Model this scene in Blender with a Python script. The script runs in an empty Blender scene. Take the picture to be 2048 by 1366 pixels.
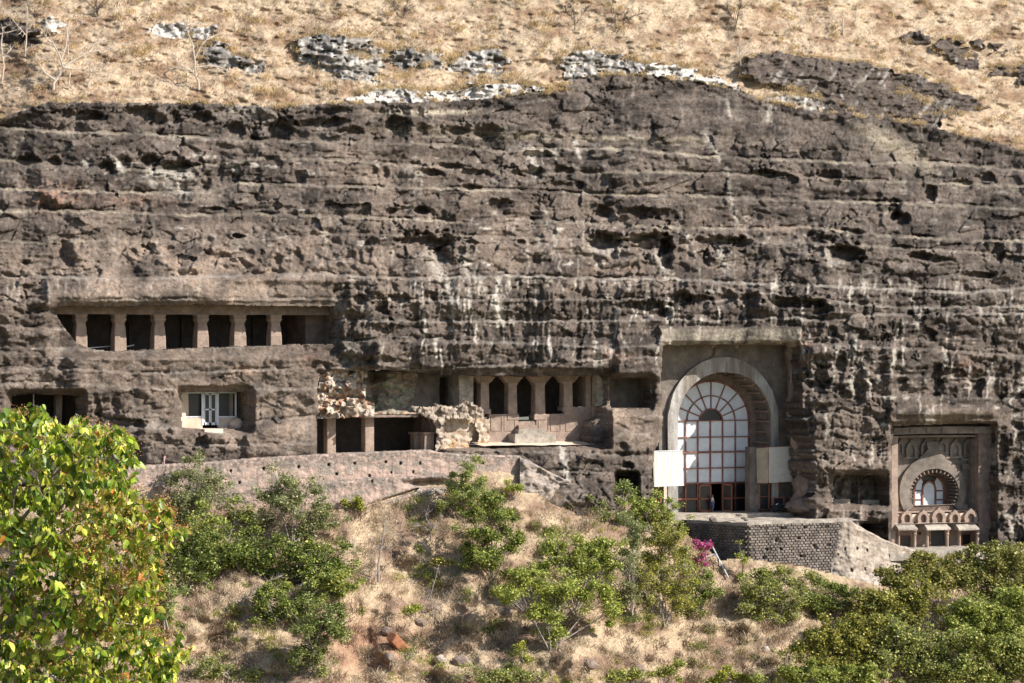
import bpy, math, random
import numpy as np
from mathutils import Vector
random.seed(7)
RNG = np.random.RandomState(11)
SC = bpy.context.scene
# ---------------------------------------------------------------- camera
YAW = math.radians(26.0); DIST = 300.0; FPX = 6300.0
SA, CA = math.sin(YAW), math.cos(YAW)
CAM = np.array([-DIST*SA, -DIST*CA, 0.0])
cam_d = bpy.data.cameras.new('camera'); cam = bpy.data.objects.new('camera', cam_d)
SC.collection.objects.link(cam); SC.camera = cam
cam.location = CAM; cam.rotation_euler = (math.pi/2, 0, -YAW)
cam_d.sensor_width = 36.0; cam_d.lens = 36.0*FPX/2048.0; cam_d.clip_start = 0.5; cam_d.clip_end = 6000
# ---------------------------------------------------------------- world, sun, exposure
SUNV = Vector((1.22, -1.0, 1.15)).normalized()
world = bpy.data.worlds.new('World'); SC.world = world; world.use_nodes = True
wn = world.node_tree.nodes; wl = world.node_tree.links
sky = wn.new('ShaderNodeTexSky'); sky.sky_type = 'NISHITA'; sky.sun_disc = False
sky.sun_elevation = math.asin(SUNV.z); sky.sun_rotation = math.atan2(SUNV.x, SUNV.y)
sky.altitude = 400; sky.dust_density = 1.5
bg = wn['Background']; bg.inputs['Strength'].default_value = 0.09
wl.new(sky.outputs[0], bg.inputs['Color'])
sun_d = bpy.data.lights.new('sun', 'SUN'); sun_d.energy = 4.6; sun_d.angle = math.radians(0.5); sun_d.color = (1.0, 0.945, 0.86)
sun = bpy.data.objects.new('sun', sun_d); SC.collection.objects.link(sun)
sun.rotation_euler = SUNV.to_track_quat('Z', 'Y').to_euler()
SC.view_settings.view_transform = 'Standard'; SC.view_settings.look = 'None'
SC.view_settings.exposure = 0.85; SC.view_settings.gamma = 1.0; SC.view_settings.use_curve_mapping = False
SC.cycles.max_bounces = 5; SC.cycles.diffuse_bounces = 3; SC.cycles.transparent_max_bounces = 6
# ---------------------------------------------------------------- projection helpers (photo pixel + depth -> world)
def Wv(px, py, Y):
    px = np.asarray(px, float); py = np.asarray(py, float); Y = np.asarray(Y, float)
    k = (px-1024.0)/FPX
    t = (Y-CAM[1])/(CA-k*SA)
    X = CAM[0]+t*(SA+k*CA); Z = (683.0-py)/FPX*t
    return X, Y+0*X, Z
def W(px, py, Y):
    X, y, Z = Wv(px, py, Y); return np.array([float(X), float(y), float(Z)])
def PT(px, py, t):
    k = (px-1024.0)/FPX
    return np.array([CAM[0]+t*(SA+k*CA), CAM[1]+t*(CA-k*SA), (683.0-py)/FPX*t])
def SCL(px, Y):                       # metres per photo pixel there
    k = (px-1024.0)/FPX
    return (Y-CAM[1])/(CA-k*SA)/FPX
# ---------------------------------------------------------------- noise
_g = np.random.RandomState(5)
_ang = _g.rand(256, 256)*2*np.pi; _GX = np.cos(_ang).astype(np.float32); _GY = np.sin(_ang).astype(np.float32)
_R1 = _g.rand(256, 256).astype(np.float32); _R2 = _g.rand(256, 256).astype(np.float32); _R3 = _g.rand(256, 256).astype(np.float32); _R4 = _g.rand(256, 256).astype(np.float32)
def n2(x, y, s=0):
    x = np.asarray(x, np.float32)+s*37.3; y = np.asarray(y, np.float32)+s*17.9
    xi = np.floor(x).astype(np.int32); yi = np.floor(y).astype(np.int32)
    fx = x-xi; fy = y-yi
    ux = fx*fx*fx*(fx*(fx*6-15)+10); uy = fy*fy*fy*(fy*(fy*6-15)+10)
    a, b, c, d = xi & 255, (xi+1) & 255, yi & 255, (yi+1) & 255
    v00 = _GX[a, c]*fx+_GY[a, c]*fy; v10 = _GX[b, c]*(fx-1)+_GY[b, c]*fy
    v01 = _GX[a, d]*fx+_GY[a, d]*(fy-1); v11 = _GX[b, d]*(fx-1)+_GY[b, d]*(fy-1)
    return 1.5*((v00*(1-ux)+v10*ux)*(1-uy)+(v01*(1-ux)+v11*ux)*uy)
def fbm(x, y, o=4, s=0, g=0.5):
    r = 0; a = 1.0
    for i in range(o):
        r = r+a*n2(x, y, s+i*3); x = x*2.03; y = y*2.03; a *= g
    return r
def worley(x, y, s=0):
    x = np.asarray(x, np.float32)+s*11.7; y = np.asarray(y, np.float32)+s*5.3
    xi = np.floor(x).astype(np.int32); yi = np.floor(y).astype(np.int32)
    F1 = np.full(x.shape, 9.0, np.float32); F2 = F1.copy(); A = F1*0; B = F1*0; DX = F1*0; DY = F1*0
    for i in (-1, 0, 1):
        for j in (-1, 0, 1):
            a = (xi+i) & 255; b = (yi+j) & 255
            dx = xi+i+0.15+0.7*_R1[a, b]-x; dy = yi+j+0.15+0.7*_R2[a, b]-y
            d = np.sqrt(dx*dx+dy*dy); m = d < F1
            F2 = np.where(m, F1, np.minimum(F2, d)); F1 = np.where(m, d, F1)
            A = np.where(m, _R3[a, b], A); B = np.where(m, _R4[a, b], B); DX = np.where(m, dx, DX); DY = np.where(m, dy, DY)
    return F1, F2, A, B, DX, DY
_V3 = _g.rand(32, 32, 32).astype(np.float32)*2-1
def n3(p, sc, s=0):
    q = np.asarray(p, np.float32)*sc+s*7.7
    i = np.floor(q).astype(np.int32); f = q-i; f = f*f*(3-2*f)
    i &= 31; j = (i+1) & 31
    def g(a, b, c): return _V3[a[..., 0], b[..., 1], c[..., 2]]
    fx, fy, fz = f[..., 0], f[..., 1], f[..., 2]
    a = g(i, i, i)*(1-fx)+g(j, i, i)*fx; b = g(i, j, i)*(1-fx)+g(j, j, i)*fx
    c = g(i, i, j)*(1-fx)+g(j, i, j)*fx; d = g(i, j, j)*(1-fx)+g(j, j, j)*fx
    return (a*(1-fy)+b*fy)*(1-fz)+(c*(1-fy)+d*fy)*fz
def sst(x, a, b):
    t = np.clip((x-a)/(b-a), 0, 1); return t*t*(3-2*t)
def inpoly(px, py, poly):
    r = np.zeros(np.shape(px), bool); n = len(poly)
    for i in range(n):
        x0, y0 = poly[i]; x1, y1 = poly[(i+1) % n]
        if y0 == y1: continue
        c = ((y0 > py) != (y1 > py)) & (px < (x1-x0)*(py-y0)/(y1-y0)+x0)
        r ^= c
    return r
# ---------------------------------------------------------------- materials
MATS = {}
def nodes_of(name):
    m = bpy.data.materials.new(name); m.use_nodes = True
    nt = m.node_tree; b = nt.nodes['Principled BSDF']; b.inputs['Roughness'].default_value = 0.9
    b.inputs['Specular IOR Level'].default_value = 0.2
    MATS[name] = m
    return m, nt, b
def surf(name, col, var=0.3, scale=2.0, bump=0.25, bscale=6.0, rough=0.9, col2=None, attr=None, spec=0.2, streak=False, metal=0.0):
    """stone, plaster, paint ...: two-colour noise at two scales, plus bump; attr = point colour attribute to use as base"""
    m, nt, b = nodes_of(name); N = nt.nodes; L = nt.links
    tc = N.new('ShaderNodeTexCoord'); mp = N.new('ShaderNodeMapping'); L.new(tc.outputs['Object'], mp.inputs[0])
    if streak: mp.inputs['Scale'].default_value = (1, 1, 0.18)
    geo = N.new('ShaderNodeNewGeometry'); L.new(geo.outputs['Position'], mp.inputs[0])
    n1 = N.new('ShaderNodeTexNoise'); n1.inputs['Scale'].default_value = scale; n1.inputs['Detail'].default_value = 8; n1.inputs['Roughness'].default_value = 0.68
    L.new(mp.outputs[0], n1.inputs['Vector'])
    rp = N.new('ShaderNodeMapRange'); rp.inputs[1].default_value = 0.3; rp.inputs[2].default_value = 0.7
    rp.inputs[3].default_value = 1-var; rp.inputs[4].default_value = 1+var
    L.new(n1.outputs[0], rp.inputs[0])
    mul = N.new('ShaderNodeVectorMath'); mul.operation = 'SCALE'
    if attr:
        at = N.new('ShaderNodeAttribute'); at.attribute_name = attr; L.new(at.outputs['Color'], mul.inputs[0])
    elif col2:
        n2_ = N.new('ShaderNodeTexNoise'); n2_.inputs['Scale'].default_value = scale*0.35; n2_.inputs['Detail'].default_value = 6
        L.new(mp.outputs[0], n2_.inputs['Vector'])
        r2 = N.new('ShaderNodeMapRange'); r2.inputs[1].default_value = 0.42; r2.inputs[2].default_value = 0.6; L.new(n2_.outputs[0], r2.inputs[0])
        mx = N.new('ShaderNodeMix'); mx.data_type = 'RGBA'; mx.inputs[6].default_value = (*col, 1); mx.inputs[7].default_value = (*col2, 1)
        L.new(r2.outputs[0], mx.inputs[0]); L.new(mx.outputs[2], mul.inputs[0])
    else:
        mul.inputs[0].default_value = col
    L.new(rp.outputs[0], mul.inputs['Scale']); L.new(mul.outputs[0], b.inputs['Base Color'])
    b.inputs['Roughness'].default_value = rough; b.inputs['Specular IOR Level'].default_value = spec; b.inputs['Metallic'].default_value = metal
    if bump > 0:
        n4 = N.new('ShaderNodeTexNoise'); n4.inputs['Scale'].default_value = bscale; n4.inputs['Detail'].default_value = 6; n4.inputs['Roughness'].default_value = 0.7
        L.new(geo.outputs['Position'], n4.inputs['Vector'])
        bp = N.new('ShaderNodeBump'); bp.inputs['Strength'].default_value = 1.0; bp.inputs['Distance'].default_value = bump
        L.new(n4.outputs[0], bp.inputs['Height']); L.new(bp.outputs[0], b.inputs['Normal'])
    return m
def leafmat(name, trans=0.35, rough=0.55, spec=0.25):
    m, nt, b = nodes_of(name); N = nt.nodes; L = nt.links
    at = N.new('ShaderNodeAttribute'); at.attribute_name = 'col'
    L.new(at.outputs['Color'], b.inputs['Base Color']); b.inputs['Roughness'].default_value = rough; b.inputs['Specular IOR Level'].default_value = spec
    tr = N.new('ShaderNodeBsdfTranslucent'); L.new(at.outputs['Color'], tr.inputs[0])
    mx = N.new('ShaderNodeMixShader'); mx.inputs[0].default_value = trans
    L.new(b.outputs[0], mx.inputs[1]); L.new(tr.outputs[0], mx.inputs[2]); L.new(mx.outputs[0], N['Material Output'].inputs[0])
    return m
M_CLIFF = surf('weathered_basalt', (0.1,)*3, var=0.5, scale=2.8, bump=0.15, bscale=4.5, attr='col')
M_HILL = surf('dry_hill_soil', (0.1,)*3, var=0.35, scale=2.2, bump=0.25, bscale=4, attr='col')
M_WALL = surf('old_plaster_wall', (0.1,)*3, var=0.35, scale=3.0, bump=0.12, bscale=7, attr='col')
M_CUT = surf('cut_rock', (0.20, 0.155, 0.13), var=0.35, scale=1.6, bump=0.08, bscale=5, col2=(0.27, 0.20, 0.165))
M_CUTD = surf('cut_rock_shade', (0.085, 0.07, 0.062), var=0.3, scale=1.4, bump=0.08, bscale=5)  # cut rock darkened to paint in the deep shade of cave interiors
M_CUTPINK = surf('cut_rock_pink', (0.30, 0.225, 0.185), var=0.3, scale=1.8, bump=0.06, bscale=6, col2=(0.35, 0.26, 0.205))
M_ORANGE = surf('cut_rock_ochre', (0.46, 0.34, 0.25), var=0.28, scale=1.5, bump=0.08, bscale=6, col2=(0.5, 0.32, 0.2))
M_FAC = surf('facade_grey', (0.17, 0.145, 0.125), var=0.35, scale=1.3, bump=0.08, bscale=5, col2=(0.24, 0.2, 0.17))
M_BAND = surf('arch_band_stone', (0.25, 0.215, 0.185), var=0.5, scale=1.6, bump=0.08, bscale=6, col2=(0.42, 0.395, 0.37), streak=True)
M_CREAM = surf('cream_plaster', (0.66, 0.56, 0.46), var=0.12, scale=2, bump=0.03, bscale=8, col2=(0.6, 0.47, 0.36))
M_CONC = surf('pale_concrete', (0.42, 0.37, 0.31), var=0.35, scale=2.5, bump=0.08, bscale=8, col2=(0.3, 0.26, 0.22))
M_GREEN = surf('green_stained_rock', (0.25, 0.24, 0.18), var=0.3, scale=1.4, bump=0.15, bscale=4, col2=(0.30, 0.24, 0.19))
M_RUBBLE = surf('broken_pale_rock', (0.52, 0.43, 0.35), var=0.35, scale=1.6, bump=0.12, bscale=6, col2=(0.42, 0.24, 0.15))
M_REDWOOD = surf('red_painted_wood', (0.20, 0.075, 0.052), var=0.35, scale=3, bump=0.01, rough=0.6, col2=(0.30, 0.17, 0.13))
M_ORWOOD = surf('orange_painted_wood', (0.35, 0.13, 0.07), var=0.25, scale=3, bump=0.01, rough=0.6)
M_PANE = surf('white_window_sheet', (0.72, 0.74, 0.77), var=0.14, scale=0.8, bump=0.0, rough=0.6)
M_BLUEW = surf('pale_blue_painted_metal', (0.68, 0.73, 0.80), var=0.08, scale=3, bump=0.0, rough=0.5)
M_DARKGL = surf('dark_mesh_glass', (0.022, 0.021, 0.022), var=0.3, scale=1.5, bump=0.0, rough=0.35, spec=0.5)
M_TARP = surf('white_ribbed_sheet', (0.66, 0.64, 0.58), var=0.1, scale=2, bump=0.0, rough=0.7, streak=True)
M_CLOTH = surf('beige_cloth', (0.42, 0.36, 0.27), var=0.15, scale=2, bump=0.02, rough=0.9)
M_CLOTH2 = surf('cream_cloth', (0.6, 0.57, 0.5), var=0.12, scale=2, bump=0.02, rough=0.9)
M_BRICK = surf('dark_stone_brick', (0.165, 0.14, 0.125), var=0.4, scale=2.2, bump=0.05, bscale=14, col2=(0.27, 0.225, 0.195))
M_MORTAR = surf('pale_mortar', (0.36, 0.30, 0.25), var=0.3, scale=3, bump=0.04, bscale=9)
M_BARKW = surf('pale_bark', (0.52, 0.44, 0.37), var=0.25, scale=5, bump=0.02)
M_BARKD = surf('brown_bark', (0.13, 0.10, 0.08), var=0.35, scale=5, bump=0.03)
M_BARKG = surf('grey_bark', (0.30, 0.25, 0.23), var=0.35, scale=7, bump=0.02)
M_METAL = surf('grey_pipe_metal', (0.5, 0.52, 0.53), var=0.12, scale=5, bump=0, rough=0.45, spec=0.5)
M_BLACK = surf('black_rubber', (0.02, 0.02, 0.022), var=0.3, scale=6, bump=0, rough=0.6)
M_RUST = surf('rust_red_block', (0.30, 0.13, 0.07), var=0.35, scale=2.5, bump=0.04)
M_STONE = surf('pale_field_stone', (0.42, 0.36, 0.30), var=0.3, scale=2.5, bump=0.06)
M_SKIN = surf('skin', (0.32, 0.17, 0.11), var=0.08, bump=0)
M_HAIR = surf('black_hair', (0.015, 0.012, 0.01), var=0.2, bump=0, rough=0.6)
M_NAVY = surf('navy_cloth', (0.02, 0.025, 0.05), var=0.2, scale=5, bump=0)
M_WCLOTH = surf('white_cloth', (0.7, 0.72, 0.78), var=0.1, scale=5, bump=0)
M_BCLOTH = surf('blue_cloth', (0.12, 0.17, 0.32), var=0.2, scale=5, bump=0)
M_PINKC = surf('pink_grey_cloth', (0.42, 0.3, 0.3), var=0.2, scale=5, bump=0)
M_REDC = surf('red_cap_cloth', (0.45, 0.08, 0.06), var=0.2, scale=5, bump=0)
M_LEAF = leafmat('leaf', 0.32)
M_LEAFN = leafmat('near_leaf', 0.28, rough=0.42, spec=0.4)
M_GRASS = leafmat('dry_grass_blade', 0.25, rough=0.85, spec=0.1)
# ---------------------------------------------------------------- object helpers
def link(o, parent=None):
    SC.collection.objects.link(o)
    if parent is not None:
        o.parent = parent; o.matrix_parent_inverse.identity()
        o.location = -Vector(ROOTLOC[parent.name]) if parent.name in ROOTLOC else (0, 0, 0)
    return o
ROOTLOC = {}
def tag(o, label=None, cat=None, group=None, kind=None):
    if label: o['label'] = label
    if cat: o['category'] = cat
    if group: o['group'] = group
    if kind: o['kind'] = kind
    return o
def thing(name, loc, label, cat, group=None):
    o = bpy.data.objects.new(name, None); SC.collection.objects.link(o)
    o.location = loc; o.empty_display_size = 0.3
    ROOTLOC[o.name] = tuple(float(v) for v in loc)
    return tag(o, label, cat, group)
def npmesh(name, V, quads=None, tris=None, mat=None, smooth=True, col=None, parent=None):
    V = np.asarray(V, np.float32).reshape(-1, 3)
    me = bpy.data.meshes.new(name)
    q = np.asarray(quads, np.int32).reshape(-1, 4) if quads is not None and len(quads) else np.zeros((0, 4), np.int32)
    t = np.asarray(tris, np.int32).reshape(-1, 3) if tris is not None and len(tris) else np.zeros((0, 3), np.int32)
    nl = q.size+t.size
    me.vertices.add(len(V)); me.vertices.foreach_set('co', V.ravel())
    me.loops.add(nl); me.loops.foreach_set('vertex_index', np.concatenate([q.ravel(), t.ravel()]))
    me.polygons.add(len(q)+len(t))
    st = np.concatenate([np.arange(len(q))*4, q.size+np.arange(len(t))*3]).astype(np.int32)
    me.polygons.foreach_set('loop_start', st)
    me.polygons.foreach_set('use_smooth', np.full(len(st), smooth, bool))
    me.update(calc_edges=True)
    if col is not None:
        c = np.ones((len(V), 4), np.float32); c[:, :3] = col
        a = me.color_attributes.new('col', 'FLOAT_COLOR', 'POINT'); a.data.foreach_set('color', c.ravel())
    if mat is not None: me.materials.append(mat)
    o = bpy.data.objects.new(name, me)
    return link(o, parent)
class MB:
    """collects faces; builds ONE mesh"""
    def __init__(s): s.V = []; s.F = []
    def add(s, vs, fs):
        b = len(s.V); s.V.extend([tuple(v) for v in vs]); s.F.extend([tuple(i+b for i in f) for f in fs]); return s
    def box(s, x0, x1, y0, y1, z0, z1):
        v = [(x0, y0, z0), (x1, y0, z0), (x1, y1, z0), (x0, y1, z0), (x0, y0, z1), (x1, y0, z1), (x1, y1, z1), (x0, y1, z1)]
        return s.add(v, [(0, 3, 2, 1), (4, 5, 6, 7), (0, 1, 5, 4), (1, 2, 6, 5), (2, 3, 7, 6), (3, 0, 4, 7)])
    def grid(s, c00, c10, c11, c01, step=0.4, amp=0.0, sc=0.8):
        c00, c10, c11, c01 = [np.asarray(c, float) for c in (c00, c10, c11, c01)]
        n = max(1, int(max(np.linalg.norm(c10-c00), np.linalg.norm(c11-c01))/step)); m = max(1, int(max(np.linalg.norm(c01-c00), np.linalg.norm(c11-c10))/step))
        n = min(n, 160); m = min(m, 160)
        u, v = np.meshgrid(np.linspace(0, 1, n+1), np.linspace(0, 1, m+1)); u = u[..., None]; v = v[..., None]
        P = (c00*(1-u)+c10*u)*(1-v)+(c01*(1-u)+c11*u)*v
        if amp:
            P = P+amp*np.stack([n3(P, sc, 1)+.5*n3(P, sc*2.7, 4), n3(P, sc, 2)+.5*n3(P, sc*2.7, 5), n3(P, sc, 3)+.5*n3(P, sc*2.7, 6)], -1)
        b = len(s.V); s.V.extend(map(tuple, P.reshape(-1, 3).tolist()))
        w = n+1
        for j in range(m):
            for i in range(n):
                a = b+j*w+i; s.F.append((a, a+1, a+w+1, a+w))
        return s
    def rbox(s, x0, x1, y0, y1, z0, z1, step=0.4, amp=0.04, sc=0.8, faces='flrtbk'):
        p = lambda x, y, z: (x, y, z)
        if 'f' in faces: s.grid(p(x0, y0, z0), p(x1, y0, z0), p(x1, y0, z1), p(x0, y0, z1), step, amp, sc)
        if 'k' in faces: s.grid(p(x1, y1, z0), p(x0, y1, z0), p(x0, y1, z1), p(x1, y1, z1), step, amp, sc)
        if 'l' in faces: s.grid(p(x0, y1, z0), p(x0, y0, z0), p(x0, y0, z1), p(x0, y1, z1), step, amp, sc)
        if 'r' in faces: s.grid(p(x1, y0, z0), p(x1, y1, z0), p(x1, y1, z1), p(x1, y0, z1), step, amp, sc)
        if 't' in faces: s.grid(p(x0, y0, z1), p(x1, y0, z1), p(x1, y1, z1), p(x0, y1, z1), step, amp, sc)
        if 'b' in faces: s.grid(p(x0, y1, z0), p(x1, y1, z0), p(x1, y0, z0), p(x0, y0, z0), step, amp, sc)
        return s
    def tube(s, pts, rad, sides=6, cap=True):
        pts = [Vector(p) for p in pts]; n = len(pts); b = len(s.V); up = None
        for i, p in enumerate(pts):
            d = (pts[min(i+1, n-1)]-pts[max(i-1, 0)])
            if d.length < 1e-6: d = Vector((0, 0, 1))
            d.normalize()
            if up is None: up = d.orthogonal().normalized()
            up = (up-d*up.dot(d)); up = up.normalized() if up.length > 1e-5 else d.orthogonal().normalized()
            w = d.cross(up); r = rad[i] if hasattr(rad, '__len__') else rad
            for k in range(sides):
                a = 2*math.pi*k/sides; s.V.append(tuple(p+(up*math.cos(a)+w*math.sin(a))*r))
        for i in range(n-1):
            for k in range(sides):
                k2 = (k+1) % sides; s.F.append((b+i*sides+k, b+i*sides+k2, b+(i+1)*sides+k2, b+(i+1)*sides+k))
        if cap:
            s.F.append(tuple(b+k for k in range(sides))[::-1]); s.F.append(tuple(b+(n-1)*sides+k for k in range(sides)))
        return s
    def prism(s, poly, y0, y1):                 # poly: (x,z) anticlockwise seen from the front; extruded along y
        n = len(poly); v = [(x, y0, z) for x, z in poly]+[(x, y1, z) for x, z in poly]
        f = [tuple(range(n)), tuple(range(2*n-1, n-1, -1))]+[(i, i+n, (i+1) % n+n, (i+1) % n) for i in range(n)]
        return s.add(v, f)
    def ring(s, pin, pout, y0, y1, yin=None, closed=False, back=False):   # band between two curves, extruded
        n = len(pin); yin = y1 if yin is None else yin; b = len(s.V)
        s.V += [(x, y0, z) for x, z in pin]+[(x, y0, z) for x, z in pout]+[(x, yin, z) for x, z in pin]+[(x, y1, z) for x, z in pout]
        rng = range(n if closed else n-1)
        for i in rng:
            j = (i+1) % n
            s.F += [(b+i, b+j, b+n+j, b+n+i), (b+i, b+2*n+i, b+2*n+j, b+j), (b+n+i, b+n+j, b+3*n+j, b+3*n+i)]
            if back: s.F.append((b+2*n+i, b+3*n+i, b+3*n+j, b+2*n+j))
        if not closed:
            for i in (0, n-1): s.F.append((b+i, b+n+i, b+3*n+i, b+2*n+i))
        return s
    def loft(s, cx, cy, prof, sides=4, rot=math.pi/4):     # prof: (z, half width x, half depth y); square when sides=4
        b = len(s.V)
        for z, hx, hy in prof:
            for k in range(sides):
                a = rot+2*math.pi*k/sides; q = math.sqrt(2) if sides == 4 else 1.0
                s.V.append((cx+math.cos(a)*hx*q, cy+math.sin(a)*hy*q, z))
        for i in range(len(prof)-1):
            for k in range(sides):
                k2 = (k+1) % sides; s.F.append((b+i*sides+k, b+i*sides+k2, b+(i+1)*sides+k2, b+(i+1)*sides+k))
        s.F.append(tuple(b+k for k in range(sides))[::-1]); s.F.append(tuple(b+(len(prof)-1)*sides+k for k in range(sides)))
        return s
    def build(s, name, mat, parent=None, smooth=False, bevel=0.0, loc=None, jit=0.0):
        me = bpy.data.meshes.new(name)
        V = np.asarray(s.V, float)
        if jit: V = V+jit*np.stack([n3(V, 1.3, 1), n3(V, 1.3, 2), n3(V, 1.3, 3)], -1)
        if loc is not None: V = V-np.asarray(loc, float)
        me.from_pydata(V.tolist(), [], s.F); me.materials.append(mat)
        if smooth: me.polygons.foreach_set('use_smooth', np.ones(len(me.polygons), bool))
        me.update()
        o = bpy.data.objects.new(name, me); link(o, parent)
        if loc is not None: o.location = Vector(o.location)+Vector([float(v) for v in loc]) if parent is not None else loc
        if bevel:
            md = o.modifiers.new('bevel', 'BEVEL'); md.width = bevel; md.segments = 1; md.limit_method = 'ANGLE'
        return o
def pbox(mb, px0, py0, px1, py1, Yf, Yb):
    a = W(px0, py1, Yf); b = W(px1, py0, Yf); return mb.box(a[0], b[0], Yf, Yb, a[2], b[2])
def prbox(mb, px0, py0, px1, py1, Yf, Yb, step=0.4, amp=0.05, faces='flrtbk', sc=0.8):
    a = W(px0, py1, Yf); b = W(px1, py0, Yf); return mb.rbox(a[0], b[0], Yf, Yb, a[2], b[2], step, amp, sc, faces)
# ================================================================ CLIFF
LEDGES = [  # photo-pixel course of each ledge, step back above it (m)
 ([(-700,262),(0,257),(130,266),(290,270),(478,283),(700,286),(885,291),(1005,306),(1056,300),(1261,300),(1380,312),(1433,318),(1621,323),(1724,330),(1847,325),(2048,343),(2800,400)], .75),
 ([(-700,330),(0,322),(160,338),(330,345),(520,318),(700,323),(900,340),(1050,352),(1300,345),(1500,352),(1700,362),(2048,375),(2800,420)], .35),
 ([(-700,395),(0,380),(200,385),(318,388),(410,386),(478,369),(700,375),(885,379),(1090,386),(1261,393),(1380,393),(1587,403),(1800,408),(2048,420),(2800,460)], .7),
 ([(-700,430),(0,424),(164,424),(376,432),(513,431),(700,436),(885,444),(964,454),(1090,444),(1261,454),(1380,458),(1485,461),(1614,456),(1758,473),(1997,485),(2048,484),(2800,520)], .6),
 ([(-700,480),(0,484),(80,488),(200,482),(420,486),(700,470),(900,474),(1100,480),(1300,476),(1480,484),(1700,492),(1900,505),(2048,512),(2800,540)], .25),
 ([(-700,556),(0,556),(102,556),(239,560),(478,554),(650,550),(680,554),(827,560),(1039,554),(1193,560),(1348,560),(1485,569),(1656,574),(1929,588),(2048,578),(2800,600)], .55),
 ([(-700,605),(0,603),(102,600),(110,604),(700,600),(900,604),(1200,600),(1400,604),(1600,600),(1800,618),(2048,615),(2800,640)], .22),
 ([(-700,650),(0,652),(104,660),(680,643),(970,645),(1261,643),(1380,640),(1416,644),(1587,637),(1656,646),(1724,632),(2048,629),(2800,640)], .4),
 ([(-700,697),(0,697),(150,700),(300,706),(680,684),(1022,687),(1227,697),(1322,692),(1608,689),(1861,702),(2048,715),(2800,730)], .35),
 ([(-700,735),(0,738),(120,740),(300,750),(640,738),(820,742),(1039,731),(1227,719),(1322,716),(1600,742),(1800,752),(2048,760),(2800,770)], .25),
 ([(-700,775),(0,770),(120,768),(360,782),(520,780),(1601,790),(2048,800),(2800,810)], .2),
 ([(-700,850),(0,845),(360,860),(640,835),(1180,830),(1300,834),(1601,838),(1690,824),(1780,850),(2048,862),(2800,870)], .25),
 ([(-700,905),(0,900),(640,890),(1060,905),(1300,915),(1640,900),(2048,930),(2800,940)], .2),
 ([(-700,960),(0,960),(1060,950),(1150,945),(1290,955),(1640,980),(2048,1010),(2800,1010)], .2)]
TOPL = [(-700,300),(0,236),(100,203),(250,206),(420,206),(540,214),(680,206),(860,204),(1000,195),(1100,178),(1180,150),(1290,148),(1400,165),(1480,181),(1540,205),(1640,222),(1700,229),(1850,250),(1950,275),(2048,300),(2400,380),(2800,460)]
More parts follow.
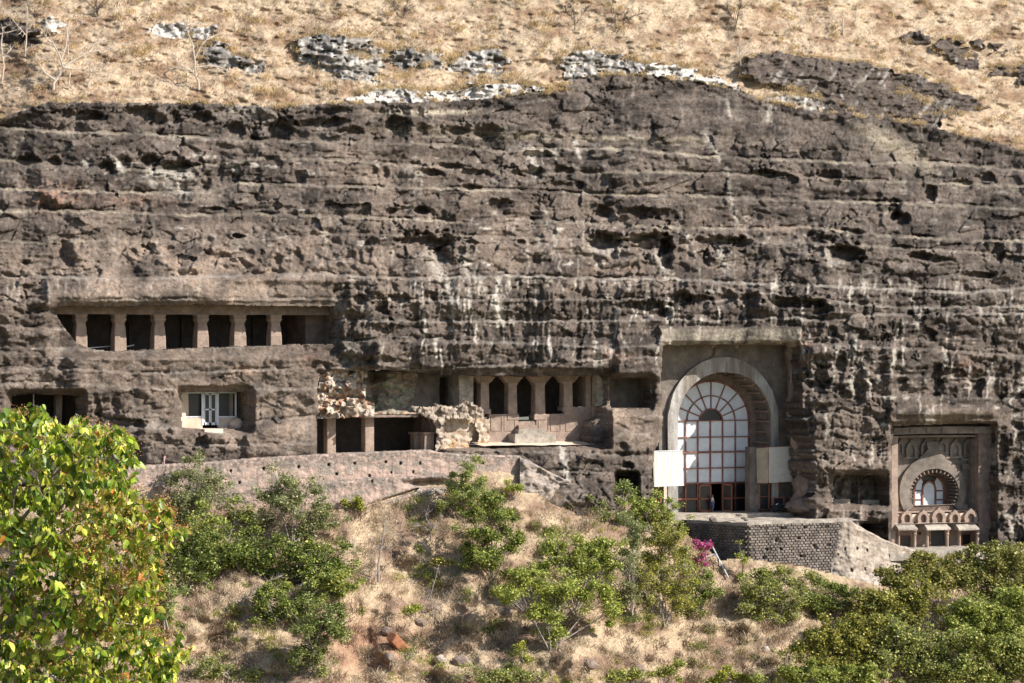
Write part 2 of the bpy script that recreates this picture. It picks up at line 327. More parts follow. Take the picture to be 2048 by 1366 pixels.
POCKETS = [  # cx cy rx ry depth(m)
 (165,232,44,9,1.5),(195,238,26,8,1.0),(285,230,26,20,1.4),(318,240,14,14,.9),(405,236,20,9,1.2),(472,260,18,14,1.2),(350,238,12,14,.9),
 (562,262,26,20,1.5),(640,248,50,10,1.5),(700,262,24,9,1.5),(795,254,26,20,1.6),(840,262,14,14,.8),(917,262,20,9,1.4),(975,266,24,14,1.0),(1060,275,30,10,.8),(1110,275,16,9,.7),(1300,262,20,9,.6),
 (60,322,22,12,1.0),(110,325,12,10,.9),(215,335,20,14,1.1),(242,326,16,12,.9),(300,322,18,12,1.2),(355,335,30,12,1.2),(400,330,10,14,.9),(440,345,8,18,.9),(472,350,7,20,.8),(410,362,10,18,1.0),(365,370,9,14,.8),(545,325,25,12,.9),(600,355,12,12,.6),
 (745,340,8,10,1.0),(770,345,9,10,1.1),(862,345,22,8,1.3),(900,335,24,8,.9),(940,345,30,7,.9),(1060,348,24,12,1.2),(1075,310,24,8,1.0),(1160,372,10,9,1.4),(1227,370,6,10,.9),(1125,345,18,12,.8),(945,375,20,6,.9),
 (780,423,10,7,1.6),(730,427,8,5,.8),(843,421,14,7,1.2),(1000,415,24,14,.9),(1065,436,6,3,1.),(1205,425,17,10,1.0),(1228,438,6,4,1.),(1285,428,30,12,1.2),(1322,430,16,10,.8),
 (1540,350,30,8,.7),(1585,362,14,9,.8),(1660,352,24,8,.8),(1860,385,12,16,1.0),(1785,420,15,18,1.5),(1800,440,18,14,1.2),(1750,400,10,20,.8),(1920,370,24,12,.7),(1975,355,14,10,.8),(1700,470,24,10,.8),
 (430,418,16,5,.9),(100,390,22,16,-.9),(125,400,20,14,-.7),(88,405,10,12,1.0),
 (845,487,52,18,1.9),(800,505,14,18,.9),(885,510,16,14,1.3),(920,502,9,10,1.1),(942,500,7,9,1.0),(1040,484,8,5,1.2),(1072,520,9,16,.8),(1208,483,32,16,1.9),(1225,510,9,12,.6),(1300,488,42,20,2.2),(1330,510,16,26,1.6),(1270,535,9,12,.8),
 (1430,490,40,16,1.4),(1410,515,12,14,1.1),(1475,488,24,11,1.2),(1690,508,32,17,2.2),(1650,480,28,8,.6),(1842,512,22,8,1.2),(1880,520,20,6,.8),(1995,505,14,24,1.1),(2020,520,24,12,.8),(1960,550,30,6,1.0),(1620,465,9,11,1.0),
 (130,510,16,26,.8),(50,525,7,5,1.2),(20,560,18,10,.7),(265,505,8,8,.9),(300,495,9,7,.8),(340,500,9,9,.7),(415,490,9,18,1.0),(475,472,12,4,1.2),(450,520,10,18,.6),(500,510,8,10,.5),(555,520,9,12,1.1),(595,515,10,14,1.0),(700,520,10,18,.8),(735,500,8,22,.7),
 (860,600,16,14,.8),(800,600,18,10,.8),(760,610,14,22,1.0),(720,600,14,10,.8),(1290,612,46,10,1.3),(1320,628,22,9,1.1),(1360,600,20,14,1.2),(1395,612,24,18,1.0),(1450,600,22,16,.8),(1590,606,56,9,1.7),(1500,600,20,12,1.0),(1640,618,20,10,.8),(1720,600,9,12,.7),(1820,620,10,14,.9),(1720,668,14,10,.9),(1660,665,14,10,.8),(1850,670,20,12,1.0),(1985,690,9,34,1.2),(1930,670,14,8,.8),
 (700,650,9,30,1.0),(1050,600,8,24,.5),(1120,610,9,24,.6),(1170,605,7,26,.7),
 (1640,760,16,36,1.3),(1680,740,12,30,.9),(1720,780,14,26,1.0),(1760,740,16,20,.8),(1800,770,18,14,.9),(1870,760,12,30,1.1),(1950,770,14,26,1.2),(1990,740,18,22,1.0),(2030,780,18,20,.9),(1700,800,20,12,1.0),(1640,820,12,12,.9),
 (700,760,10,14,1.0),(690,720,14,14,1.0),(760,720,30,8,.8),(600,700,16,10,.9),(640,735,18,12,1.0),(540,700,10,12,.7),(195,830,8,26,1.0),(230,810,9,18,.8),(280,850,10,9,.8),(335,870,10,9,.9),(400,890,14,22,1.4),(385,880,16,16,1.0),
 (1240,900,18,12,1.1),(1200,880,14,12,.9),(1255,930,14,6,1.2),(1180,930,18,10,.8),(1150,880,18,12,.6),(1290,900,9,20,1.0),
 (1690,1010,30,8,.7),(1650,990,16,20,1.0),(1640,960,10,16,.8),(2005,900,9,30,1.2),(2020,1000,10,40,1.3),(2030,940,12,22,1.0),(1998,1040,8,30,1.2),(2035,1070,12,20,1.2)]
BULGE = [ # x0 y0 x1 y1 dY soft keep-noise
 (100,560,660,610,-.7,10,.35),(470,572,690,606,.45,8,1.),(760,690,1330,748,-.9,12,.8),(640,690,760,742,-.3,10,.8),(1322,657,1600,688,-.55,4,.12),(1240,640,1322,752,-.8,8,.5),
 (1635,700,1780,948,-.9,14,1.),(1785,822,2012,850,-.8,9,.35),(1800,800,1985,826,-.7,9,.5),(150,705,640,775,-.35,16,.45),(500,785,632,905,-.7,12,.7),
 (1050,880,1290,1000,-1.0,20,.8),(1220,818,1305,900,-.8,8,.7),(1180,816,1225,880,-.6,5,.6),(290,862,640,930,-.8,14,.7),(20,640,105,780,-.3,10,.8),(1612,1005,1720,1045,-1.0,8,.8),(1996,860,2100,1120,-.35,14,1.2)]
# openings cut through the cliff sheet: polygon in photo pixels
OPEN = [
 [(108,618),(128,612),(260,613),(400,609),(540,612),(668,613),(671,640),(668,690),(640,688),(560,691),(470,694),(400,696),(300,700),(230,703),(180,697),(150,684),(132,660),(118,640)],
 [(363,784),(420,783),(497,784),(499,820),(495,856),(468,858),(420,858),(364,857)],
 [(24,792),(60,788),(120,789),(160,792),(162,850),(24,850)],
 [(634,836),(640,833),(745,831),(830,829),(872,832),(880,870),(876,950),(634,950)],
 [(640,745),(700,742),(745,740),(800,741),(860,748),(920,750),(1000,752),(1100,752),(1213,750),(1216,790),(1211,830),(1190,845),(1184,892),(860,900),(866,832),(640,836),(634,780)],
 [(1222,760),(1250,754),(1298,756),(1302,790),(1300,816),(1260,818),(1222,816),(1217,790)],
 [(1326,691),(1400,689),(1500,687),(1588,686),(1594,700),(1592,740),(1597,790),(1612,850),(1625,900),(1632,960),(1630,1060),(1300,1060),(1308,1000),(1304,960),(1309,900),(1320,880),(1326,840),(1322,760)],
 [(1236,951),(1268,951),(1270,1030),(1238,1030)],
 [(1666,951),(1720,950),(1771,950),(1775,980),(1773,1010),(1750,1012),(1700,1008),(1668,1008)],
 [(1722,1048),(1764,1046),(1770,1130),(1722,1130)],
 [(1785,852),(1860,849),(1940,846),(1988,848),(1990,900),(1986,960),(1990,1060),(1990,1170),(1782,1170),(1784,1000),(1783,900)]]
FLAT = [(108,612,670,700,0.,14),(363,784,498,858,0.,10),(24,790,162,850,0,10),(634,832,880,910,-.2,8),(640,746,1216,890,-.2,8),(1222,756,1302,816,-.2,8),(1326,690,1596,1050,-.2,6),(1236,951,1270,1000,-1.,8),(1666,950,1774,1010,-.6,8),(1722,1048,1768,1100,-.6,6),(1785,850,1988,1120,-.4,6)]
def rdist(px, py, x0, y0, x1, y1):
    dx = np.maximum(np.maximum(x0-px, px-x1), 0); dy = np.maximum(np.maximum(y0-py, py-y1), 0)
    return np.sqrt(dx*dx+dy*dy)
def topline(px): return np.interp(px, [p[0] for p in TOPL], [p[1] for p in TOPL])
def cliffY(px, py):
    px = np.asarray(px, np.float32); py = np.asarray(py, np.float32)
    wx = px+16*fbm(px/80, py/80, 3, 1); wy = py+8*fbm(px/70, py/50, 3, 9)
    base = 0.50*np.maximum(0, 600-py)/21
    base += 1.3*fbm(px/430, py/300, 2, 2)
    base -= np.where(px < 1300, np.maximum(0, py-880)/21*.55, 0)*sst(px, 900, 1050)
    lys = [np.interp(px, [p[0] for p in L], [p[1] for p in L])+2.6*fbm(px/24, px*0+i*9.1, 3, i) for i, (L, s) in enumerate(LEDGES)]
    tw = topline(px)
    Y = base
    und = np.zeros_like(px)
    for i, (L, s) in enumerate(LEDGES):
        ly = lys[i]; up = lys[i-1] if i else tw
        st = 1.15*s*np.clip(.8+.8*fbm(px/110, px*0+i*3.3, 2, i+20), .12, 1.7)
        Y = Y+st*(1-sst(py, ly-4.5, ly+.5))-st*.5
        Y = Y+.45*np.exp(-((py-ly+6.0)/1.5)**2)*np.clip(.25+1.2*fbm(px/55, px*0+i*4.1, 2, 55+i), 0, 1.2)*(.4+s)
        t = (py-up)/np.maximum(8, ly-up)
        m = (t > 0) & (t <= 1)
        und = np.where(m, sst(t, .35, .9)*(1-sst(t, .95, 1.02))*(.3+.9*s)*np.clip(.5+1.2*fbm(px/60, px*0+i*7.7, 2, 30+i), 0, 1.5), und)
        Y = Y+.10*np.exp(-((py-ly-3.2)/1.6)**2)*np.clip(.4+fbm(px/40, px*0+i, 2, 50+i), 0, 1.2)
    SM = 1-.5*(1-sst(py, 440, 560))*sst(fbm(px/210, py/120, 2, 63)+.35*sst(px, 1300, 1700)+.15, -.25, .35)-.12
    nz = .45*und
    bil = fbm(wx/75, wy/42, 3, 4); nz = nz+(-.80*np.abs(bil)+.24)*(.35+.65*SM)
    bil2 = fbm(wx/26, wy/20, 3, 7); nz = nz+(-.22*np.abs(bil2)+.07)*SM*SM
    wx = px+.35*(wx-px); wy = py+.5*(wy-py)
    F1, F2, A, B, DX, DY = worley(wx/46+.2*wy/30, wy/27, 3)
    mk = sst(fbm(px/150, py/90, 2, 61), -.35, .25)
    nz = nz+mk*(.60*(DX*(A-.5)*2+DY*(B-.5)*2)+.16*(A-.5)); nz = nz+mk*.16*(1-sst(F2-F1, 0, .05))
    F1, F2, A, B, DX, DY = worley(wx/13, wy/9, 8)
    nz = nz+.10*SM*(DX*(A-.5)*2+DY*(B-.5)*2)
    flz = sst(py, 545, 575)*(1-sst(py, 715, 745))*sst(px, 640, 760)*(1-.6*sst(px, 1560, 1700))
    flz = np.maximum(flz, sst(px, 1610, 1650)*sst(py, 640, 700)*(.55))
    fl = n2((px+5*n2(px/30, py/30))/13, py/95, 5); nz = nz+flz*(.36*np.abs(fl)-.1)
    fl2 = n2((px+4*n2(px/20, py/20, 3))/30, py/110, 6); nz = nz+flz*.5*np.maximum(0, fl2)
    nz = nz+.075*fbm(px/9, py/7, 3, 12)+.07*n2(px/120, py/4.2, 13)*sst(fbm(px/160, py/60, 2, 70), -.1, .3)
    # a few open vertical/diagonal fractures
    cr = np.abs(n2((px+py*.35)/130+.25*fbm(px/30, py/30, 3, 80), py/300, 15)); nz = nz+.5*np.exp(-(cr/.012)**2)*sst(fbm(px/90, py/90, 2, 90), 0, .3)
    wmp = 1+.38*fbm(px/22, py/15, 3, 33)
    for cx, cy, rx, ry, d in POCKETS:
        m = (np.abs(px-cx) < rx*2.2) & (np.abs(py-cy) < ry*2.6)
        if not m.any(): continue
        r = np.sqrt(((px[m]-cx)/rx)**2+((py[m]-cy)/ry)**2)*wmp[m]
        k = (1-sst(r, .55, 1.25)); up = sst(-(py[m]-cy)/ry, .1, 1.0)
        d = d*(.5 if rx < 12 else 1.0)*(.6 if (cx > 1610 and cy > 640) else 1)
        d = d*(.75 if cy < 290 else 1.0)
        nz[m] += d*.85*k-.25*abs(d)*np.exp(-((r-1.45)/.3)**2)*(.4+up)
    keep = np.ones_like(px); dd = np.zeros_like(px)
    for x0, y0, x1, y1, d, so, kp in BULGE:
        k = 1-sst(rdist(px+6*n2(px/15, py/15, 40), py, x0, y0, x1, y1), 0, so*1.6)
        dd += d*k; keep *= 1-k*(1-kp)
    Y = Y+nz*keep+dd
    for x0, y0, x1, y1, d, so in FLAT:
        k = 1-sst(rdist(px, py, x0, y0, x1, y1), 0, so*1.5)
        base_here = .5*max(0, 600-(y0+y1)/2)/21
        Y = Y*(1-k*.8)+k*.8*(d+base_here+.25*(nz*keep)+dd*.6)
    return Y
_hx = np.arange(-720, 2820, 6.0, dtype=np.float32); _hb = cliffY(_hx, (topline(_hx)+7).astype(np.float32)); _hb = np.convolve(np.pad(_hb, 6, mode='edge'), np.ones(13)/13, 'valid')+.25
def hillY(px, py):
    px = np.asarray(px, np.float32); py = np.asarray(py, np.float32); tw = topline(px)
    yt = np.interp(px, _hx, _hb)
    h = np.maximum(0, tw-py)/21
    return yt+h*1.25+.7*sst(h, 0, .8)*fbm(px/120, py/50, 3, 44)+.34*fbm(px/22, py/9, 3, 45)
OUTC = [ # name label polygon lift pale
 ('pale flat rock slab beside the leafless white tree in the dry grass', [(285,62),(340,46),(430,58),(442,84),(385,82),(330,78)], .9, .9),
 ('wedge of grey rock right of the white leafless tree', [(396,92),(440,84),(475,108),(532,130),(524,143),(458,141),(408,126)], 1.3, .35),
 ('large broken grey rock outcrop with two ledges left of the hill centre', [(588,82),(620,70),(720,74),(765,94),(772,128),(742,166),(690,162),(642,134),(602,126)], 1.3, .5),
 ('layered grey rock between two grass tussocks', [(774,96),(880,104),(888,134),(800,141),(776,124)], 1.1, .45),
 ('cracked grey and white rock block above the cliff edge', [(922,106),(990,94),(1014,118),(1002,152),(934,152),(888,142)], 1.4, .65),
 ('long whitish rock strip just above the dark cliff edge', [(690,196),(760,174),(880,182),(1000,164),(1060,172),(1130,178),(1050,196),(870,209),(700,212)], .7, 1.0),
 ('streaked grey rock knob at the highest point of the cliff edge', [(1118,116),(1160,98),(1220,108),(1292,124),(1292,151),(1182,154),(1152,172),(1130,162)], 1.2, .6),
 ('bright white lime-stained rock strip right of the cliff summit', [(1290,124),(1350,129),(1400,146),(1460,163),(1484,186),(1400,170),(1290,152)], .7, 1.1),
 ('large dark rock outcrop with pale streaks on the right of the hill', [(1478,152),(1490,114),(1560,107),(1640,118),(1740,128),(1830,150),(1900,172),(1965, 204), (1976, 218), (1884, 234), (1876, 268), (1800, 262), (1700, 246), (1648, 230), (1640, 205),(1600,182),(1530,162)], 1.6, .12),
 ('blue-grey banded rock lip under a grass tuft', [(1528,196),(1580,188),(1650,200),(1652,218),(1600,214),(1545,206)], .8, .7),
 ('rounded dark boulder in dry grass near the upper right', [(1812,68),(1830,60),(1856,72),(1862,90),(1830,94),(1814,82)], 1.2, .05),
 ('cluster of dark jointed boulders on the right slope', [(1866,82),(1890,74),(1925,84),(1950,120),(1962,136),(1930,141),(1895,120),(1872,98)], 1.4, .05),
 ('small square dark boulder above the jointed cluster', [(1940,78),(1968,76),(1973,98),(1942,96)], 1.1, .05),
 ('small dark boulder second from the right frame edge', [(1980,86),(2002,84),(2006,102),(1984,101)], 1.0, .05),
 ('dark boulders on the right frame edge of the hill', [(1978,130),(2010,132),(2018,152),(1985,150)], 1.0, .05),
 ('dark rock face at the right frame edge', [(2030,136),(2060,120),(2110,150),(2090,190),(2044,168)], 1.2, .05),
 ('dark shaded rock at the upper left corner', [(-40,46),(20,38),(84,60),(76,88),(20,94),(-40,96)], 1.1, .1),
 ('small white-topped rock at the upper left', [(86,42),(120,36),(134,54),(118,62),(92,58)], .9, 1.0)]
xs = np.concatenate([[-700, -450, -300, -200, -150], np.arange(-120, 2171, 2.0), [2200, 2260, 2380, 2550, 2800]])
ys = np.concatenate([[-420, -260, -160, -100, -70], np.arange(-50, 1143, 2.0), [1160, 1200, 1300]])
PX, PY = np.meshgrid(xs, ys); PX = PX.astype(np.float32); PY = PY.astype(np.float32)
YC = cliffY(PX, PY); YH = hillY(PX, PY)
tl = topline(PX)+3*fbm(PX/14, PY/400, 3, 66)
ishill = PY < tl
YY = np.where(ishill, YH, YC-.35*np.exp(-((PY-tl-6)/7)**2))
# outcrops
jx = PX+16*fbm(PX/30, PY/16, 3, 71); jy = PY+9*fbm(PX/34, PY/14, 3, 72); brk = fbm(PX/30, PY/9, 4, 78)
cls = np.where(ishill, 1, 0); lift = np.zeros_like(PX)
for k, (lab, poly, lf, pale) in enumerate(OUTC):
    m = inpoly(jx, jy, poly) & ishill & (brk > (-1.2 if k == 8 else (-.6 if k < 8 else -1.0)))
    cls[m] = 2+k
F1, F2, A, B, DX, DY = worley(PX/48+.3*fbm(PX/30, PY/20, 2, 76), PY/22+.3*fbm(PX/30, PY/20, 2, 77), 30)
rockn = .5*(DX*(A-.5)*2+DY*(B-.5)*2)+.6*(A-.5)+.12*(1-sst(F2-F1, 0, .08))-.45*np.abs(fbm(PX/60, PY/22, 3, 74))+.07*fbm(PX/9, PY/6, 3, 75)
for k, (lab, poly, lf, pale) in enumerate(OUTC):
    m = cls == 2+k
    cyy = sum(p[1] for p in poly)/len(poly)
    # a face steeper than the slope: pushed out at its foot
    hgt = max(p[1] for p in poly)-min(p[1] for p in poly)
    fr = np.clip((PY-min(p[1] for p in poly))/hgt, 0, 1)
    YY = np.where(m, YH-lf*.3+rockn*(.6 if k == 8 else 1)+(.5-fr)*-.5*hgt/21*.9, YY)
XX, _, ZZ = Wv(PX, PY, YY)
# ---- colours (albedo only)
def cliffcol(px, py):
    dark = np.array([.044, .035, .030]); mid = np.array([.126, .100, .084]); warm = np.array([.265, .20, .156]); pale = np.array([.50, .455, .395]); rust = np.array([.25, .15, .11]); dust_sunlit = np.array([.40, .345, .27])
    def mix(c, d, k): return c*(1-k[..., None])+d*k[..., None]
    c = np.zeros(px.shape+(3,))+dark
    a = sst(fbm(px/120, py/45, 5, 100, .6), -.55, .6); c = mix(c, mid, a)
    a = sst(fbm(px/22, py/16, 4, 101), -.1, .9)*.55; c = mix(c, mid*1.3, a)
    a = sst(fbm(px/7, py/6, 3, 111), .1, .8)*.5; c = mix(c, dark*.7, a)
    wz = np.exp(-((px-360)/330)**2-((py-545)/85)**2)*.9+.5*np.exp(-((px-330)/330)**2-((py-760)/120)**2)+.5*np.exp(-((px-560)/160)**2-((py-850)/70)**2)+.55*np.exp(-((px-1000)/330)**2-((py-860)/70)**2)+.45*np.exp(-((px-1240)/90)**2-((py-830)/60)**2)+.35*np.exp(-((px-760)/200)**2-((py-340)/70)**2)+.4*np.exp(-((px-1100)/380)**2-((py-500)/90)**2)+.35*np.exp(-((px-1710)/90)**2-((py-900)/60)**2)+.5*np.exp(-((px-1900)/110)**2-((py-835)/22)**2)+.5*np.exp(-((px-1700)/60)**2-((py-1030)/25)**2)
    wz = wz*(1-.5*sst(px, 1500, 1700)*(1-sst(py, 500, 800)))
    a = np.clip(wz*(.75+.9*fbm(px/60, py/50, 4, 103)), 0, .95); c = mix(c, warm, a)
    # lime / wash streaks running down
    sx = px+5*fbm(px/30, py/30, 3, 104)
    z = sst(py, 552, 566)*(1-sst(py, 700, 760))*sst(px, 650, 800)*(1-.5*sst(px, 1620, 1760))+.35*sst(py, 430, 440)*(1-sst(py, 545, 560))*np.exp(-((px-1100)/420)**2)+.55*sst(px, 1600, 1650)*sst(py, 690, 700)+.3*sst(py, 560, 570)*sst(px, -50, 0)*(1-sst(px, 640, 700))*(1-sst(py, 604, 612))+.15
    s = sst(n2(sx/7, py/70, 105)+.6*n2(sx/19, py/120, 106)+.25*fbm(px/9, py/9, 3, 107), .28, .85)
    c = mix(c, pale, np.clip(s*z*.7, 0, .7))
    # irregular pale patches inside hollows
    s = sst(fbm(px/34, py/18, 4, 108), .52, .95)*np.clip(.25+.8*np.exp(-((py-500)/70)**2)*np.exp(-((px-1100)/500)**2)+.6*np.exp(-((py-330)/40)**2)*np.exp(-((px-500)/450)**2)+.5*sst(px, 1600, 1700)*sst(py, 700, 800), 0, 1)
    c = mix(c, pale*.95, s*.8)
    # thin scratch-like lime lines along the bedding
    s = sst(n2(px/34, py/2.6, 109), .62, .85)*sst(fbm(px/140, py/30, 2, 110), .05, .35); c = mix(c, pale, s*.55)
    # dusty grass-seeded ledge tops, with their sunlit brightness painted into the tint
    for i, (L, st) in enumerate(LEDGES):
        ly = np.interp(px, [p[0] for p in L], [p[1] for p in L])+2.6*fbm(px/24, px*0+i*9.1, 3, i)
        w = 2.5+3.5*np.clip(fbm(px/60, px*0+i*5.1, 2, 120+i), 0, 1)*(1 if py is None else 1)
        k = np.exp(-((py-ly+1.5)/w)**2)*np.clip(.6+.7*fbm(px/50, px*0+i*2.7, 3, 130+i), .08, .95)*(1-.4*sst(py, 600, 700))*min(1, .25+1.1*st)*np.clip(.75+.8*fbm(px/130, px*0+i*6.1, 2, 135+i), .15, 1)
        c = mix(c, dust_sunlit if i < 5 else pale*.8, k*.85)
    # grassy bench high on the cliff
    k = np.exp(-((py-252-.02*px)/9)**2)*np.exp(-((px-1150)/300)**2)*np.clip(.3+fbm(px/40, py/8, 3, 140), 0, 1); c = mix(c, dust_sunlit, k*.8)
    k = np.exp(-((py-224)/5)**2)*np.exp(-((px-860)/80)**2); c = mix(c, dust_sunlit*1.15, k)
    k = np.exp(-((py-(px-1600)*.55-190)/22)**2)*sst(px, 1700, 1760)*(1-sst(px, 1850, 1880))*.7; c = mix(c, dust_sunlit*.8, k)
    # rusty fresh breaks
    for x, y, rx, ry, am in [(110,392,50,26,.8),(500,740,16,8,.9),(620,720,22,16,.45),(270,400,60,10,.5),(1930,735,24,22,.5),(1225,712,34,12,.7),(1610,700,14,26,.5),(1560,455,60,6,.5),(1230,540,60,8,.3)]:
        k = np.exp(-((px-x)/rx)**2-((py-y)/ry)**2)*am*np.clip(.6+fbm(px/12, py/12, 3, 150), 0, 1); c = mix(c, rust*1.25, np.clip(k, 0, 1))
    # white water stains
    for (x0, y0, x1, y1, w, am) in [(1408,262,1440,320,4,.5),(1455,330,1462,400,4,.35),(1462,400,1480,450,4,.35),(1122,886,1134,964,4.5,1.2),(858,512,882,550,13,.5),(924,500,934,550,8,.4),(1188,500,1236,500,11,.45),(1308,505,1332,540,8,.42),(1440,500,1452,540,9,.55),(990,590,1000,640,8,.9),(902,570,906,630,6,.6),(300,345,380,350,9,.6),(340,372,372,384,10,.6),(235,322,245,340,8,.6),(468,330,474,345,6,.5),(815,340,830,352,9,.4),(1650,505,1670,530,9,.4),(690,745,700,700,14,.35),(1060,300,1072,350,7,.7),(1150,285,1160,315,4,.8),(1540,215,1535,240,6,.7),(470,215,520,225,18,.3),(1055,305,1110,306,5,.6),(1455,200,1460,230,3,.5)]:
        L2 = (x1-x0)**2+(y1-y0)**2; t = np.clip(((px-x0)*(x1-x0)+(py-y0)*(y1-y0))/L2, 0, 1)
        d = np.hypot(px-x0-t*(x1-x0), py-y0-t*(y1-y0))*(1+.8*fbm(px/9, py/9, 3, 160)); c = mix(c, pale*.92, np.clip(am*np.exp(-(d/w)**2), 0, .9))
    # concrete lip over the tall arched hall
    k = (1-sst(rdist(px, py, 1322, 660, 1600, 688), 0, 4)); c = mix(c, np.array([.40, .35, .28])+0*c[..., :3].mean(-1)[..., None]*0, k*.75*np.clip(.7+.8*n2(px/12, py/60, 170), .2, 1))
    return c
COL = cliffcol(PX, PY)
def hillcol(px, py):
    soil = np.array([.48, .375, .265]); dk = np.array([.27, .18, .115]); red = np.array([.34, .17, .09])
    a = sst(fbm(px/60, py/30, 4, 180), -.3, .7); c = soil*(1-a[..., None])+dk*a[..., None]
    b = sst(fbm(px/9, py/6, 3, 181), .3, .8)*.5; b = b*(1-sst(px, 500, 900)*.6); return c*(1-b[..., None])+red*b[..., None]
hc = hillcol(PX, PY)
COL = np.where((cls == 1)[..., None], hc, COL)
gr = np.array([.19, .172, .155]); wh = np.array([.54, .51, .47])
for k, (lab, poly, lf, pale) in enumerate(OUTC):
    m = cls == 2+k
    s = np.clip(sst(fbm(PX/12, PY/22, 4, 190)+(pale-.6)*1.3, -.1, .5), 0, 1)*min(1, pale+.25)
    g2 = (gr if pale > .2 else np.array([.088, .069, .058]))*np.clip(1+.5*fbm(PX/25, PY/12, 3, 192), .5, 1.5)[..., None]
    stv = .35*sst(n2(PX/13+.05*PY, PY/60, 191)+.3*fbm(PX/20, PY/14, 3, 193), .3, .9)*(1 if k == 8 else 0)
    s = np.clip(s+stv, 0, 1)
    cc = g2*(1-s[..., None])+wh*s[..., None]
    COL = np.where(m[..., None], cc, COL)
# ---- faces
H, Wd = PX.shape
cpx = (PX[:-1, :-1]+PX[1:, 1:])/2; cpy = (PY[:-1, :-1]+PY[1:, 1:])/2
hole = np.zeros(cpx.shape, bool)
jx2 = cpx+1.6*fbm(cpx/13, cpy/13, 2, 200); jy2 = cpy+1.8*fbm(cpx/12, cpy/12, 3, 201)
for poly in OPEN: hole |= inpoly(jx2, jy2, poly)
idx = np.arange(H*Wd).reshape(H, Wd)
quad = np.stack([idx[1:, :-1], idx[1:, 1:], idx[:-1, 1:], idx[:-1, :-1]], -1)
fcls = cls[:-1, :-1]
VV = np.stack([XX, YY, ZZ], -1).reshape(-1, 3); CC = COL.reshape(-1, 3)
def submesh(name, fm, mat, extraV=None, extraQ=None):
    q = quad[fm]; used = np.unique(q); remap = np.full(H*Wd, -1, np.int64); remap[used] = np.arange(len(used))
    V = VV[used]; C = CC[used]; Q = remap[q]
    if extraQ is not None:            # rims: extruded inwards from hole edges
        e = extraQ; b = len(V); ev, inv = np.unique(e, return_inverse=True); inv = inv.reshape(e.shape)
        V2 = VV[ev].copy(); V2[:, 1] = np.maximum(V2[:, 1]+.5, 1.0)
        V = np.concatenate([V, V2]); C = np.concatenate([C, CC[ev]])
        Q = np.concatenate([Q, np.stack([remap[e[:, 0]], remap[e[:, 1]], b+inv[:, 1], b+inv[:, 0]], -1)])
    return npmesh(name, V, Q, None, mat, True, C)
solid = ~hole
cf = (fcls == 0) & solid
edges = []
hs = solid[:, :-1] & ~solid[:, 1:]; edges.append(np.stack([idx[:-1, 1:-1][hs], idx[1:, 1:-1][hs]], -1))
hs = ~solid[:, :-1] & solid[:, 1:]; edges.append(np.stack([idx[1:, 1:-1][hs], idx[:-1, 1:-1][hs]], -1))
vs = solid[:-1] & ~solid[1:]; edges.append(np.stack([idx[1:-1, 1:][vs], idx[1:-1, :-1][vs]], -1))
vs = ~solid[:-1] & solid[1:]; edges.append(np.stack([idx[1:-1, :-1][vs], idx[1:-1, 1:][vs]], -1))
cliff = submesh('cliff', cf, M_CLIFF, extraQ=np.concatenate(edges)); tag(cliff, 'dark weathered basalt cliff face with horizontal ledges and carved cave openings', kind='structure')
hill = submesh('hillside', fcls == 1, M_HILL); tag(hill, 'steep dry hillside above the cliff covered in straw-coloured grass', kind='structure')
for k, (lab, poly, lf, pale) in enumerate(OUTC):
    m = fcls == 2+k
    if m.sum() > 5: tag(submesh('rock_outcrop', m, M_CLIFF), lab, 'rock outcrop', 'rock outcrops on the hill above the cliff')
# ================================================================ LOWER SLOPE
SLP = [(-400,1010,-6.5),(280,1000,-6.5),(430,1012,-6.3),(640,1012,-6.3),(740,1010,-6.3),(830,988,-6.2),(905,972,-6.2),(940,968,-6.4),(1040,968,-6.2),(1130,992,-6.2),(1230,1006,-5.9),(1300,1028,-6.2),(1370,1095,-6.5),(1440,1148,-9),(1495,1146,-9.3),(1600,1160,-9.4),(1700,1185,-9.6),(1760,1200,-9.8),(1850,1190,-9.8),(2048,1170,-9.5),(2600,1200,-9.5)]
def slopeY(px, py):
    px = np.asarray(px, np.float32); py = np.asarray(py, np.float32)
    yb = np.interp(px, [p[0] for p in SLP], [p[1] for p in SLP]); Y0 = np.interp(px, [p[0] for p in SLP], [p[2] for p in SLP])
    d = py-yb
    e = sst(d, 4, 60)
    rid = -3.2*sst(d, 20, 200)*(1-np.abs(np.sin((px+.3*d-730)/165)))          # gullies and spurs
    return Y0-np.where(d > 0, d/21*.9, d/21*.6)+e*(1.8*fbm(px/110, py/90, 3, 210)+.28*fbm(px/34, py/24, 3, 211)+rid)+.12*fbm(px/8, py/7, 2, 212)
sx_ = np.concatenate([[-700, -400, -250, -150], np.arange(-100, 2150, 3.5), [2180, 2250, 2400, 2700]]); sy_ = np.concatenate([np.arange(925, 1402, 3.5), [1420, 1460, 1520, 1600, 1720]])
SX, SY = np.meshgrid(sx_, sy_)
yb_ = np.interp(SX, [p[0] for p in SLP], [p[1] for p in SLP])
SYY = slopeY(SX, SY); a_, b_, c_ = Wv(SX, SY, SYY)
k = sst(fbm(SX/70, SY/45, 4, 220), -.3, .6)[..., None]; straw = np.array([.46, .35, .235]); soil = np.array([.25, .165, .115])
sc_ = straw*(1-k)+soil*k
r_ = np.exp(-((SX-740)/90)**2-((SY-1290)/60)**2)[..., None]*.9; sc_ = sc_*(1-r_)+np.array([.36, .2, .13])*r_
hS, wS = SX.shape; ids = np.arange(hS*wS).reshape(hS, wS)
qS = np.stack([ids[1:, :-1], ids[1:, 1:], ids[:-1, 1:], ids[:-1, :-1]], -1)[(SY[:-1, :-1] > yb_[:-1, :-1]-30)]
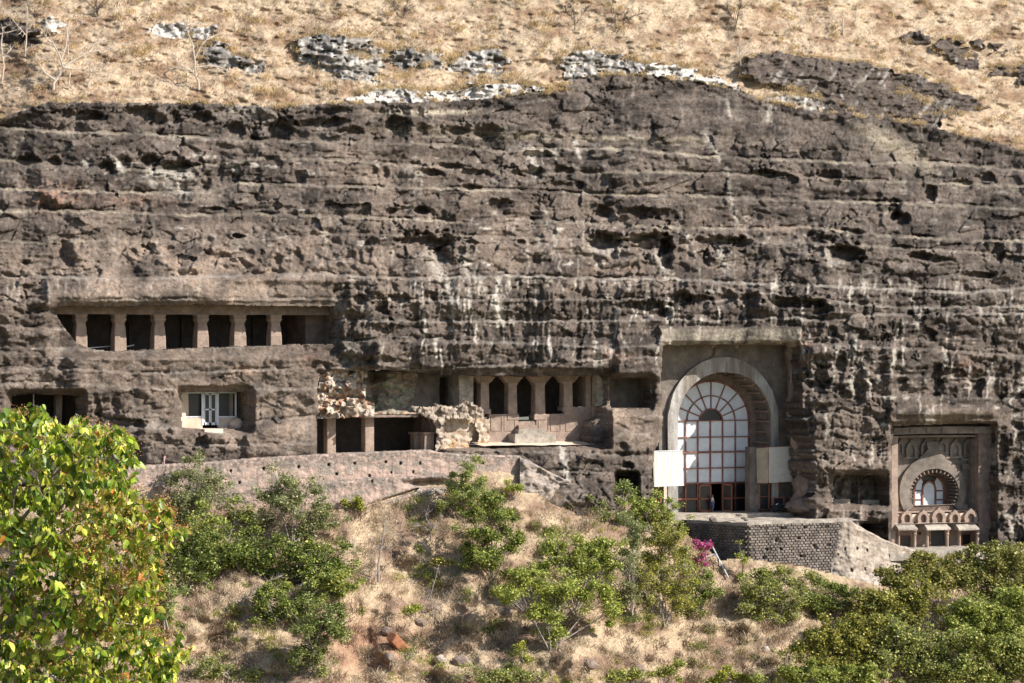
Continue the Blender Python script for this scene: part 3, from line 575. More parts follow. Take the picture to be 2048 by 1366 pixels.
so = npmesh('lower_slope', np.stack([a_, b_, c_], -1).reshape(-1, 3), qS.reshape(-1, 4), None, M_HILL, True, sc_.reshape(-1, 3))
tag(so, 'steep earthy slope below the cave terraces with dry grass and gullies', kind='structure')
# ================================================================ VALLEY + VIEWPOINT GROUND
gt = np.array([-900, -300, -60, -10, 0, 20, 40, 60, 75, 95, 130, 180, 230, 262, 290, 340, 900, 3000.]); gz = np.array([20, 6, -1.6, -1.9, -2.2, -5, -9, -13, -17, -26, -42, -47, -46, -44, -48, -60, -80, -80.])
gu = np.linspace(-1, 1, 41); gu = np.sign(gu)*np.abs(gu)**2*900
ft = np.unique(np.concatenate([gt, np.linspace(-60, 340, 61)])); GT, GU = np.meshgrid(ft, gu)
GZ = np.interp(GT, gt, gz)+1.2*fbm(GT/30, GU/30, 3, 230)*np.clip(np.abs(GT)/60, 0.1, 1)
GX_ = CAM[0]+GT*SA+GU*CA; GY_ = CAM[1]+GT*CA-GU*SA
hG, wG = GT.shape; ig = np.arange(hG*wG).reshape(hG, wG); qG = np.stack([ig[:-1, :-1], ig[:-1, 1:], ig[1:, 1:], ig[1:, :-1]], -1).reshape(-1, 4)
kk = sst(fbm(GT/25, GU/25, 4, 231), -.3, .5)[..., None]
gnd = npmesh('ground', np.stack([GX_, GY_, GZ], -1).reshape(-1, 3), qG, None, M_HILL, True, (np.array([.3, .24, .14])*(1-kk)+np.array([.10, .13, .05])*kk).reshape(-1, 3))
tag(gnd, 'valley floor and near hillside between the viewpoint and the cliff', kind='structure')
# ================================================================ CAVES
def room(par, px0, py0, px1, py1, Yf, Yb, m=.14, mat=None, matc=None, step=.5, amp=.05, skip='', back=None):
    mat = mat or M_CUT; a = W(px0, py1, Yf); b = W(px1, py0, Yf)
    x0, x1, z0, z1 = a[0]-m, b[0]+m, a[2]-m, b[2]+m
    p = lambda x, y, z: (x, y, z)
    if 'c' not in skip: MB().grid(p(x0, Yf, z1), p(x1, Yf, z1), p(x1, Yb, z1), p(x0, Yb, z1), step, amp).build('ceiling', matc or mat, par, True)
    if 'f' not in skip: MB().grid(p(x0, Yb, z0), p(x1, Yb, z0), p(x1, Yf, z0), p(x0, Yf, z0), step, amp).build('floor', mat, par, True)
    if 'l' not in skip: MB().grid(p(x0, Yf, z0), p(x0, Yf, z1), p(x0, Yb, z1), p(x0, Yb, z0), step, amp).build('side_wall', mat, par, True)
    if 'r' not in skip: MB().grid(p(x1, Yf, z1), p(x1, Yf, z0), p(x1, Yb, z0), p(x1, Yb, z1), step, amp).build('side_wall', mat, par, True)
    if 'k' not in skip: MB().grid(p(x0, Yb, z0), p(x1, Yb, z0), p(x1, Yb, z1), p(x0, Yb, z1), step, amp).build('back_wall', back or mat, par, True)
    return x0, x1, z0, z1
def patch(name, x0, x1, y0, y1, step, Yf, colf, mask=None, mat=None, parent=None):
    a, b = np.meshgrid(np.arange(x0, x1+.01, step), np.arange(y0, y1+.01, step)); a = a.astype(np.float32); b = b.astype(np.float32)
    Y = Yf(a, b); X, _, Z = Wv(a, b, Y); C = colf(a, b); h, w = a.shape; i = np.arange(h*w).reshape(h, w)
    q = np.stack([i[1:, :-1], i[1:, 1:], i[:-1, 1:], i[:-1, :-1]], -1)
    if mask is not None:
        m = mask((a[:-1, :-1]+a[1:, 1:])/2, (b[:-1, :-1]+b[1:, 1:])/2); q = q[m]
    q = q.reshape(-1, 4); u = np.unique(q); r = np.full(h*w, -1); r[u] = np.arange(len(u))
    return npmesh(name, np.stack([X, Y, Z], -1).reshape(-1, 3)[u], r[q], None, mat or M_WALL, True, np.broadcast_to(C, a.shape+(3,)).reshape(-1, 3)[u], parent)
def cmix(a, b, k): return np.array(a)*(1-k[..., None])+np.array(b)*k[..., None]
# ---- 1 the long pillared verandah
c1 = thing('cave_temple', W(390, 700, 1.3), 'long verandah cave at the upper left of the cliff with six carved pillars', 'cave', 'rock-cut caves')
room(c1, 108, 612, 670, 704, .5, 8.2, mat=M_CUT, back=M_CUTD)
m = MB(); prbox(m, 104, 611, 676, 628, 1.5, 2.5, .6, .03); m.build('lintel', M_CUT, c1, True)
def pillar(par, px0, px1, pyb, pyt, Y, mat, capital=True):
    a = W(px0, pyb, Y); b = W(px1, pyt, Y); w = (b[0]-a[0])/2; cx = (a[0]+b[0])/2; H_ = b[2]-a[2]; z0, z1 = a[2], b[2]
    if capital:
        pr = [(z0, w*1.04, w*1.04), (z0+H_*.45, w*.98, w*.98), (z0+H_*.46, w*.95, w*.95), (z0+H_*.66, w*.88, w*.88), (z0+H_*.67, w*.84, w*.84), (z0+H_*.76, w*.74, w*.74), (z0+H_*.84, w*.98, w*.98), (z0+H_*.88, w*1.06, w*1.06), (z0+H_*.90, w*.9, w*.9), (z0+H_, w*1.1, w*1.1)]
    else: pr = [(z0, w, w), (z0+H_*.5, w*.985, w*.985), (z1, w, w)]
    MB().loft(cx, Y+w, pr).build('pillar', mat, par, bevel=.05)
for x0, x1 in [(151, 175), (229, 253), (308, 332), (394, 418), (468, 493), (541, 564)]:
    pillar(c1, x0, x1, 706, 628, 1.6, M_CUTPINK)
m = MB(); prbox(m, 611, 622, 674, 704, 3.4, 8, .4, .05); m.build('inner_front_block', M_CUT, c1, True)  # added front-facing block, catches more light than the dark side wall
for x0, x1 in [(225, 262), (362, 398), (505, 540)]:
    m = MB(); a = W(x0, 700, 8.0); b = W(x1, 636, 8.0)
    m.ring([(a[0]+.25, a[2]), (a[0]+.25, b[2]-.3), (b[0]-.25, b[2]-.3), (b[0]-.25, a[2])], [(a[0], a[2]), (a[0], b[2]), (b[0], b[2]), (b[0], a[2])], 7.85, 8.1); m.build('door_frame', M_CUTD, c1)
# ---- 2 cave with the pale blue door
c2 = thing('cave_cell', W(425, 857, .8), 'small cream-plastered cave cell closed by a pale blue double door between two dark screens', 'cave', 'rock-cut caves')
room(c2, 363, 784, 497, 858, .5, 5.5, mat=M_CREAM, back=M_CUTD, skip='')
Yw = 1.0
for q, y_ in (((360, 784, 372, 858), .6), ((372, 834, 405, 860), Yw), ((436, 834, 474, 860), Yw)):
    m = MB(); prbox(m, *q, y_, 1.3, .4, .03); m.build('plaster_wall', M_CREAM, c2, True)
m = MB(); prbox(m, 458, 786, 466, 834, 2.2, 2.9, .4, .02); m.build('pilaster', M_CREAM, c2, True)
m = MB(); prbox(m, 372, 786, 377, 834, 1.3, 2.0, .4, .02); m.build('pilaster', M_CREAM, c2, True)
f = MB()
for x0, x1, y0, y1 in [(403.5, 408, 785, 850), (433, 437.5, 785, 850), (470.5, 473, 785, 834), (372, 404, 832, 835), (437, 472, 832, 835), (372, 473, 783.5, 787)]: pbox(f, x0, y0, x1, y1, Yw-.05, Yw+.1)
f.build('door_frame', M_BLUEW, c2)
for x0, x1 in [(408.5, 420), (421, 432.5)]:
    d = MB()
    for q in [(x0, x0+1.8, 787, 850), (x1-1.8, x1, 787, 850), (x0, x1, 787, 789.5), (x0, x1, 817.5, 820.5), (x0, x1, 845, 850)]: pbox(d, q[0], q[2], q[1], q[3], Yw-.03, Yw+.05)
    dl = d.build('door_leaf', M_BLUEW, c2)
    g = MB(); pbox(g, x0+1.5, 789, x1-1.5, 846, Yw, Yw+.02); g.build('screen_pane', M_DARKGL, dl)
    # sub-part coordinates are in root space already
for x0, x1 in [(377, 403.5), (437.5, 458)]:
    g = MB(); pbox(g, x0, 786, x1, 833, Yw+.3, Yw+.33); g.build('screen_pane', M_DARKGL, c2)
def boulder(name, px, py, Y, r, mat, par=None, sq=(1, 1, .8), seed=0, amp=.35, label=None, cat='boulder', group=None, sub=2):
    import bmesh
    bm = bmesh.new(); bmesh.ops.create_icosphere(bm, subdivisions=sub, radius=1)
    V = np.array([v.co[:] for v in bm.verts]); F = [tuple(v.index for v in f.verts) for f in bm.faces]; bm.free()
    d = 1+amp*n3(V+seed*3.1, 1.3)+amp*.5*n3(V+seed*5.7, 3.1)
    V = V*d[:, None]*np.array(sq)*r
    c = W(px, py, Y); me = bpy.data.meshes.new(name); me.from_pydata((V).tolist(), [], F); me.materials.append(mat)
    o = bpy.data.objects.new(name, me); link(o, par)
    if par is not None: o.location = Vector(o.location)+Vector(c)
    else: o.location = c
    if label: tag(o, label, cat, group)
    return o
boulder('rock_stub', 474, 849, .5, .62, M_CREAM, c2, sq=(1.1, .9, .85), seed=3, amp=.25)
st = thing('rock_steps', W(430, 880, -1), 'three worn rock steps leading up to the pale blue cave door', 'steps', 'rock-cut steps')
for i, (y, x0, x1) in enumerate([(858, 409, 446), (866, 413, 452), (874, 418, 456)]):
    m = MB(); prbox(m, x0, y, x1, y+16, -2.1-.45*i, 1.0, .3, .03); m.build('step', M_CREAM if i == 0 else M_CONC, st, True)
num = thing('cave_number_sign', W(361, 803, .4), 'small black number plate on the left door jamb of the blue-doored cave', 'sign')
m = MB(); pbox(m, 358.2, 800, 365, 805.4, .35, .42); m.build('plate', M_BLACK, num)
m = MB(); pbox(m, 360.4, 801.4, 361.1, 804, .33, .36); pbox(m, 361.9, 801.4, 363.6, 802, .33, .36); pbox(m, 362, 803.4, 363.6, 804, .33, .36); m.build('numerals', M_CREAM, num)
# ---- 3 far left cave
c3 = thing('cave_temple', W(95, 850, 1), 'dark low cave mouth at the far left edge, half hidden by the leafy foreground tree', 'cave', 'rock-cut caves')
room(c3, 22, 788, 164, 852, .5, 6, mat=M_CUT, back=M_CUTD)
m = MB(); prbox(m, 112, 790, 124, 852, 1.4, 2.1, .4, .03); m.build('pillar', M_CUT, c3, True)
m = MB(); m.tube([W(67.5, 850, .9), W(67, 788, .95)], .06); m.build('prop_pole', M_BARKW, c3)
# ---- 4 lower storey with two square pillars
c4 = thing('cave_temple', W(730, 908, 1), 'ground-level cave hall with two plain square pillars above the walkway wall', 'cave', 'rock-cut caves')
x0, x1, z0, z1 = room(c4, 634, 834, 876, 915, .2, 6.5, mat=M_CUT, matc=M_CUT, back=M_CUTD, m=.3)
for a_, b_ in [(654, 672), (730, 748.5)]: pillar(c4, a_, b_, 922, 832, .9, M_CUTPINK, False)
for k_, yy in enumerate([1.1, 2.3, 3.5]):      # niches carved on the right side wall
    m = MB(); cz = W(860, 848, 2)[2]
    pin = [(yy+.32*math.cos(t), cz-.1+.45*math.sin(t)) for t in np.linspace(0, math.pi, 9)]; pin = [(yy+.32, cz-.7)]+pin+[(yy-.32, cz-.7)]
    pou = [(yy+.5*math.cos(t), cz-.1+.7*math.sin(t)) for t in np.linspace(0, math.pi, 9)]; pou = [(yy+.5, cz-.8)]+pou+[(yy-.5, cz-.8)]
    m.ring(pin, pou, 0, .3)
    m.V = [(x1-.32+p[1], p[0], p[2]) for p in m.V]; m.build('niche_frame', M_CUTPINK, c4)
for a_, b_, yy in [(829, 846, 2.6), (849, 868, 1.1)]:
    m = MB(); prbox(m, a_, 869, b_, 915, yy, yy+1, .4, .02); prbox(m, a_-2, 864, b_+2, 869, yy-.1, yy+1.1, .4, .01); m.build('pedestal', M_CUTPINK, c4, True)
# ---- 5 collapsed upper front: rubble, green alcove, broken ledge
def reg(a, b, poly, s=0): return inpoly(a+2.2*fbm(a/9, b/9, 2, 300+s), b+2.2*fbm(a/9, b/9, 2, 310+s), poly)
RUB = [(634, 740), (736, 738), (733, 760), (729, 800), (748, 805), (748, 834), (634, 837)]
GRN = [(726, 740), (836, 742), (829, 790), (826, 812), (882, 817), (832, 828), (748, 834), (746, 806), (728, 800)]
LED = [(822, 812), (862, 815), (872, 806), (885, 812), (922, 812), (928, 796), (947, 810), (966, 816), (968, 833), (952, 838), (925, 836), (893, 838), (888, 850), (886, 872), (882, 908), (870, 908), (874, 860), (868, 842), (835, 828)]
PAN = [(886, 834), (950, 834), (947, 868), (932, 908), (880, 910), (886, 870)]
COLM = [(950, 836), (968, 832), (980, 838), (979, 880), (966, 908), (954, 908), (959, 870), (950, 852)]
c5 = thing('cave_gallery', W(800, 835, 1), 'collapsed upper cave front with bright broken rubble, a green-stained alcove and a broken ledge', 'cave', 'rock-cut caves')
def yr(a, b):
    F1, F2, A, B, DX, DY = worley(a/24+.4*fbm(a/14, b/14, 2, 323), b/17, 41); G1, G2, A2, B2, DX2, DY2 = worley(a/9, b/8, 42)
    return .1+.8*(A-.5)+1.0*(DX*(A-.5)+DY*(B-.5))*2+.3*(DX2*(A2-.5)+DY2*(B2-.5))*2+.12*(1-sst(F2-F1, 0, .1))+.5*fbm(a/30, b/26, 2, 322)-.15*sst(b, 800, 825)-.65
def cr_(a, b):
    k = sst(fbm(a/14, b/18, 3, 320), .05, .5); c = cmix((.50, .41, .33), (.38, .22, .14), k); k = sst(fbm(a/8, b/22, 3, 321)+.3*(1-sst(b, 745, 780)), .35, .8)*.8
    return c*(1-k[..., None])+np.array([.34, .33, .32])*k[..., None]
patch('rubble_face', 632, 750, 738, 838, 1.6, yr, cr_, lambda a, b: reg(a, b, RUB, 1), M_CLIFF, c5)
def yg(a, b):
    k = np.exp(-((a-748)/20)**2-((b-752)/12)**2); k2 = np.exp(-((a-745)/14)**2-((b-790)/22)**2)
    return 2.3+1.5*k+.7*k2+.6*fbm(a/40, b/22, 3, 330)+.12*fbm(a/9, b/7, 2, 331)-1.6*sst(b, 812, 830)-.5*sst(a, 770, 830)*(1-sst(b, 760, 790))
def cg(a, b):
    k = sst(fbm(a/30, b/18, 3, 332)+.5*sst(b, 765, 785)-.3, -.3, .4); c = cmix((.27, .22, .175), (.27, .275, .205), k); k = sst(fbm(a/16, b/6, 2, 333)+.9*sst(b, 818, 828), .4, .9); return c*(1-k[..., None])+np.array([.36, .25, .18])*k[..., None]
patch('green_alcove', 722, 884, 738, 838, 1.8, yg, cg, lambda a, b: reg(a, b, GRN, 2), M_CLIFF, c5)
def yl(a, b):
    F1, F2, A, B, DX, DY = worley(a/15, b/13, 45); return -.15+.35*(DX*(A-.5)+DY*(B-.5))*2+.5*(A-.5)+.1*fbm(a/6, b/6, 2, 340)
patch('broken_ledge', 818, 972, 792, 912, 1.6, yl, lambda a, b: cmix((.40, .325, .26), (.27, .215, .175), sst(fbm(a/12, b/12, 3, 341), -.1, .6)), lambda a, b: reg(a, b, LED, 3), M_CLIFF, c5)
ochre = lambda a, b: cmix((.50, .40, .31), (.50, .33, .20), sst(fbm(a/18, b/10, 3, 350)+.8*(sst(b, 870, 900)-.3), -.2, .7))
patch('ochre_wall', 876, 984, 830, 912, 2, lambda a, b: .9+.1*fbm(a/9, b/9, 3, 351)-.6*sst(b, 895, 912), ochre, lambda a, b: reg(a, b, PAN, 4), M_CLIFF, c5)
patch('ochre_wall', 876, 984, 830, 912, 2, lambda a, b: .5+.12*fbm(a/9, b/9, 3, 352), ochre, lambda a, b: reg(a, b, COLM, 5), M_CLIFF, c5)
m = MB(); prbox(m, 634, 829, 836, 836, .1, 2.6, .4, .05); m.build('floor_slab', M_CUT, c5, True)
m = MB(); prbox(m, 826, 746, 879, 822, 3.6, 4.2, .5, .04); prbox(m, 896, 750, 922, 822, 3.6, 4.2, .5, .04); prbox(m, 878, 746, 897, 755, 3.6, 4.2, .5, .03); m.build('inner_wall', M_FAC, c5, True)
m = MB(); prbox(m, 918, 750, 947, 835, 1.3, 4.2, .4, .05); m.build('pilaster', M_CONC, c5, True)
a = W(640, 838, 0); b = W(1216, 744, 0)
MB().grid((a[0]-1, -.1, b[2]+.1), (b[0]+.4, -.1, b[2]+.1), (b[0]+.4, 7, b[2]+.1), (a[0]-1, 7, b[2]+.1), .6, .06).build('ceiling', M_CUT, c5, True)
MB().grid((a[0]-1, 7, a[2]-.2), (b[0]+.4, 7, a[2]-.2), (b[0]+.4, 7, b[2]+.2), (a[0]-1, 7, b[2]+.2), .8, .06).build('back_wall', M_CUTD, c5, True)
MB().grid((a[0]-.3, .2, a[2]-.2), (a[0]-.3, .2, b[2]+.2), (a[0]-.3, 7, b[2]+.2), (a[0]-.3, 7, a[2]-.2), .8, .06).build('side_wall', M_CUT, c5, True)
fz = W(880, 826, 3)[2]
MB().grid((a[0]-1, 7, fz), (W(950, 820, 3)[0], 7, fz), (W(950, 820, 3)[0], .9, fz), (a[0]-1, .9, fz), .8, .04).build('floor', M_CONC, c5, True)
m = MB()
for i in range(3): prbox(m, 936-3*i, 889+6*i, 962-2*i, 897+6*i, 1.4-.5*i, 3.4, .3, .03)
m.build('step', M_CONC, c5, True)
m = MB(); prbox(m, 925, 836, 985, 912, 3.2, 3.5, .5, .05); m.build('inner_wall', M_ORANGE, c5, True)
# ---- 6 columned porch
c6 = thing('cave_porch', W(1080, 885, 1.2), 'pink-brown columned cave porch with four pillars, a panelled parapet and a central doorway', 'cave', 'rock-cut caves')
YP = 1.5; zc_ = W(1000, 751, YP)[2]; zf_ = W(1000, 884, YP)[2]
MB().grid((W(944, 0, YP)[0], 6.9, W(1080, 842, YP)[2]), (W(1214, 0, YP)[0], 6.9, W(1080, 842, YP)[2]), (W(1214, 0, YP)[0], YP+.4, W(1080, 842, YP)[2]), (W(944, 0, YP)[0], YP+.4, W(1080, 842, YP)[2]), .8, .04).build('floor', M_CUTD, c6, True)
for px0, px1, pb in [(962, 979, 828), (1017, 1035, 840), (1071, 1091, 840), (1128, 1146, 822)]:
    a = W(px0, pb, YP); b = W(px1, 752, YP); cx = (a[0]+b[0])/2; w = (b[0]-a[0])/2; z0, z1 = a[2], b[2]
    H_ = z1-z0
    p = MB().loft(cx, YP+.55, [(z0, w*1.3, .62), (z0+.12*H_, w*1.3, .62), (z0+.13*H_, w*1.02, .52), (z0+.8*H_, w*.93, .48), (z0+.81*H_, w*1.12, .55), (z0+.86*H_, w*1.12, .55), (z0+.87*H_, w, .5), (z1, w, .5)]).build('pillar', M_CUTPINK, c6, bevel=.03)
    br = MB(); bw = w+.62; prof = [(-bw, z1), (-bw, z1-.22), (-bw+.22, z1-.34), (-bw+.3, z1-.5), (-w*.9, z1-.75), (w*.9, z1-.75), (bw-.3, z1-.5), (bw-.22, z1-.34), (bw, z1-.22), (bw, z1)]
    br.prism([(cx+q[0], q[1]) for q in prof], YP+.1, YP+.9); br.build('bracket', M_CUTPINK, p)
m = MB(); prbox(m, 945, 748, 1200, 754, YP-.15, YP+1.1, .5, .03); m.build('lintel', M_CUTPINK, c6, True)
for x0, x1, y0 in [(978, 1037, 828), (1073, 1128, 828), (1128, 1186, 814)]:
    m = MB(); prbox(m, x0, y0, x1, 905, YP, YP+.5, .5, .02); pw = m.build('parapet', M_CUTPINK, c6, True)
    n_ = 2 if x1-x0 > 50 else 1
    for i in range(2):
        q = MB(); xa = x0+4+(x1-x0-6)/2*i; A = W(xa, 862, YP-.04); B = W(xa+(x1-x0-14)/2, 832, YP-.04)
        q.ring([(A[0]+.07, A[2]+.07), (B[0]-.07, A[2]+.07), (B[0]-.07, B[2]-.07), (A[0]+.07, B[2]-.07)], [(A[0], A[2]), (B[0], A[2]), (B[0], B[2]), (A[0], B[2])], YP-.05, YP+.02, closed=True); q.build('panel_moulding', M_CUTPINK, pw)
m = MB(); prbox(m, 1037, 843, 1073, 905, YP+.1, YP+.5, .5, .02); m.build('door_sill', M_CUTPINK, c6, True)
m = MB(); prbox(m, 1186, 812, 1216, 900, YP-.5, YP+.5, .4, .08); prbox(m, 1172, 750, 1182, 814, YP, YP+4, .4, .02); m.build('side_wall', M_CUTPINK, c6, True)
m = MB(); prbox(m, 1194, 748, 1213, 812, .5, YP+1.5, .4, .03); m.build('pilaster', M_CONC, c6, True)
for i, (x0, x1, y) in enumerate([(1038, 1075, 850), (1037, 1090, 858), (1030, 1112, 867)]):
    m = MB(); prbox(m, x0, y, x1, 900, YP-.5-.5*i, YP+.1, .3, .03); m.build('step', M_CONC if i else M_CUTPINK, c6, True)
zz = W(1050, 884, .3)[2]; MB().grid((W(955, 0, 0)[0], YP+.1, zz), (W(1200, 0, 0)[0], YP+.1, zz), (W(1200, 0, 0)[0], -1.4, zz-.25), (W(955, 0, 0)[0], -1.4, zz-.25), .5, .06).build('forecourt', M_CREAM, c6, True)
# ---- alcove right of the porch
c7 = thing('rock_alcove', W(1260, 818, 1), 'square empty grey alcove with a rounded roof between the porch and the tall arched hall', 'alcove')
room(c7, 1216, 753, 1303, 819, .3, 2.9, m=.15, mat=M_FAC, step=.35, amp=.1)
c8 = thing('rock_alcove', W(1252, 990, 0), 'small dark doorway with a stone lintel, low left of the tall arched hall', 'alcove')
room(c8, 1236, 950, 1271, 1032, -.8, 1.6, m=.1, mat=M_CUTD, step=.5)
m = MB(); prbox(m, 1233, 946, 1275, 951.5, -1.55, -.7, .3, .03); m.build('lintel', M_CONC, c8, True)
# ================================================================ TALL ARCHED HALL
ch = thing('arched_cave_hall', W(1420, 1022, 3), 'tall rock-cut prayer hall with a great horseshoe arch holding a white-paned window in red timber', 'cave', 'rock-cut caves')
YF = 2.3; YWN = 5.0
def arc(px0, px1, pysp, pytop, pyb, Y, n=28):
    a = W(px0, pyb, Y); b = W(px1, pysp, Y); t = W((px0+px1)/2, pytop, Y)
    cx = (a[0]+b[0])/2; rx = (b[0]-a[0])/2; rz = t[2]-b[2]
    L = [(cx+rx, a[2]), (cx+rx*1.0, (a[2]+b[2])/2)]
    L += [(cx+rx*math.cos(u), b[2]+rz*math.sin(u)) for u in np.linspace(0, math.pi, n)]
    L += [(cx-rx*1.0, (a[2]+b[2])/2), (cx-rx, a[2])]
    return L, cx, b[2], rx, rz
inn, icx, isz, irx, irz = arc(1352, 1541, 838, 744, 1026, YF)
oub, *_ = arc(1336, 1557, 842, 714, 1026, YF-.4)
def torect(c, x0, x1, zt, zb, cx, cz):
    out = []
    for x, z in c:
        if z <= cz: out.append((x1 if x > cx else x0, z))
        else:
            dx, dz = x-cx, z-cz; s = min((x1-cx)/dx if dx > 1e-6 else 1e9, (cx-x0)/-dx if dx < -1e-6 else 1e9, (zt-cz)/max(dz, 1e-6)); out.append((cx+dx*s, cz+dz*s))
    return out
rx0, rx1, rzt = W(1318, 0, YF)[0], W(1600, 0, YF)[0]+.6, W(1450, 686, YF)[2]+.3
# dense ring so that the corners are reached
def dens(c, k=3):
    o = []
    for i in range(len(c)-1):
        for j in range(k): o.append((c[i][0]+(c[i+1][0]-c[i][0])*j/k, c[i][1]+(c[i+1][1]-c[i][1])*j/k))
    return o+[c[-1]]
di = dens(inn)
m = MB().ring(di, torect(di, rx0, rx1, rzt, 0, icx, isz), YF, YF+.3, yin=YWN); m.build('facade_wall', M_FAC, ch, jit=.06)
m = MB(); prbox(m, 1316, 684, 1602, 690, -.1, YF+.3, .5, .05); m.build('ceiling', M_CUT, ch, True)
MB().grid((rx1-.45, -.2, rzt), (rx1-.45, -.2, W(1590, 1030, YF)[2]), (rx1-.45, YF+.2, W(1590, 1030, YF)[2]), (rx1-.45, YF+.2, rzt), .4, .1).build('side_wall', M_CUT, ch, True)
MB().ring(inn, oub, YF-.4, YF+.05).build('arch_band', M_BAND, ch, jit=.07)
m = MB(); m.prism([(icx-2.3, oub[15][1]-.6), (icx+2.3, oub[15][1]-.6), (icx+1.3, oub[15][1]+.2), (icx+1.15, rzt), (icx-1.0, rzt), (icx-1.2, oub[15][1]+.2)], YF-.2, YF+.04); m.build('arch_finial', M_FAC, ch, jit=.05)
for i, u in enumerate(np.linspace(-.95, math.pi+.6, 22)):
    if u < 0 or u > math.pi: x = icx+irx*(1 if u < 1 else -1); z = isz+(u if u < 0 else math.pi-u)*irz; dx, dz = (-1, 0) if u < 1 else (1, 0)
    else: x = icx+irx*math.cos(u); z = isz+irz*math.sin(u); dx, dz = -math.cos(u), -math.sin(u)
    m = MB(); nx, nz = -dz, dx; h = .07; d = .26
    pts = [(x-nx*h, z-nz*h), (x+nx*h, z+nz*h), (x+nx*h+dx*d, z+nz*h+dz*d), (x-nx*h+dx*d, z-nz*h+dz*d)]
    m.prism(pts, YF+.25, YWN-.1); m.build('vault_rib', M_CUTPINK if u < 1.2 else M_FAC, ch, jit=.03)
wo, wcx, wsz, wrx, wrz = arc(1343, 1499, 841, 760, 1024, YWN)
big, *_ = arc(1310, 1545, 838, 730, 1024, YWN)
MB().ring(wo, big, YWN, YWN+.3).build('window_wall', M_CUT, ch)
win = 'window'; wf = MB(); wi, *_ = arc(1346.5, 1495.5, 841, 764, 1024, YWN)
wf.ring(wi, wo, YWN-.12, YWN+.15); wfo = wf.build('window_frame', M_REDWOOD, ch)
cols = [W(x, 0, YWN)[0] for x in (1343, 1370.5, 1395, 1420, 1444.5, 1470, 1499)]
rows = [W(1420, y, YWN)[2] for y in (841, 874, 904, 936, 966)]; zt_ = W(1420, 997, YWN)[2]; zb_ = W(1420, 1022.5, YWN)[2]
hw = .07
for i in range(1, 6):
    m = MB(); 
    if i in (3,): m.box(cols[i]-hw, cols[i]+hw, YWN-.12, YWN+.1, zb_, rows[0])
    else: m.box(cols[i]-hw, cols[i]+hw, YWN-.12, YWN+.1, zb_, rows[0])
    m.build('mullion', M_REDWOOD, wfo)
for j, z in enumerate(rows):
    m = MB(); m.box(cols[0], cols[6], YWN-.15, YWN+.08, z-hw*(1.2 if j in (2, 4) else .8), z+hw*(1.2 if j in (2, 4) else .8)); m.build('transom', M_REDWOOD, wfo)
m = MB(); m.box(cols[0], cols[2], YWN-.15, YWN+.08, zt_-hw, zt_+hw); m.box(cols[4], cols[6], YWN-.15, YWN+.08, zt_-hw, zt_+hw); m.build('transom', M_ORWOOD, wfo)
for i in range(6):
    for j in range(4):
        m = MB(); m.box(cols[i]+hw*.6, cols[i+1]-hw*.6, YWN+.0, YWN+.03, rows[j+1]+hw*.6, rows[j]-hw*.6)
        m.build('pane', M_PANE, wfo)
R = [wrz*24/81, wrz*50/81, wrz*.97]; SX_ = wrx/wrz
for k in range(3):
    pin = [(wcx+(R[k]-hw*.8)*SX_*math.cos(u), wsz+(R[k]-hw*.8)*math.sin(u)) for u in np.linspace(0, math.pi, 20)]
    pou = [(wcx+(R[k]+hw*.8)*SX_*math.cos(u), wsz+(R[k]+hw*.8)*math.sin(u)) for u in np.linspace(0, math.pi, 20)]
    if k < 2: MB().ring(pin, pou, YWN-.12, YWN+.06).build('curved_glazing_bar', M_REDWOOD, wfo)
for i in range(9):
    u = math.pi*i/8; 
    if 0 < i < 8:
        c, s = math.cos(u), math.sin(u); nx, nz = -s, c; q = [(wcx+R[0]*c*SX_-nx*hw*.7, wsz+R[0]*s-nz*hw*.7), (wcx+R[2]*c*SX_-nx*hw*.7, wsz+R[2]*s-nz*hw*.7), (wcx+R[2]*c*SX_+nx*hw*.7, wsz+R[2]*s+nz*hw*.7), (wcx+R[0]*c*SX_+nx*hw*.7, wsz+R[0]*s+nz*hw*.7)]
        MB().prism(q, YWN-.11, YWN+.07).build('radial_glazing_bar', M_REDWOOD, wfo)
for i in range(8):
    for k in range(2):
        us = np.linspace(math.pi*i/8, math.pi*(i+1)/8, 5)
        pin = [(wcx+R[k]*SX_*math.cos(u), wsz+R[k]*math.sin(u)) for u in us]; pou = [(wcx+R[k+1]*SX_*math.cos(u), wsz+R[k+1]*math.sin(u)) for u in us]
        MB().ring(pin, pou, YWN+.005, YWN+.035, back=True).build('pane', M_PANE, wfo)
pin = [(wcx+R[0]*SX_*math.cos(u), wsz+R[0]*math.sin(u)) for u in np.linspace(0, math.pi, 12)]
MB().prism(pin, YWN+.05, YWN+.08).build('dark_pane', M_DARKGL, wfo)
for i in (0, 1, 2, 4, 5):
    for za, zb2 in ((zb_, zt_), (zt_, rows[4])):
        m = MB(); m.box(cols[i]+hw, cols[i+1]-hw, YWN+.03, YWN+.05, za, zb2); m.build('screen_pane', M_DARKGL, wfo)
m = MB(); x0, x1 = cols[3]+hw, cols[4]-hw
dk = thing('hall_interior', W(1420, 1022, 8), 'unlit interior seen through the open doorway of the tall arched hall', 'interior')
room(dk, 1330, 770, 1520, 1026, YWN+.35, 14, mat=M_CUTD)
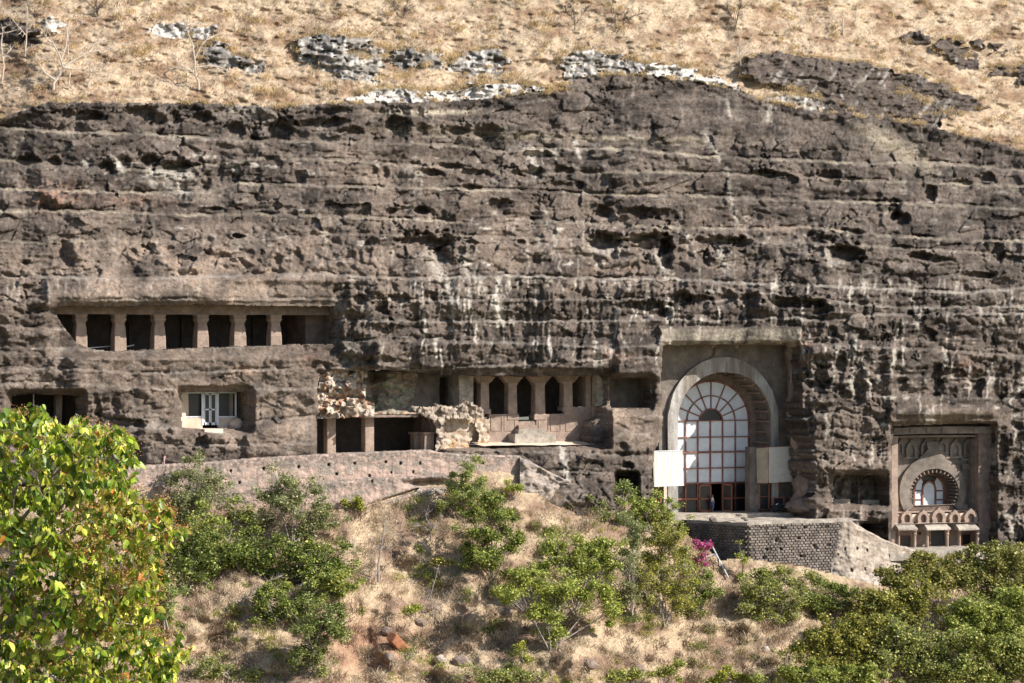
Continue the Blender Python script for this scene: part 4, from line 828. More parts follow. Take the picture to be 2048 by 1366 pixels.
def leaf(name, x0, x1, z0, z1, y, ang, mat, par, hinge='l'):
    d = MB(); t = .09
    for a, b, c, e in [(0, t, 0, 1), (1-t, 1, 0, 1)]: pass
    w = x1-x0; h = z1-z0
    d.box(0, .11, -.03, .03, 0, h); d.box(w-.11, w, -.03, .03, 0, h); d.box(0, w, -.03, .03, 0, .14); d.box(0, w, -.03, .03, h-.12, h); d.box(0, w, -.03, .03, h*.45, h*.45+.12)
    g = MB(); g.box(.1, w-.1, -.01, .01, .1, h-.1)
    ca, sa = math.cos(ang), math.sin(ang)
    for q in (d, g): q.V = [(x0+p[0]*ca-p[1]*sa, y+p[0]*sa+p[1]*ca, z0+p[2]) for p in q.V]
    o = d.build(name, mat, par); g.build('screen_pane', M_DARKGL, o); return o
leaf('door_leaf', cols[2]+.05, cols[3]-.0, zb_, rows[4]-.15, YWN-.25, 0, M_ORWOOD, ch)
leaf('door_leaf', cols[4]-.15, cols[4]+.95, zb_, rows[4]-.1, YWN-.3, -1.0, M_ORWOOD, ch)
m = MB(); m.box(cols[0]-.15, cols[0]+.2, YWN-.3, YWN, zb_, rows[4]); m.build('door_post', M_ORWOOD, ch)
# piers and side bays under the arch
m = MB(); prbox(m, 1500, 893, 1518, 1026, YF-.2, YF+.8, .4, .06); m.build('pier', M_FAC, ch, True)
m = MB(); prbox(m, 1328, 965, 1339, 1030, YF-.3, YF+.4, .4, .03); m.build('pier', M_CREAM, ch, True)
for xs2, y0, y1, Yb in (((1519, 1538, 1559), 968, 1018, YF-.12), ((1302, 1312, 1322), 966, 1005, YF-.9)):
    m = MB()
    for x in xs2: pbox(m, x-1.1, y0, x+1.1, y1, Yb-.08, Yb+.06)
    for y in (y0, (y0+y1)/2, y1): pbox(m, xs2[0], y-1, xs2[2], y+1, Yb-.08, Yb+.05)
    fo = m.build('side_window_frame', M_ORWOOD, ch)
    for i in range(2):
        g = MB(); pbox(g, xs2[i], y0, xs2[i+1], y1, Yb, Yb+.03); g.build('dark_pane', M_DARKGL, fo)
for i, (x0, x1, y, Yf_) in enumerate([(1500, 1552, 1020, 1.4)]):
    pass
# rough twisted rock column on the right
pts = [W(1586, 688, .9), W(1584, 740, .9), W(1586, 800, .7), W(1592, 850, .5), W(1604, 900, .1), W(1614, 950, -.3), W(1612, 1000, -.6), W(1600, 1035, -.9)]
m = MB(); P2 = []; R2_ = []
for i in range(len(pts)-1):
    for j in range(7):
        t = j/7; P2.append(pts[i]*(1-t)+pts[i+1]*t); R2_.append(np.interp(i+t, [0, 2, 3, 4, 6, 7], [.5, .6, .75, 1.0, 1.3, 1.9]))
m.tube(P2, R2_, 22); V = np.array(m.V); V = V+.30*np.stack([n3(V*np.array([1, 1, .5]), 1.1, s)+.6*n3(V*np.array([1, 1, .4]), 2.9, s+4) for s in (1, 2, 3)], -1); m.V = V.tolist()
m.build('rough_buttress', M_CUT, ch, True)
for px_, w_ in ((1425, 5), (1473, 5)):
    boulder('rock_drip', px_, 692, .3, .25, M_CUT, ch, seed=px_)
# floor of the hall terrace
FZ = W(1420, 1023, YWN)[2]
pf = thing('hall_terrace', (W(1450, 1035, -2)[0], -2, FZ), 'pale levelled terrace floor in front of the tall arched hall', 'terrace')
xl, xr = W(1300, 0, -1)[0], W(1725, 0, -7)[0]
m = MB(); m.rbox(W(1338, 0, 0)[0], W(1640, 0, 1)[0], 0.2, YWN+1, FZ-.5, FZ, .5, .04); m.build('upper_step', M_CONC, pf, True)
xc, xd = W(1495, 0, -8)[0], W(1378, 0, -1.5)[0]
TZ = W(1495, 1045, -8)[2]
m = MB(); m.grid((xc-.1, -8.0, TZ-.12), (xr, -8.0, TZ-.12), (xr, .4, TZ-.06), (xd, .4, TZ-.06), .5, .06); m.build('paving', M_CONC, pf, True)
m = MB(); m.grid((xc-.1, -8.0, TZ-.12), (xd, .4, TZ-.06), (xd, .4, TZ-4), (xc, -8, TZ-6), .8, .02); m.build('underside_fill', M_CUTD, pf, True)
# ================================================================ SCREENS
sc1 = thing('ribbed_screen', W(1331, 936, -.4), 'white ribbed sheet screen hanging at the left side of the great arch', 'screen')
A = W(1306, 973, -.2); B = W(1358, 901, 1.4)
n_ = 44; V = []; F = []
for j in range(5):
    for i in range(n_+1):
        u = i/n_; x = A[0]+(B[0]-A[0])*u+(.12 if j == 4 and u < .08 else 0)*1; y = A[1]+(.9)*u+(.045*math.cos(i*math.pi/2))+.25*(1-j/4.)*(-1); z = A[2]+(B[2]-A[2])*j/4
        V.append((x, y, z))
for j in range(4):
    for i in range(n_):
        a = j*(n_+1)+i; F.append((a, a+1, a+n_+2, a+n_+1))
mb_ = MB().add(V, F); o = mb_.build('sheet', M_TARP, sc1); md = o.modifiers.new('thickness', 'SOLIDIFY'); md.thickness = .02
m = MB(); m.tube([(A[0]-.05, A[1]-.02, B[2]+.03), (B[0]+.05, A[1]+.9, B[2]+.03)], .05); m.tube([(A[0]-.05, A[1]-.27, A[2]), (B[0]+.05, A[1]+.68, A[2])], .04); m.build('rail', M_METAL, sc1)
sc2 = thing('cloth_screen', W(1550, 930, 1), 'boxed two-tone beige and cream cloth screen at the right side of the great arch', 'screen')
a0, a1, a2 = W(1513, 966, 2.0), W(1537, 966, .9), W(1586, 964, 1.3); zt1 = W(1513, 896, 2)[2]
for nm, p, q, mt in (('side_cloth', a0, a1, M_CLOTH), ('front_cloth', a1, a2, M_CLOTH2)):
    m = MB(); zb1, zm = p[2], (p[2]*.42+zt1*.58)
    zz_ = W(1537, 936, 1)[2]
    m.grid((p[0], p[1], zz_), (q[0], q[1], zz_), (q[0], q[1], zt1+.15), (p[0], p[1], zt1+(.15 if nm != 'side_cloth' else 0)), .18, .05, 1.5)
    up_ = m.build(nm, mt, sc2, True)
    m = MB(); m.grid((p[0], p[1]-.04, p[2]), (q[0]-.08, q[1]-.04, q[2]), (q[0], q[1]-.04, zz_+.03), (p[0], p[1]-.04, zz_+.03), .18, .05, 1.5); m.build(nm, mt, sc2, True)
m = MB(); m.tube([(a0[0], a0[1], zt1), (a1[0], a1[1], zt1+.12), (a2[0]+.1, a2[1], zt1+.17)], .045); m.tube([(a2[0], a2[1]+.05, a2[2]), (a2[0]+.04, a2[1]+.05, zt1+.17)], .04); m.tube([(a1[0], a1[1], a1[2]), (a1[0], a1[1]+.02, zt1+.12)], .04); m.build('frame', M_REDWOOD, sc2)
# ================================================================ RELIEF PANEL RECESS AND LOW OPENING
cr = thing('relief_recess', W(1718, 1010, .5), 'shallow double recess with worn carved seated figures, between the two arched halls', 'carving')
rx = W(1664, 1012, .1); ry = W(1776, 948, .1)
def figs(a, b):
    z = 0*a
    for cx in (1690, 1746):
        for dx, dy, r_, h in [(0, -16, 5, .5), (0, 0, 10, .55), (-9, 4, 5, .35), (9, 4, 5, .35), (0, 14, 15, .45), (-21, -8, 4, .3), (20, -10, 4, .3), (-20, 10, 5, .3), (19, 12, 5, .3)]:
            z = z-h*np.exp(-(((a-cx-dx)/r_)**2+((b-980-dy)/(r_*1.15))**2)**1.3)
        z = z-.25*(np.abs(np.hypot((a-cx)/22, (b-978)/26)-1) < .09)
    return 2.1+z+.08*fbm(a/7, b/7, 2, 400)-1.5*np.exp(-((a-1717)/4)**2)*(1-.7*sst(b, 990, 950))-.3*sst(b, 1000, 1012)
patch('relief_wall', 1660, 1782, 944, 1018, 1.5, figs, lambda a, b: cmix((.17, .145, .125), (.27, .23, .19), sst(fbm(a/14, b/12, 3, 401), -.2, .6)), None, M_CLIFF, cr)
room(cr, 1664, 950, 1775, 1012, .1, 2.4, m=.12, mat=M_FAC, skip='k', step=.4, amp=.08)
m = MB(); prbox(m, 1668, 998, 1700, 1012, .3, 2.2, .3, .1); m.build('broken_sill', M_CONC, cr, True); m = MB(); prbox(m, 1724, 999, 1768, 1012, .3, 2.2, .3, .08); m.build('broken_sill', M_CONC, cr, True)
co = thing('rock_alcove', W(1745, 1100, .5), 'dark half-buried doorway just above the sloping plastered wall', 'alcove')
room(co, 1722, 1047, 1768, 1130, -.2, 4, m=.12, mat=M_CUTD)
m = MB(); prbox(m, 1756, 1047, 1772, 1130, -.25, .6, .4, .05); m.build('door_jamb', M_CUTPINK, co, True)
# ================================================================ RIGHT ARCHED HALL
c9 = thing('arched_cave_hall', W(1868, 1106, 1), 'smaller carved hall front at the right with a pointed arch and five little arches', 'cave', 'rock-cut caves')
YB = 1.4; YA = .1
ib, bx, bz, brx, brz = arc(1817, 1915, 980, 937, 1011, YB)
def horseshoe(px0, px1, pysp, pytop, pyb, Y, pinch):
    a = W(px0, pyb, Y); b = W(px1, pysp, Y); t = W((px0+px1)/2, pytop, Y); cx = (a[0]+b[0])/2; rx = (b[0]-a[0])/2; rz = t[2]-b[2]; L = []
    for u in np.linspace(-.75, math.pi+.75, 40):
        L.append((cx+rx*math.cos(u), b[2]+rz*math.sin(u)))
    return [(L[0][0], a[2])]+L+[(L[-1][0], a[2])], cx, b[2], rx, rz
def ogee(px0, px1, pysp, pysh, pytip, pyb, Y):
    a = W(px0, pyb, Y); b = W(px1, pysp, Y); sh = W((px0+px1)/2, pysh, Y)[2]; tp = W((px0+px1)/2, pytip, Y)[2]
    cx = (a[0]+b[0])/2; rx = (b[0]-a[0])/2; rz = (sh-b[2]); L = []
    for u in np.linspace(-.6, math.pi/2-.42, 22): L.append((cx+rx*math.cos(u), b[2]+rz*math.sin(u)))
    x_, z_ = L[-1]
    for t in np.linspace(.15, 1, 8): L.append((cx+(x_-cx)*(1-t)**1.8+.28*(1-.0*t), z_+(tp-z_)*t**1.1))
    L.append((cx+.75, tp+.05)); R_ = [(2*cx-x, z) for x, z in L[::-1]]
    return [(L[0][0], a[2])]+L+R_+[(R_[-1][0], a[2])], cx, b[2], rx, rz
ii, *_ = horseshoe(1816, 1914, 985, 937, 1011, YB, 0)
oo, *_ = ogee(1799, 1931, 982, 912, 884, 1011, YB-.4)
def resamp(c, n):
    c = np.array(c); d = np.r_[0, np.cumsum(np.hypot(*np.diff(c, axis=0).T))]; t = np.linspace(0, d[-1], n)
    return list(zip(np.interp(t, d, c[:, 0]), np.interp(t, d, c[:, 1])))
# align by angle: inner resampled to follow the outer's angle about the centre
def byangle(c, ref, cx, cz):
    c = np.array(c); ang = np.unwrap(np.arctan2(c[:, 1]-cz, c[:, 0]-cx)); ra = np.array(ref); rang = np.unwrap(np.arctan2(ra[:, 1]-cz, ra[:, 0]-cx)); n = len(c)
    ks = np.interp(rang, ang, np.arange(n)); return [(float(np.interp(k, np.arange(n), c[:, 0])), float(np.interp(k, np.arange(n), c[:, 1]))) for k in ks]
ii2 = byangle(ii, oo, bx, bz)
MB().ring(ii2, oo, YB-.4, YB+.05).build('arch_band', M_FAC, c9, jit=.03)
x0, x1, zt, zb = W(1788, 0, YB)[0], W(1972, 0, YB)[0], W(1868, 866, YB)[2], W(1868, 1112, YB)[2]
dd = dens(ii, 2); MB().ring(dd, torect(dd, x0, x1, zt, W(1868, 1011, YB)[2], bx, bz), YB, YB+.2, yin=YB+1.6).build('facade_wall', M_FAC, c9, jit=.03)
m = MB(); m.rbox(x0, x1, YB-.03, YB+.4, zb, W(1868, 1011, YB)[2], .5, .02, .8, 'ft'); m.build('lower_facade', M_CUTPINK, c9, True)
for i, u in enumerate(np.linspace(-.5, math.pi+.5, 24)):
    R_ = (ii[20][1]-bz); cxh = bx; rx_ = ii[5][0]-bx
    rx_ = (W(1914, 0, YB)[0]-W(1816, 0, YB)[0])/2
    x = cxh+rx_*math.cos(u); z = bz+R_*math.sin(u)-.1; m = MB(); c, s = -math.cos(u), -math.sin(u); nx, nz = -s, c
    m.prism([(x-nx*.07, z-nz*.07), (x+nx*.07, z+nz*.07), (x+nx*.07+c*.3, z+nz*.07+s*.3), (x-nx*.07+c*.3, z-nz*.07+s*.3)], YB-.30, YB+1.1); m.build('vault_rib', M_FAC, c9, jit=.02)
YW9 = YB+1.5
wo9, w9x, w9z, w9rx, w9rz = arc(1826, 1889, 980, 946, 1012, YW9, 20); wi9, *_ = arc(1829.5, 1885.5, 980, 950, 1012, YW9, 20)
bg9, *_ = arc(1805, 1925, 985, 925, 1013, YW9, 20)
MB().ring(wo9, bg9, YW9, YW9+.2).build('window_wall', M_CUT, c9)
wf9 = MB().ring(wi9, wo9, YW9-.12, YW9+.1).build('window_frame', M_REDWOOD, c9)
in9, *_ = arc(1846, 1869, 980, 965, 1012, YW9, 20); in9o, *_ = arc(1843, 1872, 980, 961.5, 1012, YW9, 20)
MB().ring(in9, in9o, YW9-.1, YW9+.1).build('inner_window_frame', M_REDWOOD, wf9)
MB().prism(in9, YW9+.0, YW9+.04).build('pane', M_PANE, wf9)
def pq(par, nm, pts, mat, y0=YW9+.0, y1=YW9+.04):
    P = [(W(x, y, YW9)[0], W(x, y, YW9)[2]) for x, y in pts]; MB().prism(P, y0, y1).build(nm, mat, par)
for sg, mm in ((1, lambda x: x), (-1, lambda x: 3715-x)):
    pts = [(mm(1829), 980), (mm(1830), 970), (mm(1834), 961), (mm(1841), 954), (mm(1846), 963), (mm(1844), 968), (mm(1843), 980)]
    pq(wf9, 'pane', pts if sg < 0 else pts, M_PANE)
    for y0, y1 in ((983, 998), (1001, 1012)): pq(wf9, 'pane', [(mm(1829), y1), (mm(1843), y1), (mm(1843), y0), (mm(1829), y0)], M_PANE)
    for y in (981.5, 999.5):
        m = MB(); a, b = sorted((mm(1828), mm(1844))); pbox(m, a, y-1.2, b, y+1.2, YW9-.06, YW9+.06); m.build('glazing_bar', M_REDWOOD, wf9)
    m = MB(); A = W(mm(1841), 953, YW9); B = W(mm(1847), 964, YW9); m.tube([(A[0], YW9, A[2]), (B[0], YW9, B[2])], .06); m.build('glazing_bar', M_REDWOOD, wf9)
pq(wf9, 'dark_pane', [(1841, 954), (1846.5, 963.5), (1851, 961), (1857, 960), (1864, 961), (1868.5, 963.5), (1874, 954), (1866, 949), (1857.5, 947.5), (1849, 949)][::-1], M_DARKGL)
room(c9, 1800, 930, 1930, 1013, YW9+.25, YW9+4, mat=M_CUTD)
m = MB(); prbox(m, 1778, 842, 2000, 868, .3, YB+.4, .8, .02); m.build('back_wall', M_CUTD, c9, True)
# lattice band under the window, made of small blocks
lat = MB()
for r_ in range(4):
    for i in range(24):
        x = 1815.5+i*4.1+(2 if r_ % 2 else 0); pbox(lat, x, 1011.6+r_*3.3, x+3.1, 1014.1+r_*3.3, YB-.16, YB+.02)
tag(lat.build('lattice_blocks', M_CUT, c9), kind='stuff')
m = MB(); prbox(m, 1812, 1009, 1918, 1011.5, YB-.3, YB+.1, .5, .02); m.build('sill', M_CUT, c9, True)
# blind arches
def gavaksha(nm, pxc, pyb, w, h, Y, mat, teeth=True, depth=.4):
    t = []; o = []
    A = W(pxc, pyb, Y); s = SCL(pxc, Y); wx = w*s/(CA+.0); hz = h*s
    for u in np.linspace(-.45, math.pi+.45, 21):
        t.append((A[0]+.52*wx*math.cos(u), A[2]+.38*hz+.36*hz*math.sin(u))); k = 1+.28*max(0, 1-abs(u-math.pi/2)/.35)
        o.append((A[0]+wx*.98*math.cos(u), A[2]+.38*hz+.62*hz*math.sin(u)*k))
    t = [(t[0][0], A[2])]+t+[(t[-1][0], A[2])]; o = [(o[0][0]+.1*wx, A[2])]+o+[(o[-1][0]-.1*wx, A[2])]
    b = MB().ring(t, o, Y-depth, Y+.02, yin=Y-.0).build(nm, mat, c9)
    m = MB().prism([(x, z) for x, z in t], Y-.06, Y+.01).build('blind_niche', M_CUTD if False else mat, b)
    m = MB(); m.box(A[0]-wx*1.05, A[0]+wx*1.05, Y-depth-.04, Y+.02, A[2]-.1, A[2]); m.build('niche_base', mat, b)
    if teeth:
        q = MB()
        for u in np.linspace(0, math.pi, 7):
            x = A[0]+.5*wx*math.cos(u); z = A[2]+.4*hz+.34*hz*math.sin(u); q.box(x-.05, x+.05, Y-depth+.06, Y, z-.07, z+.05)
        tag(q.build('niche_teeth', mat, b), kind='stuff')
for x, w, h in [(1810, 12.5, 22), (1843, 12.5, 22), (1874, 15, 26), (1906, 12.5, 22), (1938, 14.5, 24)]: gavaksha('blind_arch', x, 1044.5, w, h, YA-.05, M_CUTPINK)
for x, y, w, h in [(1821, 914, 13, 31), (1849, 907, 11, 25), (1884, 905, 11, 25), (1909, 912, 13, 30), (1934, 905, 11, 26), (1799, 905, 6, 24)]: gavaksha('blind_arch', x, y, w*.95, h, YB, M_FAC, False, .25)
for x0_, x1_, y0_, y1_ in [(1806, 1838, 915, 918), (1893, 1925, 913, 917), (1925, 1948, 928, 939), (1922, 1950, 917, 921)]:
    m = MB(); prbox(m, x0_, y0_, x1_, y1_, YB-.3, YB+.05, .4, .01); m.build('string_course', M_FAC, c9, True)
m = MB(); prbox(m, 1796, 1022, 1957, 1024.5, YA-.05, YB, .5, .02); m.build('string_course', M_CUTPINK, c9, True)
m = MB(); prbox(m, 1795, 1044, 1958, 1049, YA-.7, YB, .5, .03); m.build('cornice', M_CONC, c9, True)
m = MB(); P_ = [(YB-.5, W(0, 1025, YB)[2]), (YB-.5, W(0, 1045, YB)[2])]; prbox(m, 1796, 1025, 1957, 1045, YA, YB, .5, .02); m.build('arcade_wall', M_CREAM, c9, True)
for x0_, x1_ in [(1796, 1835), (1853, 1901), (1917, 1958)]:
    a = W(x0_, 1058, YA-1.1); b = W(x1_, 1049, YA-1.1); m = MB()
    m.add([(a[0], YA-1.2, a[2]), (b[0], YA-1.2, a[2]), (b[0]-.1, YA-.4, b[2]+.1), (a[0]+.1, YA-.4, b[2]+.1), (a[0], YA-1.2, a[2]-.15), (b[0], YA-1.2, a[2]-.15), (b[0], YB, a[2]-.1), (a[0], YB, a[2]-.1), (a[0]+.1, YB, b[2]+.1), (b[0]-.1, YB, b[2]+.1)],
          [(0, 1, 2, 3), (4, 5, 1, 0), (7, 6, 5, 4), (1, 5, 6, 9, 2), (4, 0, 3, 8, 7), (3, 2, 9, 8)]); m.build('porch_roof', M_CONC, c9, jit=.03)
for x0_, x1_ in [(1796, 1801), (1828, 1834), (1853, 1859), (1893, 1899), (1918, 1923), (1953, 1960)]:
    a = W(x0_, 1107, YA-.7); b = W(x1_, 1061, YA-.7); w = (b[0]-a[0])/2; H_ = b[2]-a[2]
    MB().loft((a[0]+b[0])/2, YA-.5, [(a[2]-.3, w*1.15, .24), (a[2]+H_*.1, w, .2), (a[2]+H_*.8, w*.9, .2), (a[2]+H_*.84, w*1.3, .3), (a[2]+H_*.9, w*.95, .2), (b[2], w*1.4, .3)], 8, 0).build('porch_pillar', M_CUTPINK, c9)
for x0_, x1_, y0_, y1_ in [(1805, 1820, 1073, 1095), (1926, 1941, 1069, 1089)]:
    f = MB()
    for q in [(x0_-2, y0_-2, x1_+2, y0_), (x0_-2, y1_, x1_+2, y1_+2), (x0_-2, y0_, x0_, y1_), (x1_, y0_, x1_+2, y1_)]: pbox(f, *q, YB-.12, YB)
    o = f.build('small_window', M_REDWOOD, c9); g = MB(); pbox(g, x0_, y0_, x1_, y1_, YB-.06, YB-.04); g.build('dark_pane', M_DARKGL, o)
f = MB()
for q in [(1859, 1057, 1862, 1110), (1890, 1057, 1893, 1110), (1859, 1055, 1893, 1059)]: pbox(f, *q, YB-.2, YB)
o = f.build('door_frame', M_CUTPINK, c9); g = MB(); pbox(g, 1862, 1059, 1890, 1110, YB-.08, YB-.05); g.build('doorway_shade_panel', M_DARKGL, o)  # near-black panel stands in for the shade inside the open doorway
for nm, q, Y0_, Y1_, mt in [('pilaster', (1783, 872, 1796, 1125), -.3, 1.2, M_CUTPINK), ('pilaster', (1957, 866, 1986, 1125), -.2, 1.5, M_CUT), ('inner_front_block', (1944, 878, 1957, 1046), .6, 1.5, M_FAC), ('beam', (1783, 852, 1995, 869), -.5, 1.5, M_FAC), ('lower_beam', (1785, 869, 1985, 876), 0.1, 1.5, M_FAC)]:
    m = MB(); prbox(m, *q, Y0_, Y1_, .4, .05); m.build(nm, mt, c9, True)
for x in (1791, 1824, 1857, 1887, 1920, 1950):
    m = MB(); a = W(x, 861, -.55); m.tube([(a[0], -.62, a[2]), (a[0], -.45, a[2])], .24, 10); m.build('roundel', M_FAC, c9)
m = MB(); prbox(m, 1780, 1100, 2000, 1122, -7.5, YB, .6, .05); m.build('forecourt', M_CONC, c9, True)
s9 = thing('cave_number_sign', W(1840, 1067, .8), 'tiny square dark plate left of the doorway of the right-hand arched hall', 'sign')
m = MB(); pbox(m, 1837.5, 1064.5, 1842.5, 1069.5, YB-.12, YB-.04); m.build('plate', M_BLACK, s9)
# ================================================================ TERRACE WALLS
def wallpatch(name, par, x0, x1, step, top, bot, Yf, holes, colf, thick=.8, amp=.045, mat=None, rows=None):
    pxs = np.arange(x0, x1+.1, step); tp = top(pxs); bt = bot(pxs); n = rows or int(np.max(bt-tp)/step)+2
    v = np.linspace(0, 1, n)[:, None]; PXX = pxs[None]+0*v; PYY = tp[None]*(1-v)+bt[None]*v
    Y0 = Yf(PXX, PYY); Y = Y0+amp*fbm(PXX/14, PYY/14, 3, 500)+amp*.4*fbm(PXX/5, PYY/5, 2, 501)
    Y = Y+.18*np.exp(-((PYY-tp[None])/1.6)**2)
    for hx, hy in holes:
        Y = np.where((np.abs(PXX-hx) < 1.8) & (np.abs(PYY-hy) < 2.6), Y+.6, Y)
    X, _, Z = Wv(PXX, PYY, Y); C = colf(PXX, PYY, tp[None], bt[None])
    V = np.stack([X, Y, Z], -1); caps = []
    for t in (.25, .55, .8, 1.0):
        q = V[0].copy(); q[:, 1] += thick*t; q[:, 2] += (.06*n2(pxs/8, pxs*0+t*5, 502)-.02*t) if t < 1 else -1.2; caps.append(q[None])
    V = np.concatenate(caps[::-1]+[V], 0); C = np.concatenate([C[:1]]*4+[C], 0); h, w = V.shape[:2]; i = np.arange(h*w).reshape(h, w)
    return npmesh(name, V.reshape(-1, 3), np.stack([i[1:, :-1], i[1:, 1:], i[:-1, 1:], i[:-1, :-1]], -1).reshape(-1, 4), None, mat or M_WALL, True, C.reshape(-1, 3), par)
def ip(*p): return lambda x: np.interp(x, [q[0] for q in p], [q[1] for q in p])
lt = ip((150, 945), (280, 931), (430, 923), (500, 916), (634, 909), (760, 903), (860, 899), (876, 904), (950, 909), (1040, 911), (1044, 916), (1046, 940))
lm = ip((150, 1010), (280, 1000), (435, 987), (606, 969), (748, 956), (898, 949), (950, 950), (1044, 952))
def wob(f, a, s): return lambda x: f(x)+a*fbm(x/11, x*0+s, 3, s)
def ccol(a, b, t, bt):
    f = (b-t); pink = np.array([.46, .335, .28]); grey = np.array([.30, .25, .21]); dk = np.array([.17, .14, .12]); c = cmix(pink, grey, sst(fbm(a/45, b/20, 4, 510), -.3, .5))
    k = np.clip(1.3-f/(22+20*n2(a/16, a*0, 511)), 0, 1)*sst(fbm(a/7, b/6, 3, 512), -.7, .3)*.85; c = c*(1-k[..., None])+dk*k[..., None]
    k = sst(n2(a/6, b/70, 513), .35, .75)*.7; c = c*(1-k[..., None])+dk*k[..., None]
    k = sst(fbm(a/5, b/5, 3, 514), .3, .9)*.4; return c*(1-k[..., None])+np.array([.62, .54, .48])*k[..., None]
LH = [(250+x/2.81, 880+y/2.81) for x, y in [(219, 195), (592, 173), (780, 160), (975, 150), (1142, 138), (1290, 130), (1465, 122), (1548, 130), (1658, 130), (645, 238), (1190, 190), (1495, 182), (1618, 178), (1375, 200)]]+[(966, 926), (826, 944)]
lw = thing('walkway_wall', W(650, 990, -5.5), 'long pinkish plastered parapet wall below the left caves, stained dark along its top edge', 'wall')
wallpatch('upper_wall', lw, 150, 1046, 2, wob(lt, 1.0, 7), ip((150, 1015), (435, 992), (606, 974), (748, 960), (898, 953), (1044, 956)), lambda a, b: -5.6-.0*a, LH, ccol)
cav = lambda a, b: -6.5+.9*sst(b-lm(a), 0, 30)*0+2.2*np.exp(-((a-862)/34)**2-((b-967)/5.5)**2)+1.6*np.exp(-((b-(1010-(a-740)*.33))/2.2)**2)*sst(a, 735, 760)*(1-sst(a, 830, 850))
wallpatch('lower_wall', lw, 150, 905, 2, wob(lm, 1.0, 9), ip((150, 1040), (430, 1018), (760, 1016), (830, 990), (905, 976)), cav, [(744, 962)], ccol, thick=1.0, amp=.07)
wallpatch('ramp_wall', lw, 1040, 1240, 2, wob(ip((1040, 915), (1060, 922), (1100, 944), (1150, 968), (1200, 990), (1240, 1008)), 1.5, 21), ip((1040, 985), (1130, 1010), (1240, 1030)), lambda a, b: -6.2+.4*fbm(a/30, b/20, 2, 540)-.6*sst(b-(915+(a-1040)*.46), 6, 60), [], lambda a, b, t, bt: cmix((.36, .30, .26), (.22, .185, .16), sst(fbm(a/14, b/7, 4, 541), -.3, .5)), thick=1.5, amp=.14)
wf_ = MB()
for i in range(150, 1040, 40):
    a = W(i, lt(i)+8, -5.0); b = W(i+40, lt(i+40)+8, -5.0); wf_.grid(tuple(a), tuple(b), (b[0], 1.6, b[2]+.1), (a[0], 1.6, a[2]+.1), .6, .05)
pth = wf_.build('path', M_CONC, None, True); tag(pth, 'narrow walkway behind the long parapet wall', kind='structure')
# brick tower
BT = thing('retaining_wall', W(1500, 1160, -8), 'tall dark brick retaining wall with a shaded left side, carrying the arched hall terrace', 'wall')
ZT_ = W(1495, 1045, -8)[2]; cA = W(1495, 1045, -8); cB = W(1676, 1045, -8); cL = W(1374, 1045, -1.4)
BH = [(1380+x/4.267, 1020+y/4.267) for x, y in [(635, 160), (783, 155), (972, 148), (735, 257), (928, 243), (658, 335), (777, 328), (1058, 308), (1163, 300), (950, 388), (622, 412), (1155, 138)]]
mcol = lambda a, b, t, bt: cmix((.40, .335, .28), (.29, .24, .20), sst(fbm(a/16, b/12, 3, 520), -.3, .5))
wallpatch('mortar_core', BT, 1495, 1680, 2, lambda x: 1047+0*x, lambda x: 1172+0*x, lambda a, b: -7.98+0*a, BH, mcol, amp=.03, thick=.5)
m = MB(); dl = (cL-cA)[:2]; Ls = float(np.linalg.norm(dl)); ux = dl/Ls; nrm = np.array([-ux[1], ux[0]]); nrm = nrm if nrm[1] < 0 else -nrm
zbot = W(1495, 1185, -8)[2]
m.add([(cA[0], -7.97, zbot), (cL[0], cL[1], zbot), (cL[0], cL[1], ZT_-.1), (cA[0], -7.97, ZT_-.1)], [(0, 3, 2, 1)]); m.build('side_mortar', M_MORTAR, BT)
BWd, BHt = .40, .255
def brickmesh(s):
    rs = np.random.RandomState(s); hx, hy, hz = BWd/2-.03, .16, BHt/2-.026; c = .025
    V = []
    for y, e in ((-hy, c), (hy, 0)):
        for sx, sz in ((-1, -1), (1, -1), (1, 1), (-1, 1)): V.append((sx*(hx-e)+rs.uniform(-.025, .025), y+rs.uniform(-.02, .02), sz*(hz-e)+rs.uniform(-.02, .02)))
    for sx, sz in ((-1, -1), (1, -1), (1, 1), (-1, 1)): V.append((sx*hx+rs.uniform(-.015, .015), -hy+.05, sz*hz+rs.uniform(-.015, .015)))
    F = [(0, 1, 2, 3)]+[(i, 8+i, 8+(i+1) % 4, (i+1) % 4) for i in range(4)]+[(8+i, 4+i, 4+(i+1) % 4, 8+(i+1) % 4) for i in range(4)]
    return V, [tuple(f[::-1]) for f in F][0:0]+F
bms = []
for s in range(8):
    V, F = brickmesh(s); me = bpy.data.meshes.new('brick'); me.from_pydata(V, [], F); me.materials.append(M_BRICK); bms.append((me, V, F))
spots = []
Lf = cB[0]-cA[0]; nr = 23
for r_ in range(nr):
    z = ZT_-.34-r_*BHt
    n_ = int(Lf/BWd)+1
    for i in range(n_):
        s = (i+.5+(.5 if r_ % 2 else 0))*BWd+RNG.uniform(-.03, .03); x = cA[0]+s
        if s < BWd*.4 or s > Lf+.2-.05*r_*0: continue
        t = (-8-CAM[1]); px = 1024  # screen x only to leave out the holes
        P = np.array([x, -8, z]); d = P-CAM; f_ = d[0]*SA+d[1]*CA; sx = 1024+FPX*(d[0]*CA-d[1]*SA)/f_; sy = 683-FPX*d[2]/f_
        if any(abs(sx-hx) < 4 and abs(sy-hy) < 3.6 for hx, hy in BH): continue
        spots.append((x, -8.0-.05, z, 0.0, 0))
    n_ = int(Ls/BWd)
    for i in range(n_):
        s = (i+.5+(.5 if r_ % 2 else 0))*BWd
        if s > Ls: continue
        p = cA[:2]+ux*s+nrm*.05; spots.append((p[0], p[1], z, math.atan2(ux[1], ux[0])+math.pi, 1))
spots.sort(key=lambda s: (s[4], -s[2]))
